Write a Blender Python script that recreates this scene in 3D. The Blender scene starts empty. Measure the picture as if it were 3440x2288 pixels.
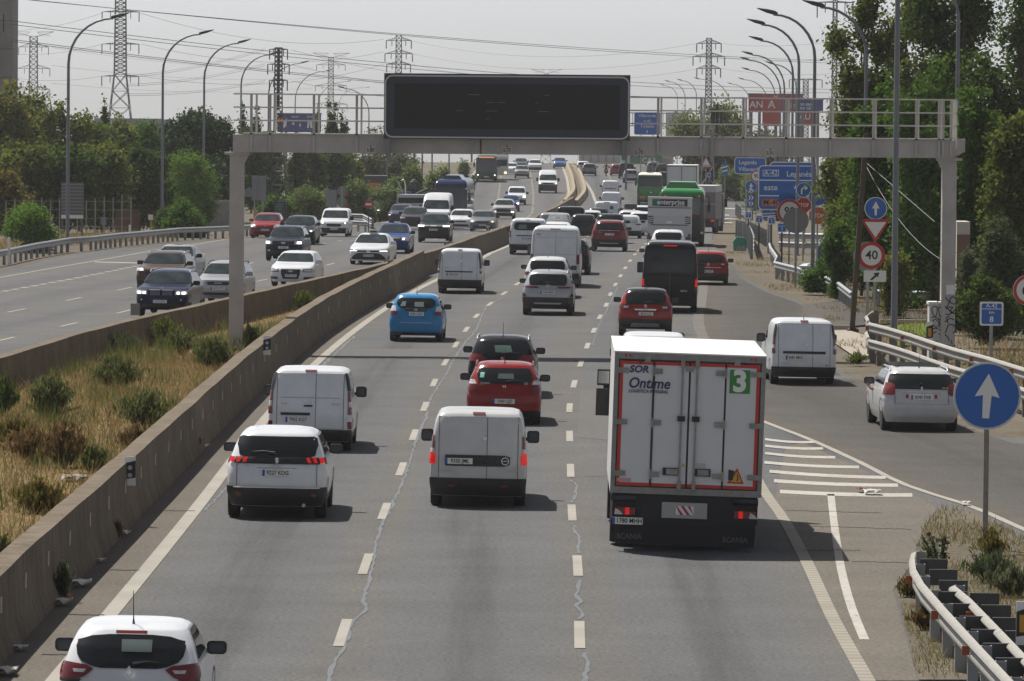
import bpy, math, random
import numpy as np
from mathutils import Vector, Matrix
random.seed(7); rng = np.random.default_rng(7)
SC = bpy.context.scene
COL = SC.collection
# ---------------------------------------------------------------- camera
F, CX, CY, HC = 19111.0, 1720.0, 1144.0, 7.69
PITCH, ROLL = math.atan((1144 - 345) / F), 0.0085
_r0, _u0 = Vector((1, 0, 0)), Vector((0, math.sin(PITCH), math.cos(PITCH)))
FW = Vector((0, math.cos(PITCH), -math.sin(PITCH)))
RV = _r0 * math.cos(ROLL) + _u0 * math.sin(ROLL)
UV_ = _u0 * math.cos(ROLL) - _r0 * math.sin(ROLL)
cam = bpy.data.cameras.new('camera'); cam_o = bpy.data.objects.new('camera', cam); COL.objects.link(cam_o)
cam.sensor_width = 36; cam.lens = F / 3440 * 36; cam.clip_start = 1; cam.clip_end = 20000
cam_o.matrix_world = Matrix(((RV.x, UV_.x, -FW.x, 0), (RV.y, UV_.y, -FW.y, 0), (RV.z, UV_.z, -FW.z, HC), (0, 0, 0, 1)))
SC.camera = cam_o
# ---------------------------------------------------------------- sky, sun, exposure
SUN = Vector((-.40, .52, 1.0)).normalized()
W = bpy.data.worlds.new('World'); SC.world = W; W.use_nodes = True
nt = W.node_tree; nt.nodes.clear()
sky = nt.nodes.new('ShaderNodeTexSky'); sky.sky_type = 'NISHITA'; sky.sun_disc = False
sky.sun_elevation = math.asin(SUN.z); sky.sun_rotation = math.atan2(SUN.x, SUN.y)
sky.altitude = 1000; sky.air_density = .5; sky.dust_density = 2.0; sky.ozone_density = 1.0
hs = nt.nodes.new('ShaderNodeHueSaturation'); hs.inputs['Saturation'].default_value = .30
bg = nt.nodes.new('ShaderNodeBackground'); bg.inputs['Strength'].default_value = .10
wo = nt.nodes.new('ShaderNodeOutputWorld')
nt.links.new(sky.outputs[0], hs.inputs['Color']); tint = nt.nodes.new('ShaderNodeMix'); tint.data_type = 'RGBA'; tint.blend_type = 'MULTIPLY'; tint.inputs['Factor'].default_value = 1; tint.inputs['B'].default_value = (.995, .995, 1.0, 1)
nt.links.new(hs.outputs[0], tint.inputs['A']); nt.links.new(tint.outputs['Result'], bg.inputs[0]); nt.links.new(bg.outputs[0], wo.inputs[0])
sl = bpy.data.lights.new('sun', 'SUN'); sl.energy = 4.8; sl.angle = math.radians(.5); sl.color = (1, .95, .87)
so = bpy.data.objects.new('sun', sl); COL.objects.link(so); so.rotation_euler = SUN.to_track_quat('Z', 'Y').to_euler(); so.location = (0, 0, 60)
SC.view_settings.view_transform = 'Standard'; SC.view_settings.look = 'None'; SC.view_settings.exposure = .32
SC.view_settings.gamma = 1; SC.view_settings.use_curve_mapping = False
SC.render.engine = 'CYCLES'; SC.cycles.use_denoising = True
SC.cycles.max_bounces = 6; SC.cycles.volume_bounces = 1; SC.cycles.transparent_max_bounces = 8
# ---------------------------------------------------------------- measuring: photograph pixel -> place on the ground
ZD = np.array([0, 290, 330, 400, 480, 560, 640, 720, 800, 860, 950, 1100, 1500, 20000.])
ZZ = np.array([0, 0, -.4, -1.35, -2.05, -2.45, -2.0, -1.5, -1.2, -1.35, -2.4, -5, -9.5, -9.5])
def zp(y): return float(np.interp(y, ZD, ZZ))
def ray(px, py): return RV * ((px - CX) / F) + UV_ * ((CY - py) / F) + FW
def at(px, py, dz=0.0):
    d = ray(px, py); z = 0.0
    for _ in range(40):
        t = (z + dz - HC) / d.z; z = .5 * z + .5 * zp(t * d.y)
    return Vector((t * d.x, t * d.y, z + dz))
def pt(px, py, D):
    d = ray(px, py); t = D / d.y
    return Vector((t * d.x, D, HC + t * d.z))
def sc(D): return F / D
class Curve:                                   # x as a smooth function of distance
    def __init__(s, pts):
        pts = sorted(pts, key=lambda p: p[1])
        s.y = np.array([p[1] for p in pts]); s.x = np.array([p[0] for p in pts])
        m = np.gradient(s.x, s.y) if len(pts) > 2 else np.full(2, (s.x[1] - s.x[0]) / (s.y[1] - s.y[0]))
        s.m = m
    def __call__(s, q):
        if q <= s.y[0]: return float(s.x[0] + s.m[0] * (q - s.y[0]))
        if q >= s.y[-1]: return float(s.x[-1] + s.m[-1] * (q - s.y[-1]))
        i = int(np.searchsorted(s.y, q) - 1); h = s.y[i + 1] - s.y[i]; t = (q - s.y[i]) / h
        a, b, c, d = 2*t**3-3*t*t+1, t**3-2*t*t+t, -2*t**3+3*t*t, t**3-t*t
        return float(a*s.x[i] + b*h*s.m[i] + c*s.x[i+1] + d*h*s.m[i+1])
    def slope(s, q): return (s(q + 2) - s(q - 2)) / 4
def gcurve(pix): return Curve([tuple(at(*p)[:2]) for p in pix])
# ---------------------------------------------------------------- materials
MATS = {}
def mat(name, col, rough=.6, metal=0., spec=.5, coat=0., emit=None, es=1., noise=0., nscale=8., bump=0., bscale=60., rand=None):
    if name in MATS: return MATS[name]
    m = bpy.data.materials.new(name); m.use_nodes = True; MATS[name] = m
    t = m.node_tree; b = t.nodes['Principled BSDF']
    b.inputs['Base Color'].default_value = (*col, 1); b.inputs['Roughness'].default_value = rough
    b.inputs['Metallic'].default_value = metal; b.inputs['Specular IOR Level'].default_value = spec
    b.inputs['Coat Weight'].default_value = coat; b.inputs['Coat Roughness'].default_value = .06
    if emit: b.inputs['Emission Color'].default_value = (*emit, 1); b.inputs['Emission Strength'].default_value = es
    if noise > 0 or bump > 0:
        tc = t.nodes.new('ShaderNodeTexCoord')
    if noise > 0:
        n = t.nodes.new('ShaderNodeTexNoise'); n.inputs['Scale'].default_value = nscale; n.inputs['Detail'].default_value = 6; n.inputs['Roughness'].default_value = .65
        t.links.new(tc.outputs['Object'], n.inputs['Vector'])
        r = t.nodes.new('ShaderNodeMapRange'); r.inputs['From Min'].default_value = .3; r.inputs['From Max'].default_value = .7
        r.inputs['To Min'].default_value = 1 - noise; r.inputs['To Max'].default_value = 1 + noise
        t.links.new(n.outputs['Fac'], r.inputs['Value'])
        mx = t.nodes.new('ShaderNodeMix'); mx.data_type = 'RGBA'; mx.blend_type = 'MULTIPLY'; mx.inputs['Factor'].default_value = 1
        mx.inputs['A'].default_value = (*col, 1); t.links.new(r.outputs[0], mx.inputs['B']); t.links.new(mx.outputs['Result'], b.inputs['Base Color'])
    if bump > 0:
        n2 = t.nodes.new('ShaderNodeTexNoise'); n2.inputs['Scale'].default_value = bscale; n2.inputs['Detail'].default_value = 3
        t.links.new(tc.outputs['Object'], n2.inputs['Vector'])
        bp = t.nodes.new('ShaderNodeBump'); bp.inputs['Strength'].default_value = bump; bp.inputs['Distance'].default_value = .02
        t.links.new(n2.outputs['Fac'], bp.inputs['Height']); t.links.new(bp.outputs[0], b.inputs['Normal'])
    return m
def leafmat(name, cols, trans=.46, rough=.55):
    cols = [tuple(min(.9, q*1.22) for q in c) for c in cols]
    if name in MATS: return MATS[name]
    m = bpy.data.materials.new(name); m.use_nodes = True; MATS[name] = m
    t = m.node_tree; b = t.nodes['Principled BSDF']; out = t.nodes['Material Output']
    g = t.nodes.new('ShaderNodeNewGeometry'); cr = t.nodes.new('ShaderNodeValToRGB')
    cr.color_ramp.elements[0].position = 0; cr.color_ramp.elements[1].position = 1
    for i, c in enumerate(cols):
        e = cr.color_ramp.elements[i] if i < 2 else cr.color_ramp.elements.new(.5)
        e.color = (*c, 1); e.position = i / (len(cols) - 1) if i < 2 else e.position
    n = len(cols)
    while len(cr.color_ramp.elements) > 2: cr.color_ramp.elements.remove(cr.color_ramp.elements[-1])
    cr.color_ramp.elements[0].position = 0; cr.color_ramp.elements[1].position = 1
    cr.color_ramp.elements[0].color = (*cols[0], 1); cr.color_ramp.elements[1].color = (*cols[-1], 1)
    for i in range(1, n - 1):
        e = cr.color_ramp.elements.new(i / (n - 1)); e.color = (*cols[i], 1)
    t.links.new(g.outputs['Random Per Island'], cr.inputs[0]); t.links.new(cr.outputs[0], b.inputs['Base Color'])
    b.inputs['Roughness'].default_value = .75; b.inputs['Specular IOR Level'].default_value = .12
    tr = t.nodes.new('ShaderNodeBsdfTranslucent'); t.links.new(cr.outputs[0], tr.inputs[0])
    mx = t.nodes.new('ShaderNodeMixShader'); mx.inputs[0].default_value = trans
    t.links.new(b.outputs[0], mx.inputs[1]); t.links.new(tr.outputs[0], mx.inputs[2]); t.links.new(mx.outputs[0], out.inputs[0])
    return m
def paint(c, rough=.20): return mat('paint_%d_%d_%d' % tuple(int(x * 999) for x in c), c, rough, coat=.2 if max(c) > .1 else .10, spec=.3 if max(c) > .1 else .14, noise=.07, nscale=3)
BLACKP = mat('black_plastic', (.022, .022, .024), .5, noise=.25, nscale=10)
RUBBER = mat('rubber', (.018, .018, .018), .8, noise=.2)
GLASS = mat('car_glass', (.010, .012, .014), .04, spec=.4)
GLASS2 = mat('windscreen_glass', (.036, .046, .052), .1, spec=0., noise=.6, nscale=1.7)
RED = mat('tail_red', (.15, .009, .009), .15, coat=.6)
REDLIT = mat('tail_red_lit', (.45, .012, .01), .2, emit=(1, .012, .008), es=.28)
CLEAR = mat('lamp_clear', (.55, .55, .56), .12, coat=.6)
LAMPON = mat('lamp_white_lit', (.9, .9, .9), .2, emit=(1, .97, .9), es=2.2)
LAMPWARM = mat('lamp_warm_lit', (.9, .8, .6), .2, emit=(1, .75, .4), es=1.6)
AMBER = mat('amber', (.75, .25, .02), .3)
CHROME = mat('chrome', (.75, .76, .78), .15, metal=1)
SILVER = mat('silver_metal', (.45, .46, .48), .35, metal=.7)
RIM = mat('wheel_rim', (.35, .36, .38), .3, metal=.8)
PLATEW = mat('plate_white', (.72, .72, .70), .4)
PLATEB = mat('plate_blue', (.02, .08, .40), .4)
INK = mat('ink_black', (.012, .012, .012), .5)
GALV = mat('galvanised', (.29, .30, .31), .55, metal=.2, noise=.12, nscale=3)
GALVW = mat('weathered_galvanised', (.27, .26, .24), .65, metal=.15, noise=.15, nscale=4)
POLEM = mat('pole_steel', (.16, .175, .195), .5, metal=.25, noise=.1, nscale=2)
def _conc():
    m = bpy.data.materials.new('barrier_concrete'); m.use_nodes = True; MATS['barrier_concrete'] = m; t = m.node_tree; N = t.nodes; L = t.links; b = N['Principled BSDF']
    tc = N.new('ShaderNodeTexCoord'); sp = N.new('ShaderNodeSeparateXYZ'); L.new(tc.outputs['Object'], sp.inputs[0])
    def noise(sx, sy, sz, sc, det=6):
        mp = N.new('ShaderNodeMapping'); mp.inputs['Scale'].default_value = (sx, sy, sz); L.new(tc.outputs['Object'], mp.inputs['Vector']); n = N.new('ShaderNodeTexNoise'); n.inputs['Scale'].default_value = sc; n.inputs['Detail'].default_value = det; n.inputs['Roughness'].default_value = .7; L.new(mp.outputs[0], n.inputs['Vector']); return n.outputs['Fac']
    def ramp(f, stops):
        r = N.new('ShaderNodeValToRGB'); e = r.color_ramp.elements; e[0].position, e[0].color = stops[0][0], (*stops[0][1], 1); e[1].position, e[1].color = stops[-1][0], (*stops[-1][1], 1)
        for p, c in stops[1:-1]: q = e.new(p); q.color = (*c, 1)
        L.new(f, r.inputs[0]); return r.outputs[0]
    def mul(a, c):
        x = N.new('ShaderNodeMix'); x.data_type = 'RGBA'; x.blend_type = 'MULTIPLY'; x.inputs['Factor'].default_value = 1; L.new(a, x.inputs['A']); L.new(c, x.inputs['B']); return x.outputs['Result']
    c = ramp(noise(1, .5, 1, .9), [(.25, (.125, .103, .078)), (.5, (.162, .134, .102)), (.75, (.195, .163, .127))])
    c = mul(c, ramp(noise(1, 2.2, .10, 2.0), [(.34, (.62, .60, .58)), (.52, (1, 1, 1)), (.8, (1.12, 1.12, 1.12))]))
    c = mul(c, ramp(noise(1, 1, 1, 16, 4), [(.3, (.8, .8, .8)), (.7, (1.18, 1.18, 1.18))]))
    md = N.new('ShaderNodeMath'); md.operation = 'PINGPONG'; md.inputs[1].default_value = 3.0; L.new(sp.outputs[1], md.inputs[0])
    c = mul(c, ramp(md.outputs[0], [(.0, (.35, .34, .33)), (.012, (.42, .40, .38)), (.02, (1, 1, 1))]))
    L.new(c, b.inputs['Base Color']); b.inputs['Roughness'].default_value = .95; b.inputs['Specular IOR Level'].default_value = .1
    bp = N.new('ShaderNodeBump'); bp.inputs['Strength'].default_value = .4; bp.inputs['Distance'].default_value = .02; L.new(noise(1, 1, 1, 22, 4), bp.inputs['Height']); L.new(bp.outputs[0], b.inputs['Normal'])
    return m
CONC = _conc()
WHITE = mat('white_sheet', (.62, .62, .61), .4, noise=.04, nscale=2)
SIGNW = mat('sign_white', (.72, .72, .72), .4)
SIGNB = mat('sign_blue', (.012, .11, .42), .4)
SIGNR = mat('sign_red', (.42, .02, .018), .4)
SIGNBACK = mat('sign_back', (.20, .20, .20), .6, metal=.2, noise=.08)
BROWNP = mat('rusty_post', (.06, .045, .035), .8, noise=.3)
# ---------------------------------------------------------------- mesh helpers
class MB:
    def __init__(s): s.v = []; s.f = []
    def add(s, vs, fs):
        o = len(s.v); s.v += [tuple(v) for v in vs]; s.f += [tuple(i + o for i in f) for f in fs]; return s
    def box(s, x0, x1, y0, y1, z0, z1):
        return s.add([(x0,y0,z0),(x1,y0,z0),(x1,y1,z0),(x0,y1,z0),(x0,y0,z1),(x1,y0,z1),(x1,y1,z1),(x0,y1,z1)],
                     [(0,3,2,1),(4,5,6,7),(0,1,5,4),(1,2,6,5),(2,3,7,6),(3,0,4,7)])
    def tube(s, pts, r, n=8, caps=True):
        pts = [Vector(p) for p in pts]; m = len(pts); rs = r if isinstance(r, (list, tuple)) else [r] * m
        vs = []; fs = []
        for i, p in enumerate(pts):
            t = (pts[min(i + 1, m - 1)] - pts[max(i - 1, 0)]).normalized()
            a = t.cross(Vector((0, 0, 1)) if abs(t.z) < .95 else Vector((0, 1, 0))).normalized(); b = t.cross(a)
            for k in range(n):
                w = 2 * math.pi * k / n; vs.append(p + (a * math.cos(w) + b * math.sin(w)) * rs[i])
        for i in range(m - 1):
            for k in range(n):
                k2 = (k + 1) % n; fs.append((i*n+k, i*n+k2, (i+1)*n+k2, (i+1)*n+k))
        if caps: fs += [tuple(range(n))[::-1], tuple((m-1)*n + k for k in range(n))]
        return s.add(vs, fs)
    def bar(s, a, b, w):
        return s.tube([a, b], w, 4)
    def prism(s, poly, d0, d1, ax='y'):
        n = len(poly); mk = {'y': lambda p, d: (p[0], d, p[1]), 'x': lambda p, d: (d, p[0], p[1]), 'z': lambda p, d: (p[0], p[1], d)}[ax]
        return s.add([mk(p, d0) for p in poly] + [mk(p, d1) for p in poly],
                     [tuple(range(n)), tuple(range(2*n-1, n-1, -1))] + [(i, i+n, (i+1) % n + n, (i+1) % n) for i in range(n)])
    def lathe_x(s, prof, cx, cy, cz, n=24):      # prof: (x offset, radius), axis along x
        m = len(prof); vs = []; fs = []
        for (x, r) in prof:
            for k in range(n):
                w = 2*math.pi*k/n; vs.append((cx + x, cy + r*math.cos(w), cz + r*math.sin(w)))
        for i in range(m-1):
            for k in range(n): fs.append((i*n+k, i*n+(k+1) % n, (i+1)*n+(k+1) % n, (i+1)*n+k))
        fs += [tuple(range(n)), tuple((m-1)*n+k for k in range(n))]
        return s.add(vs, fs)
    def ball(s, c, r, n=10, m=6):
        rx, ry, rz = r if isinstance(r, (tuple, list)) else (r, r, r); vs = []; fs = []
        for i in range(m+1):
            a = math.pi * i / m
            for k in range(n):
                w = 2*math.pi*k/n; vs.append((c[0]+rx*math.sin(a)*math.cos(w), c[1]+ry*math.sin(a)*math.sin(w), c[2]+rz*math.cos(a)))
        for i in range(m):
            for k in range(n): fs.append((i*n+k, (i+1)*n+k, (i+1)*n+(k+1) % n, i*n+(k+1) % n))
        return s.add(vs, fs)
    def build(s, name, m, parent=None, smooth=0, uv=None):
        me = bpy.data.meshes.new(name); me.from_pydata(s.v, [], s.f); me.materials.append(m)
        if smooth:
            me.shade_smooth()
            if smooth < 180: me.set_sharp_from_angle(angle=math.radians(smooth))
        if uv:
            l = me.uv_layers.new(name='UVMap'); idx = np.empty(len(me.loops), dtype=np.int32); me.loops.foreach_get('vertex_index', idx)
            l.data.foreach_set('uv', np.array(uv, dtype=np.float32)[idx].ravel())
        o = bpy.data.objects.new(name, me); COL.objects.link(o)
        if parent: o.parent = parent
        return o
def tag(o, label=None, cat=None, group=None, kind=None):
    if label: o['label'] = label
    if cat: o['category'] = cat
    if group: o['group'] = group
    if kind: o['kind'] = kind
    return o
def empty(name, loc, rz=0, label=None, cat=None, group=None):
    o = bpy.data.objects.new(name, None); COL.objects.link(o); o.location = loc; o.rotation_euler = (0, 0, rz); o.empty_display_size = .3
    return tag(o, label, cat, group)
_txt = {}
def text_data(s, size, bold=0., align='CENTER', shear=0.):
    k = (s, size, bold, align, shear)
    if k not in _txt:
        c = bpy.data.curves.new('lettering', 'FONT'); c.body = s; c.size = size; c.align_x = align; c.align_y = 'CENTER'
        c.offset = bold * size; c.extrude = .004; c.resolution_u = 3; c.shear = shear
        o = bpy.data.objects.new('lettering', c); _txt[k] = bpy.data.meshes.new_from_object(o)
        bpy.data.objects.remove(o); bpy.data.curves.remove(c)
    return _txt[k]
def text(s, size, m, loc, parent=None, name='lettering', face=1, bold=.01, align='CENTER', sx=1., shear=0.):
    me = text_data(s, size, bold, align, shear).copy(); me.name = name; me.materials.clear(); me.materials.append(m)
    o = bpy.data.objects.new(name, me); COL.objects.link(o); o.location = loc; o.scale = (sx, 1, 1)
    o.rotation_euler = (math.pi/2, 0, 0 if face > 0 else math.pi)
    if parent: o.parent = parent
    return o
def rrect(x0, x1, z0, z1, r, n=5):
    P = []
    for cx, cz, a0 in ((x1-r, z1-r, 0), (x0+r, z1-r, 90), (x0+r, z0+r, 180), (x1-r, z0+r, 270)):
        for k in range(n+1):
            a = math.radians(a0 + 90*k/n); P.append((cx + r*math.cos(a), cz + r*math.sin(a)))
    return P
def circ(cx, cz, r, n=32, a0=0): return [(cx + r*math.cos(a0+2*math.pi*k/n), cz + r*math.sin(a0+2*math.pi*k/n)) for k in range(n)]
# ================================================================ ground, roads, markings
from mathutils.geometry import tessellate_polygon
def nodes_mat(name):
    m = bpy.data.materials.new(name); m.use_nodes = True; MATS[name] = m
    return m, m.node_tree, m.node_tree.nodes, m.node_tree.links, m.node_tree.nodes['Principled BSDF']
def _noise(t, vec, scale, detail=5, rough=.6):
    n = t.nodes.new('ShaderNodeTexNoise'); n.inputs['Scale'].default_value = scale; n.inputs['Detail'].default_value = detail; n.inputs['Roughness'].default_value = rough
    t.links.new(vec, n.inputs['Vector']); return n.outputs['Fac']
def _ramp(t, fac, stops):
    r = t.nodes.new('ShaderNodeValToRGB'); e = r.color_ramp.elements
    e[0].position, e[0].color = stops[0][0], (*stops[0][1], 1); e[1].position, e[1].color = stops[-1][0], (*stops[-1][1], 1)
    for p, c in stops[1:-1]:
        q = e.new(p); q.color = (*c, 1)
    t.links.new(fac, r.inputs[0]); return r.outputs[0]
def _mix(t, fac, a, b, mode='MIX'):
    m = t.nodes.new('ShaderNodeMix'); m.data_type = 'RGBA'; m.blend_type = mode
    if isinstance(fac, float): m.inputs['Factor'].default_value = fac
    else: t.links.new(fac, m.inputs['Factor'])
    for k, v in (('A', a), ('B', b)):
        if isinstance(v, tuple): m.inputs[k].default_value = (*v, 1)
        else: t.links.new(v, m.inputs[k])
    return m.outputs['Result']
def _math(t, op, a, b=None):
    m = t.nodes.new('ShaderNodeMath'); m.operation = op
    for i, v in enumerate((a, b)):
        if v is None: continue
        if isinstance(v, (int, float)): m.inputs[i].default_value = v
        else: t.links.new(v, m.inputs[i])
    return m.outputs[0]
def asphalt(name, base, brown, lane=3.6, dark=.80, wear=1.0):
    m, t, N, L, b = nodes_mat(name)
    uv = N.new('ShaderNodeUVMap'); sp = N.new('ShaderNodeSeparateXYZ'); L.new(uv.outputs[0], sp.inputs[0])
    tc = N.new('ShaderNodeTexCoord'); ob = tc.outputs['Object']
    wob = _math(t, 'MULTIPLY', _math(t, 'SUBTRACT', _noise(t, ob, .12, 2), .5), .5)
    u = _math(t, 'ADD', sp.outputs[0], wob)
    c1 = _math(t, 'COSINE', _math(t, 'MULTIPLY', u, 2*math.pi/lane))            # +1 on the lane lines, -1 mid lane
    k = N.new('ShaderNodeMapRange'); k.inputs['From Min'].default_value = -1; k.inputs['From Max'].default_value = 1; L.new(c1, k.inputs['Value'])
    st = N.new('ShaderNodeMapping'); st.inputs['Scale'].default_value = (1.6, .035, 1); L.new(uv.outputs[0], st.inputs['Vector'])
    streak = _noise(t, st.outputs[0], 1.5, 5, .6)
    fac = _math(t, 'MULTIPLY_ADD', streak, .5); fac.node.inputs[2].default_value = 0
    fac = _math(t, 'ADD', _math(t, 'MULTIPLY', k.outputs[0], .75), _math(t, 'SUBTRACT', _math(t, 'MULTIPLY', streak, .7), .22))
    col = _ramp(t, fac, [(0, tuple(c*dark for c in base)), (.28, base), (.62, tuple(c*1.06 for c in base)), (1, brown)])
    patch = _noise(t, ob, .35, 6, .7)
    col = _mix(t, 1.0, col, _ramp(t, patch, [(.3, (.86, .86, .86)), (.7, (1.1, 1.09, 1.07))]), 'MULTIPLY')
    fine = _noise(t, ob, 14, 4, .8)
    col = _mix(t, wear, col, _ramp(t, fine, [(.25, (.45, .45, .45)), (.5, (1, 1, 1)), (.8, (1.6, 1.58, 1.54))]), 'MULTIPLY')
    L.new(col, b.inputs['Base Color']); b.inputs['Roughness'].default_value = .9; b.inputs['Specular IOR Level'].default_value = .06
    bp = N.new('ShaderNodeBump'); bp.inputs['Strength'].default_value = .35; bp.inputs['Distance'].default_value = .01; L.new(_noise(t, ob, 45, 3), bp.inputs['Height']); L.new(bp.outputs[0], b.inputs['Normal'])
    return m
ASPH = asphalt('asphalt_main', (.108, .111, .117), (.125, .120, .113), dark=.72)
ASPH2 = asphalt('asphalt_oncoming', (.115, .116, .120), (.126, .123, .118), dark=.88)
ASPH3 = asphalt('asphalt_ramp', (.084, .081, .078), (.108, .098, .086), lane=5.5, dark=.85)
SHOULD = asphalt('asphalt_shoulder', (.125, .114, .101), (.128, .115, .10), lane=40, dark=.96)
GOREM = asphalt('asphalt_gore', (.135, .124, .110), (.14, .127, .11), lane=90, dark=.96)
def soil(name, stops, sc1=.25, sc2=5):
    m, t, N, L, b = nodes_mat(name)
    tc = N.new('ShaderNodeTexCoord'); ob = tc.outputs['Object']
    a = _noise(t, ob, sc1, 8, .7); c = _ramp(t, a, stops)
    c = _mix(t, 1.0, c, _ramp(t, _noise(t, ob, sc2, 6, .75), [(.25, (.6, .58, .55)), (.75, (1.4, 1.38, 1.34))]), 'MULTIPLY')
    L.new(c, b.inputs['Base Color']); b.inputs['Roughness'].default_value = 1; b.inputs['Specular IOR Level'].default_value = .03
    bp = N.new('ShaderNodeBump'); bp.inputs['Strength'].default_value = .6; bp.inputs['Distance'].default_value = .06; L.new(_noise(t, ob, 7, 5), bp.inputs['Height']); L.new(bp.outputs[0], b.inputs['Normal'])
    return m
DIRT = soil('dry_dirt', [(.25, (.085, .078, .055)), (.45, (.125, .112, .092)), (.6, (.15, .135, .112)), (.8, (.105, .096, .072))])
DRYS = soil('dry_median_soil', [(.3, (.10, .085, .045)), (.5, (.20, .15, .08)), (.75, (.16, .12, .07))], .5, 6)
LAWN = soil('green_lawn', [(.3, (.07, .12, .02)), (.7, (.12, .17, .035))], .8, 9)
GRAVEL = soil('gravel_verge', [(.3, (.11, .10, .088)), (.7, (.15, .132, .112))], .6, 12)
CURBC = mat('kerb_concrete', (.36, .33, .28), .9, noise=.2, nscale=3)
def markmat(name, col, lo=.42, hi=.52, scale=5, under=(.095, .09, .086), ribs=0):
    m, t, N, L, b = nodes_mat(name)
    tc = N.new('ShaderNodeTexCoord'); ob = tc.outputs['Object']
    n = _noise(t, ob, scale, 8, .85)
    c = _ramp(t, n, [(lo, under), (hi, col)])
    c = _mix(t, 1.0, c, _ramp(t, _noise(t, ob, .7, 4), [(.3, (.85, .85, .84)), (.7, (1.05, 1.05, 1.04))]), 'MULTIPLY')
    if ribs:
        sp = N.new('ShaderNodeSeparateXYZ'); L.new(ob, sp.inputs[0])
        w = _math(t, 'SINE', _math(t, 'MULTIPLY', sp.outputs[1], ribs))
        c = _mix(t, 1.0, c, _ramp(t, _math(t, 'MULTIPLY_ADD', w, .5), [(.2, (.80, .80, .79)), (.6, (1, 1, 1))]), 'MULTIPLY')
    L.new(c, b.inputs['Base Color']); b.inputs['Roughness'].default_value = .9; b.inputs['Specular IOR Level'].default_value = .1
    return m
MARK = markmat('marking_cream', (.33, .312, .28), .25, .36)
MARKW = markmat('marking_worn_white', (.42, .40, .37), .36, .46, 7)
MARKR = markmat('marking_ribbed', (.30, .278, .24), .25, .36, 5, ribs=14)
MARKF = markmat('marking_faded', (.20, .19, .175), .40, .55, 9, ribs=9)
TAR = mat('crack_sealant', (.118, .126, .140), .6, spec=.25, noise=.12, nscale=2)
TARD = mat('crack_dark', (.055, .052, .05), .9)
def struct(o): o['kind'] = 'structure'; return o
# --- terrain
rows = [-40, 10, 40, 80, 120, 160, 200, 240, 290, 310, 330, 365, 400, 440, 480, 520, 560, 600, 640, 680, 720, 760, 800, 830, 860, 905, 950, 1030, 1100, 1300, 1480]
cols = [-680, -400, -150, -60, -25, 0, 25, 60, 150, 400, 680]
mb = MB(); mb.v = [(x, y, zp(y) - .05) for y in rows for x in cols]; nc = len(cols)
mb.f = [(i*nc+j, i*nc+j+1, (i+1)*nc+j+1, (i+1)*nc+j) for i in range(len(rows)-1) for j in range(nc-1)]
struct(mb.build('ground', DIRT))
# --- guiding curves, measured off the photograph
RB = gcurve([(0,2243),(191,2032),(406,1810),(543,1666),(895,1299),(1064,1150),(1435,927)])            # road face of the near median barrier
LB = gcurve([(0,1330),(318,1219),(850,1078),(1435,922),(1610,856),(1711,814),(1850,745),(1938,690),(1962,660),(1958,620),(1935,566)])
LINE_L = gcurve([(185,2288),(664,1703),(875,1427),(1064,1219),(1156,1139),(1386,982),(1610,873),(1711,825),(1850,760),(1960,722),(1999,704),(1994,660),(1952,591),(1930,563)])
DASH1 = gcurve([(1144.7,2147),(1221,1918),(1284,1736),(1346,1582),(1391,1461),(1428,1364),(1465,1272),(1506,1201),(1538,1148),(1571,1101),(1604,1058),(1652,1017),(1696,984),(1738,954),(1880,858),(1985,790),(2050,735),(2072,690),(2066,640),(2045,590)])
DASH2 = gcurve([(1947,2140),(1941,1904),(1922,1732),(1917,1581),(1913.6,1461.6),(1913.6,1366),(1934,1271),(1957,1206),(1976.7,1153.6),(1996.6,1107),(2015.7,1063.6),(2036.8,1024.5),(2050,990),(2080,934.6),(2109.5,886.8),(2136,852),(2175,815),(2230,757),(2262,700),(2252,650),(2205,590)])
LINE_R = gcurve([(2900,2262),(2804,2090),(2705,1879),(2620,1726),(2582,1674),(2470,1400),(2380,1180),(2347,1086),(2358,1009),(2368,930),(2376,865),(2400,800)])
RAMP_L = gcurve([(2470,1372),(2567,1418),(2705,1471),(2884,1552),(3076,1643),(3248,1697),(3440,1780)])
EDGE_R = gcurve([(3440,1500),(3305,1458),(3050,1325),(2850,1262),(2790,1215),(2765,1165),(2755,1110),(2700,1020),(2600,985),(2520,945),(2450,880),(2395,790),(2440,740),(2580,700),(2480,640),(2395,592)])
EDGE_L = gcurve([(0,905),(199,858),(497,826),(777,800),(1000,785),(1290,745),(1450,690),(1540,622),(1570,591)])
ROW_A = gcurve([(8,1053),(165,1022),(346,985),(877,876),(1058,825),(1162,806),(1560,740),(1666,690),(1676,646),(1683,591)])
ROW_B = gcurve([(109,1119),(308,1073),(455,1038),(1137,881),(1540,790),(1773,730),(1791,684),(1790,636),(1786,606),(1780,575)])
ROW_C = gcurve([(0,982),(344,917.6),(448,896),(700,850)])
LINE_LL = gcurve([(0,933),(318,877),(490,847),(834,796),(1040,775),(1330,742),(1480,690),(1561,623),(1585,591)])
def ys(y0, y1):
    out = [y0]; 
    while out[-1] < y1: out.append(min(y1, out[-1] + (2.5 if out[-1] < 340 else 8)))
    return out
def strip(name, L, R, y0, y1, dz, m, nx=6, ref=None):
    mb = MB(); uv = []
    Y = ys(y0, y1)
    for y in Y:
        a, b = L(y), R(y); r = (ref or L)(y)
        for i in range(nx+1):
            x = a + (b-a)*i/nx; mb.v.append((x, y, zp(y)+dz)); uv.append((x-r, y))
    n = nx+1; mb.f = [(i*n+j, i*n+j+1, (i+1)*n+j+1, (i+1)*n+j) for i in range(len(Y)-1) for j in range(nx)]
    return struct(mb.build(name, m, uv=uv))
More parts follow.
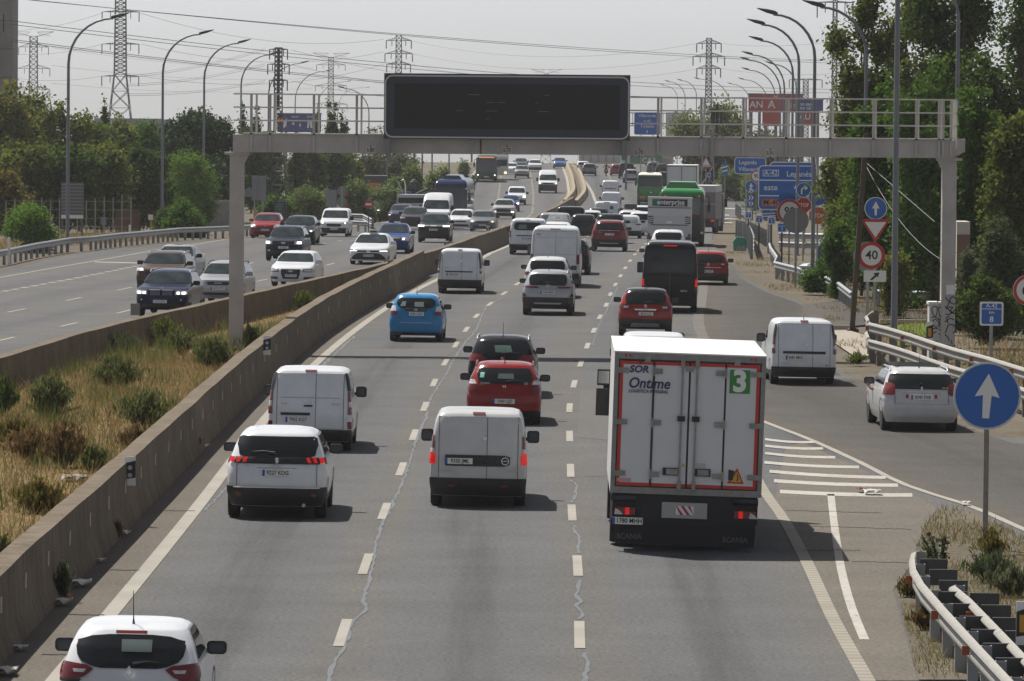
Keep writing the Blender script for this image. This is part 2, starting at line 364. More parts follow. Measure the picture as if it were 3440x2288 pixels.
def ribbon(mb, cv, y0, y1, w, dz):
    Y = ys(y0, y1); o = len(mb.v)
    for y in Y:
        wv = w(y) if callable(w) else w
        mb.v += [(cv(y)-wv/2, y, zp(y)+dz), (cv(y)+wv/2, y, zp(y)+dz)]
    mb.f += [(o+2*i, o+2*i+1, o+2*i+3, o+2*i+2) for i in range(len(Y)-1)]
def poly(name, pts, m, dz):
    P = [Vector((p.x, p.y, zp(p.y)+dz)) for p in pts]
    mb = MB(); mb.v = [tuple(p) for p in P]; mb.f = [tuple(t) for t in tessellate_polygon([[Vector((p.x, p.y, 0)) for p in P]])]
    uv = [(p.x, p.y) for p in P]
    o = mb.build(name, m, uv=uv)
    for pl in o.data.polygons: pass
    return struct(o)
strip('road', lambda y: (RB(y) if y < 250 else LB(y))-.1, lambda y: EDGE_R(y) if y > 130 else max(EDGE_R(130), 14), 50, 830, 0, ASPH, 10, DASH1)
strip('oncoming_road', lambda y: EDGE_L(y), lambda y: LB(y)-.3, 110, 830, 0, ASPH2, 8, ROW_B)
strip('road_shoulder', lambda y: RB(y), lambda y: LINE_L(y)-.05, 50, 250, .004, SHOULD, 2)
strip('ramp', lambda y: RAMP_L(y), lambda y: 14 if y < 129 else EDGE_R(y), 60, 160, .004, ASPH3, 5)
strip('merge_lane', lambda y: LINE_R(y)+.2, lambda y: EDGE_R(y)-.2, 162, 300, .004, ASPH3, 4)
strip('median_ground', lambda y: LB(y)-.2, lambda y: RB(y)-.2, 60, 256, .03, DRYS, 3)
strip('verge_left', lambda y: EDGE_L(y)-9, lambda y: EDGE_L(y)+.4, 150, 420, .006, GRAVEL, 3)
strip('far_median', lambda y: LB(y)-1.6, lambda y: LB(y)+.3, 400, 820, .008, GRAVEL, 2)
gore = [(3085,2288),(3010,1987),(3070,1900),(3106,1765),(3160,1712),(3260,1722),(3370,1772),(3470,1830),(3900,2288)]
poly('gore_island', [at(*p) for p in gore], DIRT, .02)
poly('gore_gravel', [at(*p) for p in [(2600,1690),(2640,1500),(2700,1488),(3050,1650),(3150,1712),(3106,1765),(3060,1900),(3000,1985),(3085,2288),(2930,2288),(2830,2090)]], GOREM, .008)
poly('side_street', [at(*p) for p in [(2690,1065),(2700,1022),(2830,1012),(2960,1040),(3400,1050),(3400,1078),(2960,1088),(2790,1102)]], ASPH3, .010)
poly('pavement', [at(*p) for p in [(2782,1112),(2850,1110),(2935,1135),(2925,1195),(2880,1205),(2800,1150)]], mat('pavement_concrete', (.30, .265, .22), .9, noise=.15, nscale=2), .012)
poly('lawn', [at(*p) for p in [(2960,1098),(3130,1080),(3180,1150),(3000,1165)]], LAWN, .014)
# --- painted markings
mb = MB(); ribbon(mb, LINE_L, 55, 330, .26, .009); ribbon(mb, LINE_L, 330, 820, .3, .012)
d0 = at(1950, 2088).y
for cv, far in ((DASH1, 26), (DASH2, 28)):
    for k in range(-2, far):
        y = d0 + 12.27*k
        if y - 4.2 > 55: ribbon(mb, cv, y-4.2, y, .155, .009)
for k in range(60):
    y = 330 + 8*k
    for cv in (DASH1, DASH2): 
        if y > d0 + 12.27*27: ribbon(mb, cv, y, y+3.2, .18, .012)
ribbon(mb, RAMP_L, 60, 139, .16, .012)
struct(mb.build('road_markings', MARK))
mb = MB(); ribbon(mb, LINE_R, 55, 150, .21, .012)
struct(mb.build('ribbed_edge_line', MARKR))
mb = MB(); ribbon(mb, LINE_R, 165, 280, .38, .012); struct(mb.build('worn_edge_line', MARKF))
mb = MB(); ribbon(mb, LINE_LL, 150, 340, .16, .012); ribbon(mb, LINE_LL, 340, 800, .25, .012); ribbon(mb, lambda y: LB(y)-1.75, 360, 810, .32, .012)
for cv in (ROW_A, ROW_B):
    y = 130.0
    while y < 800:
        ribbon(mb, cv, y, y + 3.6, .14 if y < 400 else .2, .009); y += 12.4 if y < 430 else 9
y = 200.0
while y < 285: ribbon(mb, ROW_C, y, y+1.1, .3, .009); y += 2.2
a, b = at(318, 879), at(470, 883); c = at(470, 886); d = at(318, 882)
mb.add([(p.x, p.y, zp(p.y)+.009) for p in (a, b, c, d)], [(0, 3, 2, 1)])
struct(mb.build('oncoming_markings', MARK))
mb = MB()
for (x0, y0, x1, y1, h) in ((2570,1477,2735,1487,7),(2570,1499,2765,1508,8),(2570,1524,2806,1538,8),(2568,1555,2886,1571,9),(2585,1585,2975,1606,10),(2600,1617,3017,1632,11),(2620,1653,3065,1665,12)):
    n = 6
    for i in range(n):
        A = [at(x0+(x1-x0)*(i+k)/n, y0+(y1-y0)*(i+k)/n + 4*math.sin(math.pi*(i+k)/n) + e) for k, e in ((0, -h/2), (1, -h/2), (1, h/2), (0, h/2))]
        mb.add([(p.x, p.y, p.z+.013) for p in A], [(0, 3, 2, 1)])
GL = gcurve([(2790,1655),(2794,1690),(2808,1803),(2831,1937),(2865,2055),(2904,2151)])
ribbon(mb, GL, at(2904,2151).y, at(2790,1662).y, .14, .013)
for (y, x0, x1) in ((735,2400,2475),(722,2405,2450),(748,2398,2460),(700,2420,2475)):
    A = [at(*p) for p in ((x0,y-2),(x1,y),(x1,y+3),(x0,y+1))]; mb.add([(p.x, p.y, p.z+.013) for p in A], [(0,3,2,1)])
struct(mb.build('gore_hatching', MARKW))
def wiggle(pix, w, m, name, dz):
    P = [at(*p) for p in pix]; Q = []
    for a, b in zip(P, P[1:]):
        k = max(2, int((b-a).length/.45))
        for i in range(k): Q.append(a.lerp(b, i/k) + Vector((random.gauss(0, w*.22), 0, 0)))
    Q.append(P[-1]); mb = MB()
    for q in Q:
        ww = w*random.uniform(.45, 1.3)
        mb.v += [(q.x-ww/2, q.y, zp(q.y)+dz), (q.x+ww/2, q.y, zp(q.y)+dz)]
    mb.f = [(2*i, 2*i+1, 2*i+3, 2*i+2) for i in range(len(Q)-1)]
    struct(mb.build(name, m))
c1 = [(1100,2300),(1125,2216),(1156,2178),(1187,2086),(1233,2048),(1217,2013),(1236,1971),(1255,1891),(1265,1814),(1286,1757),(1324,1688),(1344,1636),(1363,1594),(1390,1505),(1420,1425),(1432,1402),(1443,1345),(1470,1303),(1497,1261),(1527,1203),(1558,1157),(1600,1108),(1634,1028),(1692,998)]
wiggle(c1, .068, TAR, 'crack_sealing', .007)
wiggle([(1964,2290),(1975,2231),(1964,2193)], .068, TAR, 'crack_sealing', .007)
wiggle([(1945,2082),(1959,2059),(1933,2036),(1949,2022),(1935,1998),(1945,1971),(1950,1948)], .068, TAR, 'crack_sealing', .007)
wiggle([(1943,1860),(1945,1803),(1924,1776),(1930,1766)], .06, TAR, 'crack_sealing', .007)
wiggle([(1926,1689),(1937,1628),(1922,1613)], .07, TAR, 'crack_sealing', .007)
wiggle([(1990,1160),(2010,1100),(2040,1040),(2075,965)], .05, TAR, 'crack_sealing', .007)
wiggle([(690,1715),(760,1640),(860,1480)], .05, TAR, 'crack_sealing', .007)
wiggle([(1060,1255),(1130,1185),(1190,1130)], .10, TAR, 'crack_sealing', .007)
for a, b in (((345,1916),(470,1917)),((530,1716),(655,1718)),((220,2065),(350,2068)),((2640,1716),(2960,1725)),((2680,1768),(3060,1780)),((2860,1888),(3050,1892)),((2700,1850),(2890,1851)),((140,2200),(250,2201))):
    P = [at(a[0]+(b[0]-a[0])*i/20, a[1]+(b[1]-a[1])*i/20+random.uniform(-1.2, 1.2)) for i in range(21)]; mb = MB()
    for p in P: mb.v += [(p.x, p.y-.06, p.z+.014), (p.x, p.y+.06, p.z+.014)]
    mb.f = [(2*i, 2*i+2, 2*i+3, 2*i+1) for i in range(20)]; struct(mb.build('road_crack', TARD))
# resurfaced patches
for q, k in (([(1190,1172),(1540,1172),(1500,1198),(1110,1200)], .8), ([(1950,1310),(2050,1310),(2050,1480),(1940,1470)], .85), ([(1960,1540),(2030,1545),(2035,1600),(1965,1600)], .78)):
    poly('road_patch', [at(*p) for p in q], mat('patch_%d' % int(k*100), (.075*k/.8, .073*k/.8, .071*k/.8), .9, noise=.28, nscale=6), .005)
# ================================================================ concrete median barriers
def barrier(name, cv, y0, y1, h, label, tw=.34, slots=0, m=None):
    top = .14
    prof = [(0, 0), (-.02, .12), (-.10, .34), (-top, h), (-top-tw, h), (-top-tw-.06, .34), (-top-tw-.14, .12), (-top-tw-.16, 0)]
    mb = MB(); Y = ys(y0, y1); n = len(prof)
    for y in Y:
        x = cv(y); s = cv.slope(y); k = 1/math.sqrt(1+s*s)
        hh = h*(1 + .008*math.sin(y*.7) + .006*math.sin(y*2.1))
        for (o, z) in prof: mb.v.append((x + o*k, y - o*s*k, zp(y) + z*hh/h))
    mb.f = [(i*n+j, (i+1)*n+j, (i+1)*n+j+1, i*n+j+1) for i in range(len(Y)-1) for j in range(n-1)]
    mb.f += [tuple(range(n)), tuple((len(Y)-1)*n+j for j in range(n-1, -1, -1))]
    b = tag(mb.build(name, m or CONC, smooth=30), label, 'barrier')
    if slots:
        y = y0 + 2; i = 0; m = mat('barrier_slot', (.40, .35, .28), .9)
        while y < min(y1, 250) and i < 70:
            x = cv(y) - .122; s = cv.slope(y)
            q = MB().box(-.008, .008, -.1, .1, .62, .84).build('drain_slot', m, b); q.location = (x + .012, y, zp(y)); q.rotation_euler = (0, 0, math.atan(-s)); y += 4.0 if y < 140 else 6; i += 1
    return b
FARC = mat('far_concrete_sunlit', (.30, .255, .19), .95, spec=.1, noise=.15, nscale=.8)  # brighter concrete for the crest walls, sunlight put into its colour
barrier('concrete_barrier', RB, 52, 251.5, 1.12, 'low brown concrete median barrier wall beside the nearest fast lane', slots=1)
LB2 = LB
barrier('concrete_barrier', LB, 110, 560, .92, 'long concrete median barrier wall along the oncoming carriageway')
barrier('concrete_barrier', Curve([(LB(y)+.3, y) for y in range(560, 821, 20)]), 560, 815, .6, 'far concrete barrier on the crest, right one of the two', m=FARC)
barrier('concrete_barrier', Curve([(LB(y)-.9, y) for y in range(560, 821, 20)]), 563, 815, .6, 'far concrete barrier on the crest, left one of the two', m=FARC)
fb = gcurve([(2405,590),(2480,630),(2560,672),(2620,705)])
barrier('concrete_barrier', fb, fb.y[0], fb.y[-1], 1.0, 'pale concrete block wall curving below the green slope on the far right')
m_ = MB().box(-.03, .03, -2, 2, .05, .95).build('painted_block', mat('block_red', (.45, .12, .09), .8)); p = at(2513, 664); m_.location = (p.x-.16, p.y, p.z); m_.rotation_euler = (0, 0, -math.atan(fb.slope(p.y)))
tag(m_, 'faded red board on the pale concrete wall by the far slip road', 'board')
# ================================================================ vegetation
def quad_mesh(name, V, m, parent=None, tri=False):
    k = 3 if tri else 4; n = len(V)//k
    me = bpy.data.meshes.new(name); me.vertices.add(n*k); me.vertices.foreach_set('co', V.astype(np.float32).ravel())
    me.loops.add(n*k); me.loops.foreach_set('vertex_index', np.arange(n*k, dtype=np.int32))
    me.polygons.add(n); me.polygons.foreach_set('loop_start', np.arange(0, n*k, k, dtype=np.int32)); me.polygons.foreach_set('loop_total', np.full(n, k, dtype=np.int32))
    me.update(); me.validate(); me.materials.append(m)
    o = bpy.data.objects.new(name, me); COL.objects.link(o)
    if parent: o.parent = parent
    return o
def leaves(C, size, up=.3, aspect=.62):
    n = len(C); nrm = rng.normal(size=(n, 3)); nrm[:, 2] = np.abs(nrm[:, 2]) + up; nrm /= np.linalg.norm(nrm, axis=1)[:, None]
    r = rng.normal(size=(n, 3)); a = np.cross(nrm, r); a /= np.linalg.norm(a, axis=1)[:, None]; b = np.cross(nrm, a)
    s = (size*rng.uniform(.6, 1.35, n))[:, None]; a = a*s*.5; b = b*s*.5*aspect
    V = np.stack([C-a, C-b*.9, C+a, C+b*.9], axis=1)
    return V.reshape(-1, 3)
LM = {
 'olive': leafmat('leaf_olive', [(.045, .068, .010), (.09, .118, .018), (.155, .17, .03)]),
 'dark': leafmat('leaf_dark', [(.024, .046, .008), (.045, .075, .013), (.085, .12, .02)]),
 'yellow': leafmat('leaf_yellow', [(.10, .12, .02), (.16, .15, .03), (.07, .10, .02), (.20, .16, .05)]),
 'bright': leafmat('leaf_bright', [(.07, .14, .014), (.10, .18, .022), (.14, .215, .035)], .35),
 'mid': leafmat('leaf_mid', [(.034, .078, .009), (.055, .11, .013), (.085, .145, .022)]),
 'grove': leafmat('leaf_grove', [(.04, .060, .010), (.075, .10, .016), (.14, .155, .028)]),
 'lively': leafmat('leaf_lively', [(.045, .095, .012), (.075, .14, .02), (.11, .18, .035)], .3),
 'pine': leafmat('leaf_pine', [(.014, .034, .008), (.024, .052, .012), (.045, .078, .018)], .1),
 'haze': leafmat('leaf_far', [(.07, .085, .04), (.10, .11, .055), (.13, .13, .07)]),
 'reed': leafmat('leaf_reed', [(.08, .13, .03), (.13, .18, .05), (.17, .20, .08)], .3),
 'grey': leafmat('leaf_grey', [(.035, .052, .022), (.06, .08, .035), (.10, .115, .06)]),
 'weed': leafmat('leaf_weed', [(.055, .078, .022), (.09, .11, .034), (.14, .145, .06)]),
 'brown': leafmat('leaf_brown', [(.085, .052, .022), (.12, .075, .032), (.15, .10, .04)]),
 'rust': leafmat('leaf_rust', [(.10, .08, .02), (.15, .11, .03), (.06, .08, .02)]),
}
BARK = mat('bark', (.07, .055, .04), .9, noise=.3, nscale=6)
def tree(name, label, px, ytop, D, hw, kind, n=6000, leaf=.24, shape='round', group='trees along the road', z0=None, cat='tree', low=.06):
    n = int(n*1.5); leaf *= 1.12; hw *= 1.15 if shape == 'round' else 1
    x = pt(px, 500, D).x; base = zp(D) if z0 is None else z0
    h = pt(px, ytop, D).z - base; R = hw/sc(D)
    root = empty(name, (x, D, base), 0, label, cat, group)
    L = []                                        # lobes (centre, radii)
    if shape == 'round':
        for i in range(15):
            a = random.uniform(0, 6.28); r = R*random.uniform(.15, .70); z = h*random.uniform(low+.08, .84)
            k = 1 - .5*abs(z/h-.45)
            L.append((r*math.cos(a)*k, r*math.sin(a)*k, z, R*random.uniform(.34, .58)*k, h*random.uniform(.10, .18)))
        L.append((0, 0, h*.42, R*.80, h*.40)); L.append((random.uniform(-.2, .2)*R, 0, h*.86, R*.36, h*.13))
    elif shape == 'poplar':
        for i in range(12):
            z = h*(low + (1-low)*(i+.5)/12); k = math.sin(math.pi*min(1, (.12+.95*(i+.5)/12)))**.6
            L.append((random.uniform(-.22, .22)*R, random.uniform(-.22, .22)*R, z, R*.62*max(.3, k), h*.075))
    elif shape == 'tall':
        for i in range(34):
            a = random.uniform(0, 6.28); z = h*random.uniform(low, .95); k = math.sqrt(max(.06, 1-((z/h-.42)/.60)**2)); r = R*random.uniform(.1, .72)*k
            L.append((r*math.cos(a), r*math.sin(a), z, R*random.uniform(.26, .46)*k, h*random.uniform(.05, .11)))
    elif shape == 'dome':
        for i in range(26):
            a = random.uniform(0, 6.28); q = random.random()**.5; r = R*.82*q; z = h*(.50 + .40*math.sqrt(1-q*q*.95)) - h*random.uniform(0, .22)
            L.append((r*math.cos(a), r*math.sin(a), z, R*random.uniform(.2, .3), h*random.uniform(.07, .12)))
    elif shape == 'bush':
        for i in range(14):
            a = random.uniform(0, 6.28); r = R*random.uniform(0, .72); z = h*random.uniform(.06, .72)*(1-.45*(r/R)**2)
            L.append((r*math.cos(a), r*math.sin(a), z, R*random.uniform(.25, .42), h*random.uniform(.16, .28)))
    L = np.array(L); w = L[:, 3]**2*L[:, 4]; w /= w.sum()
    ncl = max(60, n//24); ci = rng.choice(len(L), ncl, p=w)
    d = rng.normal(size=(ncl, 3)); d /= np.linalg.norm(d, axis=1)[:, None]; rr = rng.uniform(.25, 1.05, ncl)**.6
    CC = L[ci, :3] + d*rr[:, None]*np.stack([L[ci, 3], L[ci, 3], L[ci, 4]], 1)
    cs = np.clip(R*.11, leaf*1.0, .75)
    per = n//ncl; P = np.repeat(CC, per, 0)
    off = rng.normal(size=P.shape)*np.array([cs, cs, cs*.75])
    if kind == 'reed' or shape == 'poplar': off *= np.array([.6, .6, 1.8])
    P = P + off; P = P[P[:, 2] > .02]
    ci2 = rng.choice(len(L), n//7, p=w); d2 = rng.normal(size=(len(ci2), 3)); d2 /= np.linalg.norm(d2, axis=1)[:, None]
    Q = L[ci2, :3] + d2*(rng.uniform(0, .62, len(ci2))**.6)[:, None]*np.stack([L[ci2, 3], L[ci2, 3], L[ci2, 4]], 1); Q = Q[Q[:, 2] > .1]
    V = leaves(P, leaf)
    if kind not in ('haze',): V = np.concatenate([V, leaves(Q, leaf*2.0, .1, .8)])
    quad_mesh('crown', V, LM[kind], root)
    mb = MB(); tr = max(.05, min(.2, h*.012))
    if shape in ('bush',):
        for i in range(7):
            a = random.uniform(0, 6.28); r = R*random.uniform(.1, .4); mb.tube([(0, 0, 0), (r*.5*math.cos(a), r*.5*math.sin(a), h*.3), (r*math.cos(a), r*math.sin(a), h*.6)], [tr*.6, tr*.4, tr*.15], 5)
        mb.build('stems', BARK, root)
    else:
        mb.tube([(0, 0, -.2), (.05*R, 0, h*.3), (0, .03*R, h*.62), (0, 0, h*.85)], [tr, tr*.8, tr*.45, tr*.12], 7)
        for i in range(7):
            q = L[random.randrange(len(L))]; zb = min(q[2]*.75, h*random.uniform(.2, .55)); mb.tube([(0, 0, zb), (q[0]*.5, q[1]*.5, (zb+q[2])/2), (q[0], q[1], q[2])], [tr*.45, tr*.3, tr*.1], 5)
        mb.build('trunk', BARK, root)
    return root
G1 = 'trees on the left behind the guardrail'
for i, a in enumerate((
 ('olive tree with yellowish top at the left edge below the grey tower', 10, 245, 395, 120, 'yellow', 8500),
 ('broad olive tree under the far lattice pylon on the left', 120, 290, 410, 115, 'olive', 8500),
 ('open-topped olive tree behind the nearest left street lamp', 215, 335, 400, 105, 'olive', 8000),
 ('dense dark tree just right of the nearest left street lamp', 310, 372, 420, 105, 'dark', 8000),
 ('rounded green tree in front of the low grey building', 400, 380, 425, 95, 'olive', 7000),
 ('green tree between the grey building and the stone pine', 488, 408, 430, 85, 'mid', 7000),
 ('shaded low tree at the far left behind the wire fence', 55, 470, 360, 130, 'olive', 7000),
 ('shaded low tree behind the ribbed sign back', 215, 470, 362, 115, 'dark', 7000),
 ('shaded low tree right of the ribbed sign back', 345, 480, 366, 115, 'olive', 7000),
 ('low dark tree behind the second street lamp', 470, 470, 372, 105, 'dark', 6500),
 ('low tree with rusty leaves at the left frame edge', 15, 560, 345, 80, 'rust', 4000))):
    tree('leafy_tree', a[0], *a[1:6], n=a[6], leaf=.24, group=G1)
tree('poplar_tree', 'single slender poplar tip rising beside the tall lattice pylon', 352, 318, 455, 20, 'dark', n=1500, leaf=.24, shape='poplar', group=G1)
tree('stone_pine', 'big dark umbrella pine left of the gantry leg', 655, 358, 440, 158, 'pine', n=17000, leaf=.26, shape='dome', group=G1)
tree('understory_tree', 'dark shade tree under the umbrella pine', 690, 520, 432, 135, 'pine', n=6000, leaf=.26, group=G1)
tree('willow_tree', 'light green feathery tree in front of the umbrella pine', 635, 502, 392, 100, 'bright', n=7500, leaf=.17, group=G1, low=.02)
tree('roadside_bush', 'bright green bush spilling over the left guardrail', 100, 672, 284, 110, 'bright', n=9000, leaf=.13, shape='bush', group='bushes on the left verge', cat='bush')
tree('roadside_bush', 'round green bush behind the left guardrail by the second lamp', 620, 635, 338, 88, 'mid', n=7000, leaf=.15, shape='bush', group='bushes on the left verge', cat='bush')
tree('roadside_bush', 'low shaded bush under the willow', 560, 690, 345, 50, 'dark', n=3000, leaf=.15, shape='bush', group='bushes on the left verge', cat='bush')
G2 = 'trees behind the left side of the gantry'
for a in (('dark tree seen under the left end of the gantry beam', 845, 415, 500, 55, 'dark', 4500, 'round'),
 ('dark columnar tree behind the lattice mast', 905, 440, 505, 60, 'mid', 4500, 'tall'),
 ('dark cypress-like tree under the gantry right of the mast', 1000, 470, 520, 45, 'dark', 3500, 'poplar'),
 ('dark tree between two lamp posts under the gantry', 1045, 480, 530, 55, 'dark', 4000, 'tall'),
 ('broad dark tree under the gantry height plate', 1115, 465, 535, 75, 'dark', 5000, 'round'),
 ('olive tree under the gantry beside the red no-entry sign', 1180, 500, 540, 55, 'olive', 3500, 'round'),
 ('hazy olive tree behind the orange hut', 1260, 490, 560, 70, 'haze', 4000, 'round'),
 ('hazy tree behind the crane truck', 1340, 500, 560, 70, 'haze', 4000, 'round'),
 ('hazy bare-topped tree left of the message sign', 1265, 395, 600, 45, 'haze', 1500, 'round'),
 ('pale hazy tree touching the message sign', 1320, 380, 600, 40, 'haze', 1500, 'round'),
 ('slim poplar left of the clump above the gantry', 1065, 385, 540, 16, 'dark', 1200, 'poplar'),
 ('tallest poplar of the clump above the gantry', 1108, 343, 545, 17, 'dark', 1700, 'poplar'),
 ('second poplar of the clump above the gantry', 1125, 350, 545, 15, 'dark', 1500, 'poplar'),
 ('leaning poplar right of the clump above the gantry', 1148, 366, 545, 13, 'dark', 1200, 'poplar'),
 ('short poplar at the right of the clump above the gantry', 1163, 405, 545, 12, 'dark', 900, 'poplar'),
 ('slim poplar just left of the first gantry railing post', 815, 335, 520, 15, 'dark', 1300, 'poplar'),
 ('slim poplar behind the gantry railing', 862, 345, 520, 15, 'dark', 1300, 'poplar')):
    tree('leafy_tree' if a[7] != 'poplar' else 'poplar_tree', a[0], *a[1:6], n=a[6], leaf=.28, shape=a[7], group=G2, low=.06)
for a in (('bright reed bed below the gantry left of the white van', 1020, 612, 425, 75, 'reed', 4500), ('bright reed bed behind the white van', 1095, 625, 430, 60, 'reed', 3500), ('reed bed beside the round sign backs', 1200, 590, 440, 70, 'reed', 4000),
 ('reed bed behind the no-entry sign', 1290, 598, 455, 75, 'reed', 4500), ('tall bright reed bed left of the blue coach', 1385, 545, 475, 80, 'reed', 5000), ('tall bright reed bed behind the blue coach', 1490, 520, 500, 75, 'reed', 5000),
 ('reed bed at the far bend behind the green coach', 1565, 520, 600, 35, 'reed', 2500), ('dark reeds behind the lattice mast foot', 925, 640, 420, 60, 'mid', 3000)):
    tree('reed_bed', a[0], *a[1:6], n=a[6], leaf=.22, shape='bush', group='reeds along the left service road', cat='reeds')
G3 = 'trees on the right bank'
for a in (('tall dark poplar with bare twigs at the left edge of the right bank', 2900, -70, 246, 165, 'grove', 12000, 'tall', .17),
 ('second tall poplar of the right bank behind the leaning lamp', 3040, -200, 250, 190, 'grove', 14000, 'tall', .17),
 ('tallest dark tree filling the upper right', 3230, -330, 244, 230, 'dark', 20000, 'tall', .18),
 ('dark tall tree at the right edge of the frame', 3430, -330, 236, 220, 'dark', 18000, 'tall', .18),
 ('bushy green tree left of the tall lamp post', 2945, 215, 222, 105, 'mid', 9000, 'round', .15),
 ('bright green tree between the two right lamp posts', 3140, 160, 212, 145, 'lively', 13000, 'round', .15),
 ('green tree right of the right lamp post', 3285, 235, 208, 110, 'mid', 9000, 'round', .15),
 ('drooping green tree at the right edge', 3410, 330, 205, 120, 'grove', 10000, 'round', .15),
 ('green sapling beside the blue direction sign', 2850, 300, 278, 72, 'olive', 8500, 'round', .16),
 ('shaded tree below the gantry beam on the right', 2900, 480, 230, 110, 'grove', 9000, 'round', .15),
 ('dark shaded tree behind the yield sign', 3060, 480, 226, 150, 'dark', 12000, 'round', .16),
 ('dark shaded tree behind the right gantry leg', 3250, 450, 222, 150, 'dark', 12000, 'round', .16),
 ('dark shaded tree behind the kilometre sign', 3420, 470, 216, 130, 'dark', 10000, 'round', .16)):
    tree('bank_tree', a[0], *a[1:6], n=a[6], leaf=a[8], shape=a[7], group=G3, low=.03, z0=.2)
for a in (('grey-green shrub under the yield sign wires', 3100, 745, 215, 95, 'grey', 7000), ('tall grey-green shrub at the right frame edge', 3370, 560, 190, 120, 'grey', 10000), ('grey-green shrub right of the gantry leg', 3270, 760, 192, 85, 'grey', 6000),
 ('yellowing bush partly hiding the speed limit sign', 3005, 790, 206, 60, 'yellow', 3000), ('dark shrub below the yellowing bush', 3060, 880, 214, 80, 'mid', 4500), ('dark shrub behind the kilometre sign', 3330, 900, 182, 110, 'dark', 6000),
 ('green shrub beside the blue bin', 2820, 720, 225, 55, 'mid', 4500), ('low weedy bush below the stop signs', 2760, 855, 232, 70, 'mid', 3500)):
    tree('shrub', a[0], *a[1:6], n=a[6], leaf=.11, shape='bush', group='shrubs on the right bank', cat='shrub', z0=.05)
tree('leafy_tree', 'rounded hazy tree behind the gantry railing on the right', 2400, 335, 620, 135, 'olive', n=9000, leaf=.34, group='far trees right of the road')
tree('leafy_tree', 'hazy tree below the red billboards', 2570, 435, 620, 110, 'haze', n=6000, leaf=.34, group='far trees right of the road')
for a in (('green reed slope behind the triangle sign', 2380, 520, 640, 75, 'reed', 4500), ('green reed slope behind the small blue signs', 2470, 530, 590, 75, 'reed', 4500), ('green reed slope left of the direction signs', 2550, 560, 540, 75, 'reed', 4500), ('reed slope behind the round arrow sign', 2600, 600, 480, 60, 'reed', 4000)):
    tree('reed_bed', a[0], *a[1:6], n=a[6], leaf=.24, shape='bush', group='reeds on the far right slope', cat='reeds')
# ---- dry grass (nobody could count it) and shrubs on the median
GRASS = leafmat('dry_grass_blades', [(.26, .185, .085), (.33, .235, .115), (.19, .14, .06), (.115, .115, .035), (.30, .215, .105)], .3, .8)
def grass(name, P, hmin, hmax, w, m=GRASS, lean=.45):
    n = len(P); a = rng.uniform(0, 2*np.pi, n); h = rng.uniform(hmin, hmax, n)*rng.uniform(.5, 1, n)
    dx = np.stack([np.cos(a), np.sin(a), np.zeros(n)], 1); ww = (w*rng.uniform(.6, 1.4, n))[:, None]
    l = rng.normal(size=(n, 2))*lean*h[:, None]; tip = P + np.stack([l[:, 0], l[:, 1], h], 1)
    V = np.stack([P-dx*ww/2, P+dx*ww/2, tip], 1).reshape(-1, 3)
    o = quad_mesh(name, V, m, tri=True); o['kind'] = 'stuff'; return o
def scatter(n, y0, y1, fl, fr, dz=.03, clump=None):
    y = rng.uniform(y0, y1, n*3); k = []
    xs = np.zeros(len(y)); keep = np.ones(len(y), bool)
    L = np.array([fl(q) for q in np.linspace(y0, y1, 80)]); R = np.array([fr(q) for q in np.linspace(y0, y1, 80)]); g = np.linspace(y0, y1, 80)
    l = np.interp(y, g, L); r = np.interp(y, g, R); ok = r > l; y = y[ok]; l = l[ok]; r = r[ok]
    x = l + (r-l)*rng.uniform(0, 1, len(y))
    if clump:
        q = np.sin(x*1.7+np.sin(y*.35)*2)+np.sin(y*.55+x*.8)+np.sin(y*.21-x)*.8; ok = q > clump; x = x[ok]; y = y[ok]
    x = x[:n]; y = y[:n]
    return np.stack([x, y, np.interp(y, ZD, ZZ)+dz], 1)
fl = lambda y: max(LB(y)+.1, -14 if y < 130 else -99); fr = lambda y: RB(y)-.6
P = scatter(30000, 78, 170, lambda y: max(LB(y)+.1, -15.5), fr); P = P[P[:, 0] > -(1727/F)*P[:, 1]-1]
grass('median_grass', P, .12, .5, .022)
grass('median_grass', scatter(3500, 170, 235, fl, fr), .08, .35, .02)
WG = leafmat('weed_green', [(.06, .10, .02), (.09, .13, .03), (.13, .15, .05), (.16, .13, .05)], .3); WB = leafmat('weed_brown', [(.11, .07, .03), (.15, .10, .045), (.20, .14, .06)], .3)
grass('median_weeds', scatter(9000, 78, 200, lambda y: max(LB(y)+.1, -15.5), fr, clump=.9), .25, .95, .024, WG, .30)
P = scatter(9000, 78, 190, lambda y: max(LB(y)+.1, -15.5), fr); q = np.sin(P[:, 0]*1.3+2+np.sin(P[:, 1]*.3)*2)+np.sin(P[:, 1]*.45-P[:, 0])
grass('median_weeds', P[q > .7], .25, .8, .022, WB, .35)
grass('verge_grass', scatter(9000, 225, 345, lambda y: EDGE_L(y)-9, lambda y: EDGE_L(y)-2.6), .15, .7, .035)
grass('verge_grass', scatter(7000, 128, 176, lambda y: 12.6+(169-y)*.045 if y < 169 else 14.3, lambda y: 22), .25, .95, .03)
grass('verge_grass', scatter(2600, 178, 300, lambda y: EDGE_R(y)+.2, lambda y: EDGE_R(y)+3.5, clump=.6), .04, .22, .03)
grass('verge_grass', scatter(5000, 178, 262, lambda y: EDGE_R(y)+1.9, lambda y: EDGE_R(y)+9), .12, .5, .03)
ga = [at(*p) for p in gore]
def in_poly(P, poly):
    x, y = P[:, 0], P[:, 1]; c = np.zeros(len(P), bool); j = len(poly)-1
    for i in range(len(poly)):
        xi, yi, xj, yj = poly[i].x, poly[i].y, poly[j].x, poly[j].y
        c ^= ((yi > y) != (yj > y)) & (x < (xj-xi)*(y-yi)/(yj-yi+1e-9)+xi); j = i
    return c
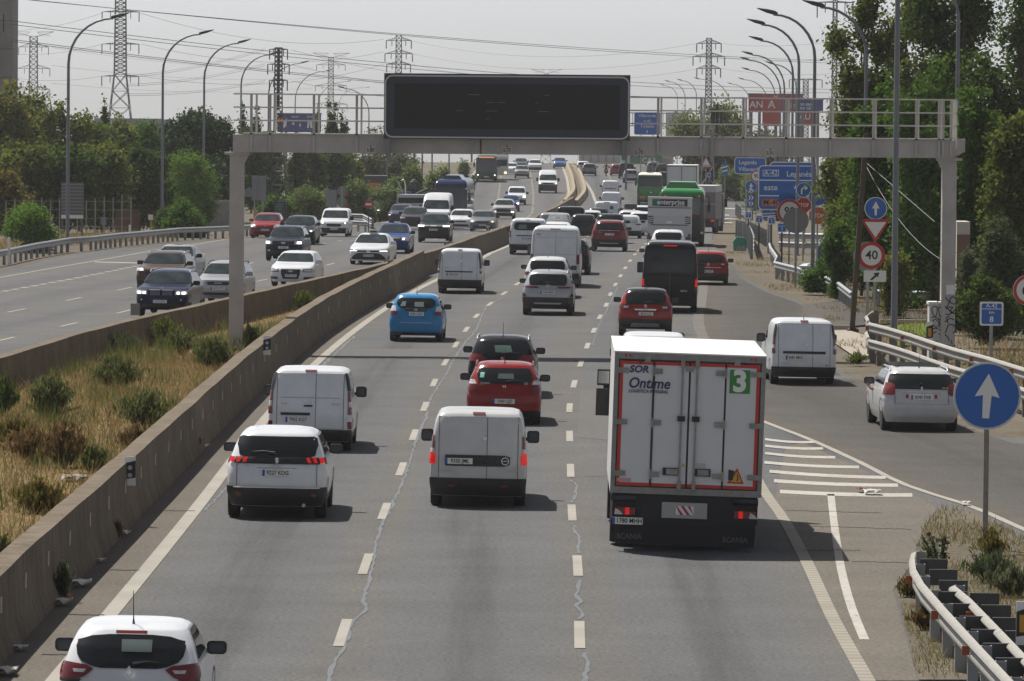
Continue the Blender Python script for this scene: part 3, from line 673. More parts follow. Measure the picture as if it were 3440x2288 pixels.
P = np.stack([rng.uniform(4.5, 14, 60000), rng.uniform(66, 112, 60000), np.full(60000, .02)], 1); P = P[in_poly(P, ga)]
P = P[(np.sin(P[:, 0]*2.1+P[:, 1]*.4)+np.sin(P[:, 1]*.9-P[:, 0])+rng.uniform(-1.2, 1.2, len(P))) > -.5]
grass('gore_grass', P[:16000], .05, .24, .016, leafmat('gore_grass_blades', [(.25, .19, .09), (.17, .145, .055), (.11, .115, .035), (.30, .23, .13)], .3, .8))
PL = np.array([[p.x, p.y] for p in (at(2960,1098), at(3130,1080), at(3180,1150), at(3000,1165))])
def shrub(name, label, px, py, h, r, kind, n, group='wild shrubs on the median', lean=.5, leaf=.07):
    p = at(px, py); p.z = zp(p.y)+.03; root = empty(name, p, 0, label, 'shrub', group); V = []; mb = MB(); C = []
    ns = max(14, n//26)
    for i in range(ns):
        a = random.uniform(0, 6.28); e = random.random()**.6; tip = Vector((math.cos(a)*r*e*random.uniform(.6, 1.2), math.sin(a)*r*e*random.uniform(.6, 1.2), h*(1-.40*e*e)*random.uniform(.5, 1.25)))
        mid = Vector((tip.x*.4, tip.y*.4, tip.z*.55)); mb.tube([(0, 0, 0), mid, tip], [.010, .007, .002], 3, False)
        for k in range(n//ns):
            t = random.uniform(.22, 1); q = mid*(2*t) if t < .5 else mid.lerp(tip, 2*t-1); s = .02+.035*r*(1-t*.6); C.append((q.x+random.gauss(0, s), q.y+random.gauss(0, s), max(.02, q.z+random.gauss(0, s))))
    C = np.array(C); nn = len(C)
    d = rng.normal(size=(nn, 3))*.45; d[:, 2] = np.abs(d[:, 2])+.8; d /= np.linalg.norm(d, axis=1)[:, None]
    b = np.cross(d, rng.normal(size=(nn, 3))); b /= np.linalg.norm(b, axis=1)[:, None]; s = (leaf*rng.uniform(.7, 1.5, nn))[:, None]
    V = np.stack([C-d*s, C+b*s*.22, C+d*s, C-b*s*.22], 1).reshape(-1, 3)
    quad_mesh('foliage', V, LM[kind], root); mb.build('stems', BARK, root); return root
for a in (('tall dark green shrub in the left of the dry median', 165, 1420, 1.02, 0.68, 'weed', 4200), ('wide green shrub in the middle of the median', 395, 1310, 0.82, 0.81, 'weed', 4500), ('green shrub leaning on the barrier near its bend', 480, 1440, 0.82, 0.81, 'weed', 4200),
 ('bright green shrub at the foot of the left gantry leg', 715, 1245, 0.82, 0.68, 'weed', 4500), ('grassy green shrub right of the left gantry leg', 840, 1180, 0.74, 0.47, 'weed', 2500), ('small green shrub behind the left gantry leg', 600, 1195, 0.66, 0.68, 'weed', 2600),
 ('reddish brown dead shrub below the tall dark green one', 215, 1575, 0.82, 0.64, 'brown', 3000), ('brown dead weed clump near the lower left', 110, 1560, 0.66, 0.68, 'brown', 2500), ('brown weed clump by the barrier', 455, 1520, 0.49, 0.42, 'brown', 1600),
 ('small green shrub beside the barrier reflector', 315, 1595, 0.49, 0.34, 'weed', 1800), ('brown weeds at the lower left corner of the median', 130, 1730, 0.57, 0.59, 'rust', 2400), ('low green weed by the wall at the lower left', 10, 1905, 0.41, 0.34, 'weed', 1200),
 ('dark weeds along the oncoming barrier', 400, 1200, 0.66, 0.85, 'grey', 2500), ('dark green shrub at the left edge of the median', 10, 1400, 0.90, 0.51, 'dark', 2000), ('pale green weeds on the median at the far left', 40, 1505, 0.57, 0.59, 'rust', 2200),
 ('thin weeds between the two barriers', 1020, 1045, 0.61, 0.59, 'olive', 2000), ('sparse weeds between the converging barriers', 1120, 1000, 0.57, 0.51, 'olive', 1600), ('olive weeds in front of the oncoming barrier', 560, 1165, 0.74, 0.68, 'olive', 2400)):
    shrub('wild_shrub', *a)
for a in (('weeds growing at the barrier foot beside white litter', 215, 2020, .55, .18, 'grey', 700), ('dry weeds at the barrier foot with a plastic scrap', 645, 1520, .5, .25, 'brown', 700), ('tiny weeds at the barrier foot', 395, 1815, .3, .15, 'brown', 300)):
    shrub('roadside_weed', *a, group='weeds at the barrier foot', leaf=.05)
for a in (('grey-green weeds on the gore island at the right', 3330, 1960, .45, .5, 'grey', 2200), ('white-flecked weeds on the gore island', 3400, 2010, .45, .5, 'haze', 1800), ('weeds at the foot of the arrow sign', 3330, 1870, .4, .35, 'rust', 1200), ('dry weeds at the asphalt corner of the gore', 3060, 2010, .3, .3, 'rust', 900), ('low weeds beside the guardrail posts', 3110, 2120, .35, .3, 'brown', 900), ('weeds beside the pavement end', 2880, 1225, .35, .45, 'olive', 900)):
    shrub('gore_weed', *a, group='weeds on the gore island', leaf=.05)
# dried memorial bouquet tied to the guardrail end
p = at(3160, 1960); r = empty('flower_bouquet', p, 0, 'withered flower bouquet tied to the guardrail end', 'bouquet')
mb = MB(); C = []
for i in range(26):
    a = random.uniform(0, 6.28); t = Vector((math.cos(a)*.2-.12, math.sin(a)*.2, random.uniform(.45, .9))); mb.tube([(0, 0, .1), t*.6+Vector((0, 0, .1)), t], [.012, .01, .008], 4, False)
    for k in range(20): C.append((t.x*random.uniform(.5, 1)+random.gauss(0, .035), t.y+random.gauss(0, .035), t.z*random.uniform(.45, 1)))
mb.build('stems', mat('dead_stem', (.05, .055, .04), .9), r); quad_mesh('leaves', leaves(np.array(C), .07), LM['grey'], r)
mb = MB()
for q in ((.05, 0, .72), (.1, .05, .66), (-.2, 0, .80), (-.05, -.05, .7)): mb.ball(q, .04, 8, 5)
mb.build('blossoms', mat('withered_red', (.10, .035, .035), .9, noise=.4, nscale=20), r)
# ================================================================ gantry with message sign
GD = 174.0
GREY = mat('gantry_paint', (.43, .41, .395), .6, spec=.25, noise=.13, nscale=1.4)
GREYD = mat('gantry_dark', (.18, .18, .19), .6, noise=.1)
def gx(px, py=480): return pt(px, py, GD).x
zb, zt = pt(1720, 519, GD).z, pt(1720, 454, GD).z
g = empty('sign_gantry', (0, GD, 0), 0, 'pale grey steel gantry spanning the near carriageway with railing on top', 'gantry')
xa, xb = gx(782), gx(3205)
MB().box(xa, xb, 0, .85, zb, zt-.05).build('beam', GREY, g)
mb = MB(); mb.box(xa+.3, xb-.1, -.06, .92, zt-.05, zt)
mb.build('walkway', GREY, g)
for px in (844, 907, 1054, 1198, 2210, 2355, 2496, 2641, 2789, 2934, 3078, 3154, 3168, 3195):
    x = gx(px); MB().box(x-.038, x+.038, -.06, -.003, zb+.01, zt+1.2).build('railing_post', GREY, g)
for px in (844, 907, 1054, 1198, 2210, 2355, 2496, 2641, 2789, 2934, 3078, 3154):
    x = gx(px)+.12; MB().box(x-.03, x+.03, .86, .92, zt, zt+1.18).build('railing_post', GREY, g)
mb = MB()
for dz in (.385, .785, 1.19):
    mb.box(xa+.02, gx(1288), -.085, -.062, zt+dz-.022, zt+dz+.022); mb.box(gx(2118), xb+.05, -.085, -.062, zt+dz-.022, zt+dz+.022); mb.box(xa+.3, xb, .922, .945, zt+dz-.02, zt+dz+.02)
for dx in (.35, .75): mb.box(xb-.02, xb+.02, dx-.02, dx+.02, zt, zt+1.2)
mb.box(xb+.05, xb+.09, -.08, .94, zt+1.17, zt+1.21); mb.box(xb+.05, xb+.09, -.08, .94, zt+.76, zt+.80); mb.box(xb+.05, xb+.09, -.08, .94, zt+.36, zt+.40)
for yy in (-.08, .3, .9): mb.box(xb+.05, xb+.09, yy, yy+.04, zt-.3, zt+1.2)
mb.build('handrail', mat('handrail_paint', (.60, .57, .53), .5), g)
MB().prism([(xb+.002, zb+.02), (xb+.35, zb+.2), (xb+.35, zt), (xb+.002, zt-.02)], .1, .7).build('end_plate', GREY, g)
for px, dirn in ((795, 1), (3193, -1)):
    c = gx(px); leg = MB(); w = .215
    leg.prism([(c-w, -.2), (c+w, -.2), (c+w, zb-.36), (c+w+(.11 if dirn > 0 else 0), zb-.14), (c+w+(.11 if dirn > 0 else 0), zb-.08), (c-w-(.11 if dirn < 0 else 0), zb-.08), (c-w-(.11 if dirn < 0 else 0), zb-.14), (c-w, zb-.36)], .15, .70)
    o = leg.build('leg', GREY, g)
    MB().box(c-w-.16, c+w+.16, .05, .80, zb-.08, zb-.002).build('flange', GREY, o)
    for dx in (-.14, -.07, 0, .07, .14): pass
cm = gx(1585); MB().box(cm-.03, cm+.03, -.10, -.062, zb-.25, zt).build('cable_post', GREY, g); MB().box(gx(1612), gx(1618), -.012, -.003, zb, zt-.1).build('rust_streak', mat('rust', (.20, .13, .08), .9, noise=.4), g)
x = gx(2392); mb = MB(); mb.box(x-.05, x+.05, -.13, -.062, zb-.16, zt+.06); mb.prism([(x-.35, zt-.02), (x, zt+.10), (x+.35, zt-.02), (x+.35, zt+.03), (x, zt+.15), (x-.35, zt+.03)], -.2, -.14)
for i in range(5): mb.box(x-.11, x-.055, -.09, -.062, zb+.05+i*.11, zb+.09+i*.11)
s_ = tag(mb.build('traffic_sensor', mat('sensor_grey', (.32, .31, .30), .6)), 'small traffic sensor with roof clamped to the gantry beam', 'sensor'); s_.location = (0, GD, 0)
x = gx(2405); mb = MB(); mb.box(x-.16, x-.02, -.1, .1, zt+.35, zt+.85); mb.box(x+.0, x+.08, -.05, .05, zt-.02, zt+1.0); mb.box(x+.12, x+.2, -.1, .1, zt+.40, zt+.80)
s_ = tag(mb.build('traffic_radar', mat('radar_dark', (.06, .06, .065), .5)), 'dark pair of radar boxes behind the gantry railing', 'radar'); s_.location = (0, GD+.3, 0)
# message sign
D2 = GD-.55; sx0, sx1 = pt(1290, 350, D2).x, pt(2117, 350, D2).x; sz0, sz1 = pt(1703, 469, D2).z, pt(1703, 249, D2).z
ms = empty('message_sign', (0, D2, 0), 0, 'large dark electronic message sign mounted on the gantry', 'message sign')
MB().box(sx0, sx1, 0, .45, sz0, sz1).build('cabinet', mat('cabinet_dark', (.045, .047, .05), .5, noise=.1), ms)
bd = MB(); o1 = rrect(sx0+.02, sx1-.02, sz0+.03, sz1-.05, .24); o2 = rrect(sx0+.065, sx1-.065, sz0+.075, sz1-.095, .20); n = len(o1)
bd.add([(a, -.008, b) for a, b in o1]+[(a, -.008, b) for a, b in o2]+[(a, -.001, b) for a, b in o1], [(i, (i+1) % n, (i+1) % n+n, i+n) for i in range(n)]+[(i+2*n, (i+1) % n+2*n, (i+1) % n, i) for i in range(n)])
bd.build('border', mat('sign_border', (.50, .50, .50), .5), ms)
MB().prism(rrect(sx0+.066, sx1-.066, sz0+.076, sz1-.096, .2), -.006, -.002).build('front_panel', mat('panel_navy', (.036, .041, .058), .45, noise=.06, nscale=2), ms)
dx0, dx1, dz0, dz1 = pt(1325, 350, D2).x, pt(2082, 350, D2).x, pt(1703, 434, D2).z, pt(1703, 283, D2).z
disp = MB().box(dx0, dx1, -.014, -.007, dz0, dz1).build('display', mat('display_black', (.006, .006, .006), .35), ms)
mb = MB(); nl = 36
for i in range(nl): z = dz0+(dz1-dz0)*(i+.5)/nl; mb.box(dx0+.01, dx1-.01, -.03, -.0145, z-.008, z+.003)
mb.build('louvre', mat('louvre_black', (.011, .011, .010), .5), disp)
mb = MB()
for (a, b, y) in ((1572, 1612, 318), (1633, 1662, 344), (1670, 1698, 344), (1532, 1556, 372), (1634, 1670, 373), (1632, 1644, 399), (1829, 1845, 320), (1798, 1808, 346), (1808, 1843, 375)):
    z = pt(a, y, D2).z; mb.box(pt(a, y, D2).x, pt(b, y, D2).x, -.036, -.031, z-.006, z+.006)
mb.build('glint_strip', mat('glint', (.24, .22, .20), .4), disp)
for px in (1305, 2096):
    c = gx(px); MB().box(c-.075, c+.075, .0, .52, zb-.14, sz0-.003).build('bracket', mat('bracket_grey', (.20, .205, .215), .5, metal=.2), ms)
for px, py, s in ((1245, 504, '5.80'), (1703, 505, '5.75'), (2147, 512, '5.79'), (2588, 515, '5.91')):
    q = pt(px, py, GD-.02); r = empty('height_plate', q, 0, 'white clearance plate reading %s on the gantry beam' % s, 'sign', 'clearance plates on the gantry')
    MB().box(-.145, .145, .0, .012, -.125, .125).build('plate', mat('plate_pale', (.50, .48, .455), .5), r)
    text(s, .17, INK, (0, -.003, 0), r, bold=.01, sx=.8); mb = MB()
    for k in (1, -1): mb.prism([(-.04, k*.125), (.04, k*.125), (0, k*.088)], -.004, -.001)
    mb.build('arrow_mark', INK, r)
q = pt(3193, 973, GD+.15); tag(MB().box(-.13, .13, -.012, -.002, -.145, .145).build('blank_sticker', SIGNW), 'blank white sticker on the right gantry leg', 'sticker').location = q
# graffiti: cabinet beside the right leg
c0, c1 = pt(3120, 1080, GD+.4).x, pt(3168, 1080, GD+.4).x
gb = empty('concrete_block', (0, GD+.2, 0), 0, 'pale grey concrete block with black graffiti left of the right gantry leg', 'block')
MB().box(c0, c1-.01, 0, .8, -.1, 1.62).build('block_body', mat('block_concrete', (.50, .50, .48), .8, noise=.12, nscale=3), gb); MB().box(c0-.03, c1-.01, -.03, .83, 1.62, 1.70).build('cap', mat('block_cap', (.62, .62, .60), .8), gb)
def scribble(parent, m, loops, w=.014):
    mb = MB()
    for L in loops:
        P = []
        for i in range(len(L)-1):
            for k in range(6):
                t = k/6; p0 = L[max(i-1, 0)]; p1 = L[i]; p2 = L[i+1]; p3 = L[min(i+2, len(L)-1)]
                P.append([.5*((2*p1[j])+(-p0[j]+p2[j])*t+(2*p0[j]-5*p1[j]+4*p2[j]-p3[j])*t*t+(-p0[j]+3*p1[j]-3*p2[j]+p3[j])*t**3) for j in (0, 1)])
        P.append(list(L[-1])); o = len(mb.v)
        for i, p in enumerate(P):
            a, b = P[max(i-1, 0)], P[min(i+1, len(P)-1)]; l = math.hypot(b[0]-a[0], b[1]-a[1])+1e-6; nx, nz = -(b[1]-a[1])/l*w, (b[0]-a[0])/l*w
            mb.v += [(p[0]+nx, 0, p[1]+nz), (p[0]-nx, 0, p[1]-nz)]
        mb.f += [(o+2*i, o+2*i+1, o+2*i+3, o+2*i+2) for i in range(len(P)-1)]
    return mb.build('graffiti', m, parent)
GI = mat('graffiti_ink', (.02, .025, .024), .6)
def gp(L, D): return [[(pt(3000+x/4.48, 900+y/4.48, D).x, pt(3000+x/4.48, 900+y/4.48, D).z) for x, y in l] for l in L]
o = scribble(gb, GI, gp([[(760,500),(690,495),(655,530),(700,555),(760,550)],[(640,575),(590,600),(590,660),(630,735),(660,680),(660,600),(630,575)],[(680,590),(720,600),(750,640),(740,700),(705,735),(690,660),(680,590)],[(575,750),(640,740),(700,800),(700,900)],[(640,770),(600,800),(610,860),(655,895),(690,830),(640,770)],[(680,760),(730,800),(750,905)],[(760,720),(725,770),(720,800)],[(655,950),(610,985),(595,930),(640,910),(700,930),(760,985),(720,1000),(680,990)]], GD+.2)); o.location.y = -.006
o = scribble(g, GI, gp([[(785,440),(850,510),(920,545),(960,500),(920,440),(870,450),(850,510),(800,620)],[(780,575),(850,640),(930,690)],[(830,600),(900,590),(860,660),(940,690)],[(950,610),(870,690),(790,700)],[(790,760),(850,720)],[(775,815),(860,760),(915,785)],[(810,770),(830,840)],[(790,980),(830,870),(900,855),(940,900),(930,960),(900,980)],[(780,1000),(820,1040),(850,1100)],[(830,1165),(880,1180),(940,1165)],[(880,1090),(885,1150)]], GD+.15), .017); o.location.y = .144
# ================================================================ signs on posts
def sign_root(name, label, px, py, D, cat='sign', zb=None, group=None):
    q = pt(px, py, D); base = zp(D) if zb is None else zb
    return empty(name, (q.x, D, base), 0, label, cat, group), q.z-base
def posts(r, xs, h, w=.04, m=GALV, name='post'):
    for x in xs: MB().box(x-w, x+w, .03, .03+1.6*w, -.1, h).build(name, m, r)
def disc(r, z, rad, m, x=0, y0=-.02, y1=.0, name='panel', n=32): return MB().prism(circ(x, z, rad, n), y0, y1).build(name, m, r)
def ring(r, z, r0, r1, m, x=0, y=-.026, name='rim', n=32):
    mb = MB(); a = circ(x, z, r1, n); b = circ(x, z, r0, n); mb.add([(p[0], y, p[1]) for p in a]+[(p[0], y, p[1]) for p in b], [(i, (i+1) % n, (i+1) % n+n, i+n) for i in range(n)]); return mb.build(name, m, r)
def arrow(r, z, s, m, ang=0, x=0, y=-.03, kind='up'):
    if kind == 'up': P = [(-.11, -.72), (.11, -.72), (.14, .02), (.40, -.04), (0, .72), (-.40, -.04), (-.14, .02)]
    else: P = [(-.5, -.72), (-.28, -.72), (-.28, .0), (-.1, .2), (.2, .2), (.2, .42), (.66, .1), (.2, -.25), (.2, -.02), (-.02, -.02), (-.02, .2)][:0] or [(-.42, -.66), (-.2, -.66), (-.2, -.05), (-.02, .15), (.2, .15), (.2, -.08), (.62, .27), (.2, .62), (.2, .38), (-.12, .38), (-.42, .08)]
    c, q = math.cos(ang), math.sin(ang); P = [(x+s*(a*c-b*q), z+s*(a*q+b*c)) for a, b in P]
    return MB().prism(P, y-.003, y).build('arrow', m, r)
def round_sign(name, label, px, py, D, rad, face, post=True, back=False, txt=None, arrow_kind=None, ang=0, rimm=None, zb=None, pr=.035, pm=GALV):
    r, h = sign_root(name, label, px, py, D, zb=zb)
    if back:
        disc(r, h, rad, SIGNBACK, y0=0, y1=.02); MB().box(-.05, .05, -.06, -.002, 0 if post else h-rad, h+rad*.98).build('post', GALV, r)
    else:
        if post: MB().box(-pr, pr, .02, .02+2*pr, -.1, h+rad*.6).build('post', pm, r)
        disc(r, h, rad, SIGNW)
        if face is SIGNR and txt: ring(r, h, rad*.78, rad*.985, SIGNR)
        else: disc(r, h, rad*.94, face, y0=-.024, y1=-.0205, name='face')
        if txt: text(txt, rad*.95, INK, (0, -.026, h), r, bold=.014, sx=.9)
        if arrow_kind: arrow(r, h, rad*.92, SIGNW, ang, kind=arrow_kind)
    return r
def tri_down(r, z, w):
    mb = MB().prism([(-w/2, z+w*.38), (w/2, z+w*.38), (0, z-w*.42)], -.02, 0); mb.build('panel', SIGNR, r)
    MB().prism([(-w*.36, z+w*.28), (w*.36, z+w*.28), (0, z-w*.24)], -.024, -.0205).build('face', SIGNW, r)
def octagon(r, z, rad, m, x=0):
    MB().prism(circ(x, z, rad, 8, math.pi/8), -.02, 0).build('panel', SIGNW, r); MB().prism(circ(x, z, rad*.95, 8, math.pi/8), -.024, -.0205).build('face', m, r); text('STOP', rad*.62, SIGNW, (x, -.026, z), r, bold=.014, sx=.85)
def board(r, x0, x1, z0, z1, m, rad=.12, border=SIGNW, y=0, name='panel'):
    MB().prism(rrect(x0, x1, z0, z1, rad), y-.03, y).build(name, border, r); MB().prism(rrect(x0+.05, x1-.05, z0+.05, z1-.05, rad*.8), y-.034, y-.0305).build('face', m, r)
# foreground arrow
r = round_sign('arrow_sign', 'large blue round sign with white up arrow on a post at the gore', 3316, 1330, at(3268, 1848).y, 114/sc(at(3268, 1848).y), SIGNB, arrow_kind='up', ang=-.06, pr=.045, pm=mat('post_taupe', (.22, .20, .18), .7, noise=.1))
ring(r, pt(3316, 1330, r.location.y).z-r.location.z, 108/sc(r.location.y), 114/sc(r.location.y), SILVER)
D = 167.0; r, h = sign_root('kilometre_sign', 'blue kilometre marker reading A-42 km 8 on a grey post', 3331, 1054, D)
MB().box(-.045, .045, .02, .08, -.1, h).build('post', GALV, r); board(r, -.345, .345, h-.35, h+.35, SIGNB, .06); MB().box(-.30, .30, -.037, -.0345, h+.13, h+.15).build('divider', SIGNW, r)
text('A-42', .17, SIGNW, (0, -.036, h+.23), r, bold=.008); text('km', .13, SIGNW, (0, -.036, h+.04), r, bold=.01); text('8', .24, SIGNW, (0, -.036, h-.17), r, bold=.018)
round_sign('speed_limit_sign', 'red ringed speed limit sign cut off by the right frame edge', 3455, 975, 165, .45, SIGNR, txt='60')
# arrow + yield + 40 + arrow plate
D = 192.0; r, h = sign_root('sign_post', 'post carrying blue arrow, yield, speed limit 40 and arrow plate signs', 2941, 775, D); k = 1/sc(D)
MB().box(-.04, .04, .02, .09, -.1, h+.9).build('post', GALV, r)
q = pt(2941, 700, D).z-r.location.z; disc(r, q, 38*k, SIGNW); disc(r, q, 35.5*k, SIGNB, y0=-.024, y1=-.0205, name='face'); arrow(r, q, 33*k, SIGNW)
tri_down(r, h+.01, 100*k); q = pt(2928, 858, D).z-r.location.z; disc(r, q, 45*k, SIGNW, x=-13*k, y0=-.05, y1=-.03); ring(r, q, 34*k, 46*k, SIGNR, x=-13*k, y=-.056); text('40', 42*k, INK, (-12*k, -.056, q), r, bold=.012)
q = pt(2938, 928, D).z-r.location.z; MB().box(-.38, .38, -.02, 0, q-.19, q+.19).build('panel', SIGNW, r); MB().prism([(-.17, q-.12), (-.10, q-.14), (.06, q+.0), (.09, q-.05), (.15, q+.13), (-.06, q+.10), (-.0, q+.05)], -.024, -.0205).build('arrow', INK, r)
round_sign('blank_sign', 'grey back of a round sign behind the speed limit 40', 2915, 862, 193.5, 50/sc(193), None, back=True)
# leaning pole
a, b = at(2862, 1112), pt(2905, 530, 188); r = empty('utility_pole', a, 0, 'dark leaning steel utility pole left of the yield sign', 'pole')
v = b-a; top = v*1.13; w = .088; MB().add([(-w, -w, 0), (w, -w, 0), (w, w, 0), (-w, w, 0), (top.x-w, top.y-w, top.z), (top.x+w, top.y-w, top.z), (top.x+w, top.y+w, top.z), (top.x-w, top.y+w, top.z)], [(0,3,2,1),(4,5,6,7),(0,1,5,4),(1,2,6,5),(2,3,7,6),(3,0,4,7)]).build('shaft', BROWNP, r)
MB().ball((0.03, -.05, .02), (.22, .2, .12), 10, 5).build('footing', BROWNP, r)
# direction sign A-42
D = 300.0; r, h = sign_root('direction_sign', 'large blue direction sign reading A-42 Leganés este M-40', 2646, 631, D); k = 1/sc(D)
board(r, -99*k, 99*k, h-75*k, h+75*k, SIGNB, .25); posts(r, (-55*k, 55*k), h+60*k, .06)
for dz in (25, -27): MB().box(-95*k, 95*k, -.038, -.0345, h+dz*k-.03, h+dz*k+.03).build('divider', SIGNW, r)
MB().prism(rrect(-84*k, -30*k, h+38*k, h+60*k, .04), -.037, -.0345).build('route_frame', SIGNW, r); MB().prism(rrect(-82*k, -32*k, h+40*k, h+58*k, .04), -.0405, -.0375).build('route_field', SIGNB, r)
text('A-42', .36, SIGNW, (-57*k, -.042, h+49*k), r, bold=.008); text('Leganés', .42, SIGNW, (38*k, -.042, h+46*k), r, bold=.008); text('este', .44, SIGNW, (-57*k, -.042, h), r, bold=.008); arrow(r, h-2*k, .4, SIGNW, x=30*k, y=-.038)
MB().prism(rrect(-86*k, -22*k, h-62*k, h-38*k, .03), -.037, -.0345).build('route_frame', mat('orange_field', (.50, .17, .04), .5), r); text('M-40', .42, INK, (-54*k, -.042, h-50*k), r, bold=.008)
D = 318.0; r, h = sign_root('direction_sign', 'blue sign edge showing just above the large A-42 sign', 2665, 590, D); k = 1/sc(D); board(r, -80*k, 80*k, h-45*k, h+46*k, SIGNB, .25); posts(r, (-40*k, 40*k), h, .06)
D = 420.0; r, h = sign_root('direction_sign', 'smaller blue sign reading Leganés Villaverde by the far slope', 2520, 557, D); k = 1/sc(D)
board(r, -53*k, 53*k, h-28*k, h+28*k, SIGNB, .2); posts(r, (-12*k,), h+.3, .06); text('Leganés', .42, SIGNW, (-8*k, -.042, h+11*k), r, bold=.008); text('Villaverde', .42, SIGNW, (-1*k, -.042, h-12*k), r, bold=.008)
round_sign('speed_limit_sign', 'far speed limit 90 sign beside the large blue sign', 2541, 592, 400, 20/sc(400), SIGNR, txt='90')
r = round_sign('arrow_sign', 'blue up arrow sign above white chevrons at the far slip road', 2523, 627, 385, 20/sc(385), SIGNB, arrow_kind='up')
h = pt(2523, 627, 385).z-r.location.z
for i, y in enumerate((640, 664, 684)):
    z = pt(2523, y, 385).z-r.location.z
    if i: MB().box(-.22, .22, -.02, 0, z-.18, z+.18).build('panel', SIGNB, r)
    for dx in (-.12, .06): MB().prism([(dx-.06, z+.14), (dx+.02, z+.14), (dx+.12, z), (dx+.02, z-.14), (dx-.06, z-.14), (dx+.04, z)], -.036, -.0325).build('chevron', SIGNW, r)
r = round_sign('speed_limit_sign', 'speed limit 90 sign with blue square panel behind it', 2652, 711, 252, 42/sc(252), SIGNR, txt='90'); k = 1/sc(252); h = pt(2652, 711, 252).z-r.location.z
MB().box(-36*k, 20*k, .01, .03, h-5*k, h+60*k).build('back_board', SIGNB, r); MB().prism([(-2*k, h+44*k), (5*k, h+32*k), (-9*k, h+32*k)], .003, .0095).build('arrow', SIGNW, r)
round_sign('blank_sign', 'grey back of a round sign in front of the stop signs', 2674, 741, 240, 43/sc(240), None, back=True)
D = 282; r = round_sign('turn_sign', 'blue right-turn arrow sign above a red stop sign', 2700, 638, D, 25/sc(D), SIGNB, arrow_kind='turn'); octagon(r, pt(2704, 690, D).z-r.location.z, 28/sc(D), SIGNR)
D = 262; r = round_sign('turn_sign', 'blue right arrow sign above a faded orange stop sign', 2747, 661, D, 31/sc(D), SIGNB, arrow_kind='up', ang=-math.pi/2); octagon(r, pt(2747, 725, D).z-r.location.z, 32/sc(D), mat('sign_faded', (.46, .12, .03), .5))
for px, py, D, s in ((2550, 736, 300, '4'), (2592, 741, 290, '3'), (2627, 765, 268, '2'), (2514, 722, 320, '5')):
    r, h = sign_root('marker_sign', 'small blue marker plate number %s beside the slip road' % s, px, py, D, group='small blue marker plates'); w = .20 if s != '2' else .23
    MB().box(-.04, .04, .02, .08, -.1, h).build('post', BROWNP, r); board(r, -w, w, h-w, h+w, SIGNB, .03); text(s, .2, SIGNW, (0, -.037, h-.05), r, bold=.008); MB().box(-w*.8, w*.8, -.037, -.0345, h+.07, h+.09).build('divider', SIGNW, r)
D = 560; r, h = sign_root('warning_sign', 'red and white triangle warning sign on the reed slope', 2372, 545, D); w = 46/sc(D); MB().prism([(-w*.5, h-w*.42), (w*.5, h-w*.42), (0, h+w*.46)], -.02, 0).build('panel', SIGNR, r); MB().prism([(-w*.34, h-w*.32), (w*.34, h-w*.32), (0, h+w*.28)], -.026, -.021).build('face', SIGNW, r); posts(r, (0,), h, .05)
for px, py, w, hh, D, l in ((2435, 568, 9, 19, 540, 'blue countdown board with white slashes on the reed slope'), (2301, 537, 9, 15, 640, 'blue countdown board behind the white truck box'), (2582, 722, 22, 12, 300, 'blue and white slashed board under the large direction sign')):
    r, h = sign_root('countdown_sign', l, px, py, D); k = 1/sc(D); MB().box(-w*k, w*k, -.02, 0, h-hh*k, h+hh*k).build('panel', SIGNB, r); posts(r, (0,), h, .05)
    for dz in (-.35, .35): MB().prism([(-w*k, h+(dz-.25)*hh*k), (w*k, h+(dz+.05)*hh*k), (w*k, h+(dz+.3)*hh*k), (-w*k, h+dz*hh*k)], -.026, -.021).build('slash', SIGNW, r)
r, h = sign_root('marker_sign', 'tiny blue marker plate high on the reed slope', 2382, 588, 560); board(r, -.18, .18, h-.2, h+.2, SIGNB, .03); posts(r, (0,), h, .03)
# far gantry signs
D = 640.0
r, h = sign_root('gantry_direction_sign', 'far blue overhead sign reading Villaverde A-42 Toledo', 2174, 415, D); k = 1/sc(D); board(r, -44*k, 44*k, h-38*k, h+38*k, SIGNB, .2)
text('Villaverde', .5, SIGNW, (0, -.042, h+26*k), r, bold=.008); text('A-42', .42, SIGNW, (0, -.042, h+8*k), r, bold=.008); text('Toledo', .55, SIGNW, (0, -.042, h-9*k), r, bold=.008); arrow(r, h-27*k, .3, SIGNW, math.pi, y=-.038); posts(r, (-20*k, 20*k), h, .05)
r, h = sign_root('gantry_direction_sign', 'far white overhead sign reading LEGANES', 2275, 417, D); board(r, -38*k, 38*k, h-40*k, h+39*k, mat('far_white', (.55, .56, .56), .6), .2, border=mat('sign_edge', (.06, .06, .06), .6)); MB().box(-36*k, 36*k, -.037, -.0345, h+19*k, h+20*k).build('divider', INK, r); posts(r, (-20*k, 20*k), h, .05)
text('LEGANES', .42, INK, (0, -.042, h+2*k), r, bold=.01); text('M-406', .26, INK, (0, -.042, h-12*k), r, bold=.01); arrow(r, h-28*k, .25, INK, math.pi*.8, y=-.038)
gz = pt(2200, 398, D+.3).z; g2 = empty('far_gantry', (0, D+.35, 0), 0, 'far lattice sign gantry carrying blue and white overhead signs', 'gantry'); mb = MB(); xa2, xb2 = pt(2105, 400, D).x, pt(2330, 400, D).x
for z in (gz-.9, gz+.55): mb.box(xa2, xb2, 0, .1, z, z+.1)
for i in range(12): x = xa2+(xb2-xa2)*i/11; mb.box(x-.03, x+.03, .02, .08, gz-.9, gz+.6)
mb.build('truss', GREYD, g2); mb = MB()
for x in (xa2, xb2): mb.box(x-.12, x+.12, .12, .35, zp(D)-.3, gz+.6)
mb.build('leg', GREYD, g2)
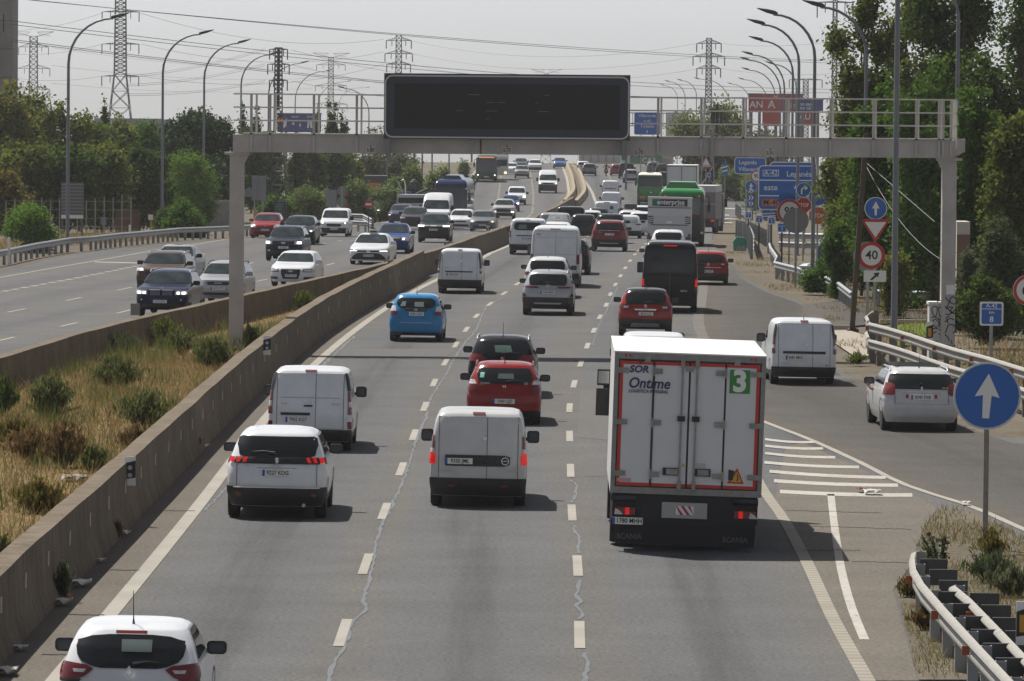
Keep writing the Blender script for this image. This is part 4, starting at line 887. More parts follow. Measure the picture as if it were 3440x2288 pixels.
# left side sign backs
D = 325; r, h = sign_root('panel_back', 'grey ribbed back of a large sign panel behind the nearest left lamp', 243, 676, D); k = 1/sc(D); MB().box(-38*k, 38*k, 0, .04, h-60*k, h+62*k).build('panel', mat('rib_dark', (.13, .13, .135), .6), r)
mb = MB()
for i in range(9): z = h-36*k+i*11.5*k; mb.box(-37*k, 37*k, -.06, -.002, z-.03, z+.04)
mb.build('rib', mat('rib_light', (.22, .22, .22), .6), r); MB().box(-37*k, 37*k, -.05, -.003, h-58*k, h-46*k).build('lower_strip', SIGNW, r); posts(r, (-34*k, 32*k), h+60*k, .05, m=mat('post_dark', (.12, .12, .125), .6))
round_sign('blank_sign', 'round grey sign back behind the third left lamp', 685, 665, 395, 30/sc(395), None, back=True)
D = 385; r, h = sign_root('panel_back', 'plain grey back of a big sign right of the gantry leg', 870, 632, D); k = 1/sc(D); MB().box(-24*k, 24*k, 0, .05, h-42*k, h+42*k).build('panel', mat('panel_grey', (.20, .215, .24), .6), r); MB().box(-6*k, 0, -.05, -.002, h-42*k, h+42*k).build('stiffener', SIGNBACK, r); posts(r, (-15*k, 12*k), h, .05)
MB().prism(circ(-34*k, h-15*k, 16*k, 20), .03, .05).build('round_back', SIGNBACK, r)
D = 420; r, h = sign_root('panel_back', 'grey rectangular sign back beside the round sign backs', 1113, 666, D); k = 1/sc(D); MB().box(-18*k, 18*k, 0, .05, h-28*k, h+28*k).build('panel', mat('panel_grey', (.2, .215, .24), .6), r); posts(r, (-8*k, 8*k), h, .05)
D = 410; r, h = sign_root('blank_sign', 'two grey round sign backs stacked on one post by the reeds', 1149, 642, D); k = 1/sc(D); disc(r, h, 17*k, SIGNBACK, y0=0, y1=.02); disc(r, h-36*k, 17*k, SIGNBACK, y0=0, y1=.02); MB().box(-.07, .07, -.07, -.002, -.1, h+.35).build('post', GALV, r); MB().prism([(10*k, h-14*k), (24*k, h-2*k), (22*k, h-18*k)], .03, .04).build('red_edge', SIGNR, r); MB().prism([(10*k, h-50*k), (22*k, h-40*k), (20*k, h-52*k)], .03, .04).build('red_edge', SIGNR, r)
D = 372; r, h = sign_root('no_entry_sign', 'red no-entry sign on a thin post by the left guardrail end', 1238, 686, D); k = 1/sc(D); disc(r, h, 15*k, SIGNR); MB().prism(rrect(-10*k, 10*k, h-4*k, h+3*k, .03), -.026, -.021).build('bar', SIGNW, r); posts(r, (0,), h, .03, m=BROWNP)
D = 395; r, h = sign_root('advert_panel', 'dark bus shelter style advertising panel behind the red car', 942, 707, D); k = 1/sc(D); MB().box(-22*k, 20*k, 0, .3, h-36*k, h+30*k).build('cabinet', mat('advert_dark', (.02, .025, .028), .4), r); MB().box(-19*k, 14*k, -.01, -.002, h-28*k, h+26*k).build('poster', mat('poster', (.03, .055, .06), .4, noise=.5, nscale=3), r)
mb = MB()
for z, w in ((20, 12), (13, 14), (4, 9), (-8, 8), (-16, 10)): mb.box(-w*k, w*.6*k, -.016, -.011, h+(z-1.4)*k, h+(z+1.4)*k)
mb.build('poster_stripe', mat('poster_teal', (.12, .20, .20), .5), r); posts(r, (-18*k, 16*k), h-36*k, .06)
for px, py, D, w, hh, l in ((348, 742, 345, 10, 13, 'small dark sign back on a post behind the left guardrail'), (764, 715, 385, 9, 10, 'small dark sign back left of the gantry leg'), (506, 730, 350, 8, 9, 'small white box on an orange post in the dry grass')):
    r, h = sign_root('small_sign', l, px, py, D); k = 1/sc(D); wh = 'white' in l; MB().box(-w*k, w*k, 0, .04, h-hh*k, h+hh*k).build('panel', SIGNW if wh else GREYD, r); posts(r, (0,), h-hh*k, .05, m=mat('yellow_post', (.4, .25, .05), .7) if wh else GREYD)
for px, py, D in ((30, 815, 262), (436, 770, 318)):
    r, h = sign_root('marker_post', 'thin white marker post %s' % ('beside the bright bush at the left' if px < 99 else 'in the dry grass behind the left guardrail'), px, py, D); MB().box(-.06, .06, -.04, .04, 0, h+.25).build('shaft', SIGNW, r)
r, h = sign_root('yellow_post', 'orange yellow post behind the red oncoming car', 857, 725, 380); MB().box(-.06, .06, -.06, .06, 0, h+.5).build('shaft', mat('yellow_post', (.4, .25, .05), .7), r)
# ================================================================ guardrails
WP = [(0, -.155), (.045, -.125), (.052, -.09), (.045, -.055), (0, -.012), (0, .012), (.07, .045), (.09, .085), (.07, .125), (0, .155)]
def guardrail(label, P, heights, step, side=1, m=GALV, post='C', dz=0, h_post=None, spacer=.0, refl=0, ends=True, name='guardrail'):
    P = [Vector(p) for p in P]; Q = []                          # resample
    for a, b in zip(P, P[1:]):
        k = max(1, int((b-a).length/1.0))
        for i in range(k): Q.append(a.lerp(b, i/k))
    Q.append(P[-1]); r = empty(name, P[0], 0, label, 'guardrail'); o = P[0]
    nr = []
    for i in range(len(Q)):
        t = (Q[min(i+1, len(Q)-1)]-Q[max(i-1, 0)]); t.z = 0; t.normalize(); nr.append(Vector((t.y, -t.x, 0))*side)
    for h in heights:
        mb = MB(); n = len(WP)
        for q, nn in zip(Q, nr):
            for (a, z) in WP: mb.v.append(tuple(q-o+nn*(a+spacer)+Vector((0, 0, h+z-.155))))
        mb.f = [(i*n+j, i*n+j+1, (i+1)*n+j+1, (i+1)*n+j) for i in range(len(Q)-1) for j in range(n-1)]
        mb.build('rail', m, r, smooth=50)
    acc = 0; last = None; hp = h_post or max(heights)+.02
    for i, q in enumerate(Q):
        if last is None or (q-last).length >= step:
            last = q; nn = nr[i]; c = q-o-nn*.08; mb = MB(); t = Vector((nn.y, -nn.x, 0))
            for (a0, a1, b0, b1) in ((-.05, .05, -.07, -.055), (-.05, .05, .055, .07), (-.05, -.038, -.055, .055)):
                vs = [c+t*x+nn*y+Vector((0, 0, z)) for z in (-.1, hp-.02) for x, y in ((a0, b0), (a1, b0), (a1, b1), (a0, b1))]; mb.add(vs, [(0,3,2,1),(4,5,6,7),(0,1,5,4),(1,2,6,5),(2,3,7,6),(3,0,4,7)])
            mb.build('post', GALV if post == 'C' else mat('post_brown', (.17, .145, .12), .8, noise=.15), r)
    if refl:
        i = 3
        while i < len(Q)-1:
            q = Q[i]-o+nr[i]*(.1+spacer); MB().box(-.05, .05, -.02, .02, -.06, .06).build('reflector', mat('reflector_orange', (.35, .09, .03), .5), r).location = q+Vector((0, 0, heights[0]-.16)); i += refl
    return r
guardrail('long grey guardrail along the left verge', [at(*p) for p in ((-60,905),(10,893),(120,868),(232,848),(302,843),(400,830),(520,818),(600,809),(790,800),(846,795),(990,782),(1130,775),(1235,780))], (.75,), 2.0, 1)
guardrail('short double guardrail behind the oncoming white van', [at(*p) for p in ((985,752),(1100,748),(1220,752),(1250,770))], (.75, .4), 2.0, 1)
g2p = [at(*p) for p in ((2935,1170),(2912,1190),(2923,1218),(2985,1236),(3060,1262),(3130,1290),(3206,1318),(3320,1353),(3432,1394),(3560,1440),(3760,1520))]
guardrail('tall double-beam guardrail along the right ramp', g2p, (1.20, .70), 2.0, 1, m=GALVW, post='B', refl=6)
guardrail('guardrail from the leaning pole towards the far ramp, bent at its end', [at(*p) for p in ((2862,1048),(2812,1006),(2750,978),(2680,955),(2603,934),(2612,915),(2590,880),(2586,865))], (.75,), 2.0, -1, m=GALV)
guardrail('short guardrail butting against the graffiti block', [at(*p) for p in ((2948,1042),(3040,1044),(3122,1050))], (.78,), 2.0, 1, m=GALV, refl=3)
guardrail('double guardrail under the stop signs', [at(*p) for p in ((2618,842),(2700,846),(2800,848))], (1.0, .5), 2.0, 1)
guardrail('twisted double guardrail end by the far slip road', [at(*p) for p in ((2478,800),(2505,806),(2520,835),(2530,868))], (1.15, .75), 3.0, -1)
guardrail('straight guardrail behind the twisted end', [at(*p) for p in ((2520,790),(2545,805),(2578,826))], (.9, .55), 3.0, -1)
guardrail('curved guardrail end beside the far chevrons', [at(*p) for p in ((2475,722),(2490,735),(2530,738))], (1.0,), 2.0, -1)
RA = [(6.32, 88.4), (6.20, 87.0), (6.08, 85.0), (6.02, 82.5), (6.03, 78), (6.06, 73), (6.10, 68), (6.12, 58)]
guardrail('near guardrail curving in at the lower right corner', [Vector((x, y, .0)) for x, y in RA], (.76,), 2.0, 1, m=GALVW, refl=5)
RBp = [(6.44, 82.2), (6.50, 80), (6.52, 76), (6.54, 71), (6.56, 66), (6.58, 58)]
guardrail('second guardrail behind the near curving one, with open spacers', [Vector((x, y, .0)) for x, y in RBp], (.76,), 50., 1, m=GALVW, refl=5)
GDK = mat('spacer_dark', (.07, .07, .073), .6, metal=.3, noise=.15)
for i in range(9):
    y = 87.2-i*1.95; xx = 6.14 if i > 2 else 6.30
    tag(MB().box(0, .42, -.03, .03, .50, .74).build('rail_spacer', GDK), 'dark steel spacer arm behind the curving rail end', 'spacer', 'spacers of the near guardrail').location = (xx, y, 0)
for i in range(10):
    y = 82-i*1.95; tag(MB().box(0, .42, -.03, .03, .48, .72).build('rail_spacer', GDK), 'dark steel spacer arm behind the second near rail', 'spacer', 'spacers of the near guardrail').location = (6.60, y-.6, 0)
def delin(name, label, p, h=.42, w=.12, col='orange', zc=1.0):
    r = empty(name, p, 0, label, 'reflector'); MB().box(-w, w, -.012, .012, zc-h, zc+h).build('board', SIGNW, r); MB().prism([(-w*1.01, zc-h*.55), (w*1.01, zc-h*.45), (w*1.01, zc+h*.75), (-w*1.01, zc+h*.55)], -.017, -.0125).build('black_band', INK, r)
    if col: MB().box(-w*.5, w*.5, -.022, -.0175, zc-h*.35, zc+h*.42).build('reflector', mat('refl_amber', (.55, .27, .02), .35), r)
    else:
        for dz in (.25, -.28): MB().prism(circ(0, zc+dz*h, w*.42, 14), -.022, -.0175).build('reflector', mat('refl_white', (.45, .45, .47), .3), r)
    return r
p = at(3375, 2300); delin('delineator', 'black and amber delineator on the near guardrail spacers', Vector((6.72, 74.3, 0)), .30, .085, zc=.92)
p = pt(3123, 1118, 168); delin('delineator', 'black and amber delineator below the graffiti block', Vector((p.x, 168, 0)), .32, .10, zc=p.z)
p = pt(2785, 915, 232); delin('delineator', 'small amber delineator beyond the bent guardrail', Vector((p.x, 232, 0)), .28, .09, zc=p.z-zp(232))
for (px, py, l) in ((437, 1583, 'black delineator with two white dots on the near barrier top'), (897, 1160, 'black delineator on the barrier beside the left gantry leg')):
    y = 102.6 if px < 500 else 153; p = pt(px, py, y); delin('delineator', l, Vector((p.x, y, 0)), .26, .10, None, zc=p.z)
for (px, py, D) in ((1312, 885, 236), (1640, 770, 322), (1500, 822, 272)):
    p = pt(px, py, D); delin('delineator', 'small delineator on the oncoming barrier at %s' % {1312: 'the short wall end', 1640: 'the far bend', 1500: 'its middle'}[px], Vector((p.x, D, 0)), .18, .11, None, zc=p.z)
p = pt(218, 1148, 138); tag(MB().box(-.14, .14, -.02, .02, 0, .36).build('small_plate', SIGNBACK), 'small grey plate standing on the oncoming barrier at the left', 'plate').location = (LB(176)-.35, 176, 1.02)
# ================================================================ street lamps
def lamp(label, px, hx, hy, group, D=None, pr=.10):
    s_ = (345 + (px-CX)*ROLL - hy)/4.31; D = D or F/s_
    P = pt(px, 600, D); Hd = pt(hx, hy, D); base = zp(D); r = empty('street_lamp', (P.x, D, base), 0, label, 'street lamp', group)
    dx, hz = Hd.x-P.x, Hd.z-base; c = abs(dx)*1.0; s = 1 if dx > 0 else -1; R = min(c*.86, hz*.3); zk = hz-.12-R*1.05
    pts = [(0, 0, -.1), (0, 0, zk*.4), (0, 0, zk)]; rr = [pr, pr*.9, pr*.75]
    for i in range(1, 9):
        a = math.pi/2*i/8; pts.append((s*R*(1-math.cos(a)), 0, zk+R*1.05*math.sin(a)*.985)); rr.append(pr*(.75-.25*i/8))
    pts.append((s*(c-.45), 0, hz-.1)); rr.append(pr*.42)
    MB().tube(pts, rr, 8).build('pole', POLEM, r, smooth=60)
    a = Vector((s*(c-.5), 0, hz-.1)); b = Vector((s*c, 0, hz+.02)); e = Vector((s*(c+.45), 0, hz+.14))
    MB().tube([a, a.lerp(b, .3), b, e], [.05, .10, .09, .02], 8).build('lamp_head', mat('lamp_head', (.035, .038, .042), .5), r, smooth=60)
    MB().box(-.16, .16, -.16, .16, -.08, .02).build('base_plate', CURBC, r)
    return r
GLs = 'street lamps along the left verge'
for i, (px, hx, hy) in enumerate(((228, 405, 52), (545, 695, 107), (684, 822, 138), (808, 926, 178), (900, 1026, 208), (990, 1107, 236), (1064, 1175, 272), (1133, 1238, 293))):
    lamp(('nearest left street lamp, curved over the verge', 'second street lamp on the left verge', 'third street lamp on the left, before the pine', 'fourth left street lamp, behind the gantry railing end', 'left street lamp beside the lattice mast', 'left street lamp in front of the blue billboard', 'left street lamp behind the gantry railing', 'farthest left street lamp left of the message sign')[i], px, hx, hy, GLs)
lamp('street lamp arching left near the message sign', 1238, 1145, 293, GLs, 760)
for px, D, l in ((1300, 545, 'lamp post right below the left sign bracket'), (1391, 560, 'lamp post in the reeds left of the coach'), (1418, 600, 'second lamp post in the reeds left of the coach'), (1451, 640, 'third lamp post in the reeds above the coach'), (1508, 680, 'lamp post at the far bend above the coach')):
    lamp(l, px, px+80, 330, GLs, D)
GRs = 'street lamps along the right side'
for px, hx, hy, D, l in ((3009, 2890, -120, 168, 'tall near lamp post standing in front of the gantry on the right'), (3213, 3100, -60, 226, 'lamp post behind the right gantry leg, arching left'), (2906, 2731, 12, 240, 'lamp arching out of the right bank trees'),
 (2733, 2576, 38, None, 'first lamp of the right row left of the trees'), (2680, 2538, 73, None, 'second lamp of the right row'), (2660, 2538, 129, None, 'third lamp of the right row'), (2632, 2509, 178, None, 'fourth lamp of the right row'), (2619, 2500, 197, None, 'fifth lamp of the right row'), (2672, 2585, 211, None, 'wide curved lamp crossing the right row'),
 (2601, 2503, 231, None, 'sixth lamp of the right row'), (2578, 2488, 264, None, 'seventh lamp of the right row'), (2450, 2339, 263, None, 'far lamp right of the far pylon'), (2337, 2282, 268, None, 'far lamp left of the far pylon'), (2299, 2240, 272, None, 'second far lamp left of the far pylon'), (2274, 2224, 285, None, 'farthest lamp above the blue overhead sign'), (2515, 2450, 280, None, 'far lamp at the left of the red billboard')):
    lamp(l, px, hx, hy, GRs, D)
# ================================================================ power pylons and lines
STEEL = mat('pylon_steel', (.26, .27, .285), .6, metal=.3); STEELD = mat('pylon_dark', (.05, .052, .056), .6)
def lattice(mb, z0, z1, w0, w1, n, r):
    for i in range(n):
        a, b = i/n, (i+1)/n; za, zb_ = z0+(z1-z0)*a, z0+(z1-z0)*b; wa, wb = w0+(w1-w0)*a, w0+(w1-w0)*b
        ca = [(-wa, -wa, za), (wa, -wa, za), (wa, wa, za), (-wa, wa, za)]; cb = [(-wb, -wb, zb_), (wb, -wb, zb_), (wb, wb, zb_), (-wb, wb, zb_)]
        for j in range(4):
            k = (j+1) % 4; mb.bar(ca[j], cb[j], r*1.4); mb.bar(ca[j], cb[k], r); mb.bar(ca[k], cb[j], r); mb.bar(cb[j], cb[k], r)
def pylon(label, px, ytop, D, halfw_px, arms, m=STEEL, r=.05, base_k=2.2, waist=None, n=16, vtop=0):
    r *= .62; q = pt(px, ytop, D); base = zp(D); root = empty('lattice_pylon', (q.x, D, base), 0, label, 'pylon', 'high voltage pylons'); h = q.z-base; w = halfw_px/sc(D)
    mb = MB(); wz = h*(waist or .45); lattice(mb, 0, wz, w*base_k, w, max(4, n//3), r); lattice(mb, wz, h, w, w*.8, n, r); mb.build('tower', m, root)
    for (y, half, up) in arms:
        z = pt(px, y, D).z-base; a = half/sc(D); t = up/sc(D); mb = MB().bar((-w*.9, 0, z), (w*.9, 0, z), r)
        for s in (-1, 1):
            for dy in (-w*.7, w*.7):
                mb.bar((s*w*.8, dy, z), (s*a, 0, z+(t if vtop and y == arms[0][0] else 0)), r*1.2); mb.bar((s*w*.8, dy, z+t*.9), (s*a, 0, z+(t if vtop and y == arms[0][0] else 0)), r*1.2)
            for k in range(1, 5):
                f = k/5; mb.bar((s*(w+(a-w)*f), -w*.7*(1-f), z), (s*(w+(a-w)*(f-.2)), -w*.7*(1.2-f), z+t*.9*(1.2-f)), r*.8)
            if not (vtop and y == arms[0][0]): mb.bar((s*a, 0, z), (s*a, 0, z-.9), r*1.6); mb.bar((s*a*.55, 0, z), (s*a*.55, 0, z-.6), r*1.2)
        mb.build('cross_arm', m, root)
    return root
pylon('wide-headed lattice pylon at the far left', 113, 122, 640, 15, ((122, 68, 16), (158, 50, 14), (230, 55, 14), (300, 55, 14)), r=.04, vtop=1)
pylon('tall lattice pylon cut by the top of the frame on the left', 406, -90, 520, 20, ((40, 62, 6), (148, 62, 6), (256, 62, 6)), r=.045, waist=.57, base_k=3.5, n=24)
pylon('dark lattice mast with short cross arms left of the message sign', 936, 160, 500, 14, ((166, 30, 3), (216, 36, 3), (270, 30, 3)), m=STEELD, r=.05, base_k=2.3, waist=.50, n=18)
_m = pt(936, 160, 500); mb = MB().box(-.12, .12, -.12, .12, 9, _m.z-zp(500)); tag(mb.build('cable_duct', STEELD), 'dark cable duct running up the lattice mast', 'duct').location = (_m.x, 500.0, zp(500))
pylon('faint wide-headed pylon behind the lamps', 1112, 192, 900, 10, ((192, 62, 14), (218, 48, 10), (288, 52, 10), (350, 55, 10)), r=.05, vtop=1)
pylon('pylon with three arched arms above the message sign', 1340, 118, 620, 11, ((136, 42, 12), (180, 46, 12), (216, 40, 10)), r=.055, base_k=1.8)
pylon('pylon with three arms rising above the right railing', 2382, 128, 560, 10, ((146, 41, 14), (190, 53, 14), (230, 40, 14)), r=.055, base_k=2.6, waist=.62)
pylon('faint pylon head peeping over the message sign', 1836, 246, 950, 8, ((246, 53, 14),), r=.05, vtop=1)
pylon('hazy short pylon behind the red billboards', 2707, 265, 640, 10, ((268, 55, 4),), r=.05)
pylon('pylon top with a single arm at the edge of the right trees', 2806, -10, 330, 8, ((8, 60, 4), (112, 30, 4)), r=.035)
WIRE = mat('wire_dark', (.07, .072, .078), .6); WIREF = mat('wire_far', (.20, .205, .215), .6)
def wire(a, b, label, r=.024, sag=.0, m=WIRE, group='overhead power lines'):
    A, B = pt(*a), pt(*b); P = []
    for i in range(25):
        t = i/24; q = A.lerp(B, t); q.z -= 4*sag*t*(1-t); P.append(q)
    mb = MB().tube([p-A for p in P], r*.72, 4, False); o = tag(mb.build('power_line', m), label, 'cable', group); o.location = A
ws = [((100,-1,330),(2790,212,560),.5),((-40,-14,330),(2790,205,560),.5),((-40,60,330),(2790,300,560),.9),((-40,72,330),(2790,312,560),.9),((-40,122,330),(2500,327,560),1.0),((-40,128,330),(2500,331,560),1.0)]
for i, (a, b, s) in enumerate(ws): wire(a, b, ('uppermost', 'second highest', 'third highest', 'fourth highest', 'fifth highest', 'lowest')[i]+' dark power line crossing the whole sky', .026, s)
k = 0
for y0, y1 in ((165, 163), (216, 222), (272, 275)):
    for dy in (0, 6):
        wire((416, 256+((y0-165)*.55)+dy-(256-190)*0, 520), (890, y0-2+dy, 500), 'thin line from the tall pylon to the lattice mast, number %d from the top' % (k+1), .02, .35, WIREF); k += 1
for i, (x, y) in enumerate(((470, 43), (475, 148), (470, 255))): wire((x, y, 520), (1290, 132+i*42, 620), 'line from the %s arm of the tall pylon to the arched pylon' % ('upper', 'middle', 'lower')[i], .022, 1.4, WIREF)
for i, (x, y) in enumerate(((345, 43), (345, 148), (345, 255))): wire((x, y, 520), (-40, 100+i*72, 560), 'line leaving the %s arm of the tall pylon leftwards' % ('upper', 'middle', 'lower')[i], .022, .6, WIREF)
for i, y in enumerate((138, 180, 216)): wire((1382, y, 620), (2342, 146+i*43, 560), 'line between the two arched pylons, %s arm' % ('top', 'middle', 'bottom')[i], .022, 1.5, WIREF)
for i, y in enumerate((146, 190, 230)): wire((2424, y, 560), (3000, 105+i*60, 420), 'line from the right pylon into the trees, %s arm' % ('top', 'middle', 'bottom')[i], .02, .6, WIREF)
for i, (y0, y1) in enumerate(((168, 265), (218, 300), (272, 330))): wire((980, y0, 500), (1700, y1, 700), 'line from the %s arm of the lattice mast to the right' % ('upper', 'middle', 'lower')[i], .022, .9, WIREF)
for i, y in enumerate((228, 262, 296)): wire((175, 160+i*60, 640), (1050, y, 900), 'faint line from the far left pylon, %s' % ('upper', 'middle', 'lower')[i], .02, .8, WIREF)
wire((3140, 745, 174), (2908, 545, 190), 'sagging pale cable from the leaning pole to the bank, upper', .011, -.0, mat('cable_pale', (.30, .30, .30), .6)); wire((3172, 878, 174), (2905, 548, 190), 'sagging pale cable from the leaning pole to the gantry leg', .011, .45, mat('cable_pale', (.30, .30, .30), .6))
# ================================================================ buildings, billboards
def block(name, label, px0, px1, y0, y1, D, depth, m, cat='building'):
    a, b = pt(px0, y0, D), pt(px1, y1, D); r = empty(name, ((a.x+b.x)/2, D, zp(D)), 0, label, cat); w = (b.x-a.x)/2; MB().box(-w, w, 0, depth, -2, a.z-zp(D)).build('wall', m, r); return r, w, a.z-zp(D)
CON2 = mat('tower_concrete', (.20, .185, .18), .85, noise=.18, nscale=.5)
r, w, h = block('concrete_tower', 'brownish grey concrete tower at the upper left corner', -90, 40, -60, 400, 520, 6, CON2, 'tower')
mb = MB(); 
for i in range(6): mb.box(-w-.02, w+.02, -.03, -.002, h-3.5-i*2.6, h-3.42-i*2.6)
mb.build('joint', mat('joint_dark', (.10, .09, .09), .9), r); MB().box(w-.85, w-.75, -.03, -.002, h-4.5, h-2.9).build('slit', INK, r)
r, w, h = block('warehouse', 'low grey warehouse roof behind the trees on the left', 320, 545, 400, 480, 600, 20, mat('warehouse_grey', (.25, .25, .26), .8)); MB().box(-w-.1, w+.1, -.15, -.002, h-.5, h+.1).build('parapet', mat('parapet', (.30, .30, .31), .8), r)
r, w, h = block('warehouse', 'hazy pale grey warehouse beyond the road crest', 1945, 2095, 514, 580, 930, 30, mat('warehouse_pale', (.42, .42, .44), .8, noise=.1, nscale=.3)); mb = MB()
for i in range(6): mb.box(-w+.5+i*1.25, -w+.85+i*1.25, -.05, -.002, .3, h-.2)
mb.build('shutter', mat('shutter_grey', (.28, .28, .31), .8), r)
r, w, h = block('car_rental_building', 'green fronted building with white letters CAR beyond the crest', 2092, 2222, 512, 580, 900, 20, mat('fascia_green', (.03, .16, .075), .7)); text('CAR', 1.15, SIGNW, (w*.36, -.05, h-1.25), r, bold=.01); MB().box(-w*.98, -w*.62, -.08, -.002, .2, h).build('corner_panel', mat('fascia_grey', (.45, .45, .45), .8), r)
r, w, h = block('white_building', 'pale pinkish building right of the green one', 2224, 2262, 520, 580, 905, 15, mat('fascia_pink', (.50, .45, .44), .8)); MB().box(-w*.6, w*.6, -.05, -.002, h-1.4, h-.6).build('window', mat('win_grey', (.3, .3, .33), .3), r)
def billboard(label, px0, px1, y0, y1, D, m, txts=()):
    a, b = pt(px0, y0, D), pt(px1, y1, D); r = empty('billboard', ((a.x+b.x)/2, D, zp(D)), 0, label, 'billboard', 'billboards above the road'); w = (b.x-a.x)/2; z0, z1 = b.z-zp(D), a.z-zp(D); k = 1/sc(D)
    MB().box(-w, w, 0, .3, z0, z1).build('panel', m, r); MB().box(-w-.08, w+.08, -.06, .36, z1, z1+.12).build('frame', GREYD, r)
    for x in (-w*.6, w*.6): MB().box(x-.15, x+.15, .05, .25, -1, z0).build('post', GREYD, r)
    for s, x, y, size, mm in txts: q = pt(x, y, D); text(s, size, mm, (q.x-r.location.x, -.01, q.z-r.location.z), r, bold=.012)
    return r
RB_ = mat('billboard_red', (.36, .075, .08), .6, noise=.08, nscale=.6); RB2 = mat('billboard_scarlet', (.42, .10, .07), .6); BB = mat('billboard_blue', (.06, .085, .24), .6, noise=.1, nscale=.5)  # billboard colours paled and desaturated, haze put into the paint
billboard('red billboard with white letters AN behind the right railing', 2515, 2561, 317, 374, 600, RB_, (('AN', 2541, 352, 1.0, SIGNW),))
billboard('scarlet billboard with white stripes behind the lamp row', 2562, 2618, 318, 424, 605, RB2, (('A', 2592, 352, 1.2, SIGNW), ('H', 2606, 325, .6, SIGNW)))
billboard('long red billboard with white lettering behind the lamp row', 2619, 2697, 318, 374, 610, RB_, (('SAR', 2650, 355, .7, SIGNW), ('TE', 2672, 358, .6, SIGNW)))
billboard('blue billboard with small white lettering beside the trees', 2680, 2765, 336, 373, 596, BB, (('on san', 2706, 350, .5, SIGNW), ('no tal', 2706, 363, .5, SIGNW)))
billboard('red billboard with white letters AU below the blue one', 2680, 2742, 374, 422, 604, RB_, (('AU', 2704, 393, .9, SIGNW),))
r = billboard('blue billboard with white digits 07 behind the left railing', 932, 1078, 383, 445, 640, BB, (('07:0', 1041, 393, .42, SIGNW), ('SMART', 992, 393, .28, SIGNW)))
k = 1/sc(640); mb = MB()
for q in ([(1031, 430), (1034, 403), (1040, 403), (1038, 430)], [(1042, 430), (1040, 403), (1048, 403), (1050, 430)], [(950, 410), (964, 398), (962, 424), (952, 432)], [(980, 418), (986, 408), (990, 420)], [(1004, 424), (1008, 412), (1012, 424)]):
    mb.prism([(pt(*p, 640).x-r.location.x, pt(*p, 640).z-r.location.z) for p in q], -.03, -.012)
mb.build('white_figure', SIGNW, r)
r, h = sign_root('warning_light', 'small dark orange lit panel on the lattice mast', 942, 404, 499); MB().box(-.28, .28, -.1, 0, h-.36, h+.36).build('panel', mat('panel_brown', (.08, .035, .015), .5), r); MB().box(-.03, .03, -.2, -.101, 0, .1).build('foot', STEELD, r)
mb = MB(); [mb.box(x-.07, x+.07, -.12, -.101, h-.2, h+.2) for x in (-.12, .12)]; mb.build('amber_bar', AMBER, r)
r, w, h = block('kiosk', 'small dark roofed hut with orange front behind the reeds', 1225, 1300, 590, 650, 520, 4, mat('hut_brown', (.08, .075, .075), .8), 'kiosk'); MB().box(-w*.6, w*.4, -.05, -.002, h-1.7, h-.65).build('orange_front', mat('hut_orange', (.5, .13, .06), .6), r)
r, w, h = block('shed', 'pale shed wall half hidden in the right shrubs', 3215, 3258, 745, 830, 200, 2, mat('shed_cream', (.46, .43, .38), .8), 'shed'); MB().box(-w, w, -.04, -.002, .1, h-.45).build('door', mat('shed_brown', (.16, .10, .07), .8), r)
r, w, h = block('boundary_wall', 'pale grey corrugated wall at the foot of the left trees', 655, 790, 672, 760, 405, .2, mat('wall_pale', (.36, .34, .33), .85, noise=.15, nscale=1), 'wall')
mb = MB()
for i in range(28): mb.box(-w+i*w*2/28, -w+i*w*2/28+.04, -.04, -.002, 0, h)
mb.build('rib', mat('wall_rib', (.28, .27, .265), .85), r)
r, w, h = block('boundary_wall', 'reddish brown panel wall behind the left dry grass', 388, 470, 705, 790, 345, .2, mat('wall_red', (.12, .07, .05), .85, noise=.25, nscale=2), 'wall'); MB().box(-w, w, -.03, -.002, h-.1, h).build('coping', BROWNP, r)
fr = empty('wire_fence', at(40, 800), 0, 'wire mesh fence with thin posts behind the left guardrail', 'fence'); D = 338; mb = MB(); mw = MB()
for i in range(15):
    x = pt(20+i*30, 700, D).x-fr.location.x; z = random.uniform(1.9, 2.5); mb.box(x-.03, x+.03, D-fr.location.y-.03, D-fr.location.y+.03, -1, z)
for z in (.5, 1.0, 1.5, 2.0): mw.box(pt(20, 700, D).x-fr.location.x, pt(440, 700, D).x-fr.location.x, D-fr.location.y-.008, D-fr.location.y+.008, z, z+.02)
mb.build('fence_post', mat('fence_grey', (.30, .29, .28), .7), fr); mw.build('mesh_wire', mat('fence_grey', (.3, .29, .28), .7), fr)
r, h = sign_root('recycling_bin', 'dark blue recycling bin behind the faded stop sign', 2780, 745, 268, 'bin'); mb = MB().prism([(-.5, -.3), (.42, -.3), (.5, .55), (.35, 1.25), (-.1, 1.5), (-.42, 1.0)], 0, .9); mb.build('shell', mat('bin_blue', (.015, .045, .16), .45, noise=.1), r); MB().box(-.3, .3, -.02, -.002, .75, .9).build('slot', INK, r)
r, h = sign_root('litter_bag', 'pale blue plastic sheet behind the guardrail under the stop signs', 2720, 780, 266, 'litter'); MB().ball((0, 0, .12), (.55, .3, .2), 7, 5).build('sheet', mat('sheet_pale', (.35, .42, .5), .5, noise=.2), r)
r, h = sign_root('green_drum', 'green crash cushion drum at the far slip road nose', 2487, 738, 305, 'crash cushion'); r.scale = (.62, .62, .5); MB().prism([(-.55, 0), (.55, 0), (.62, .9), (.4, 1.45), (-.3, 1.5), (-.6, 1.0)], 0, .8).build('shell', mat('drum_green', (.035, .22, .15), .5, noise=.2), r); MB().prism([(-.45, .1), (.5, .1), (.35, .6), (.1, .4), (-.1, .6), (-.3, .35)], -.03, -.002).build('chevron', mat('drum_grey', (.25, .3, .28), .6), r)
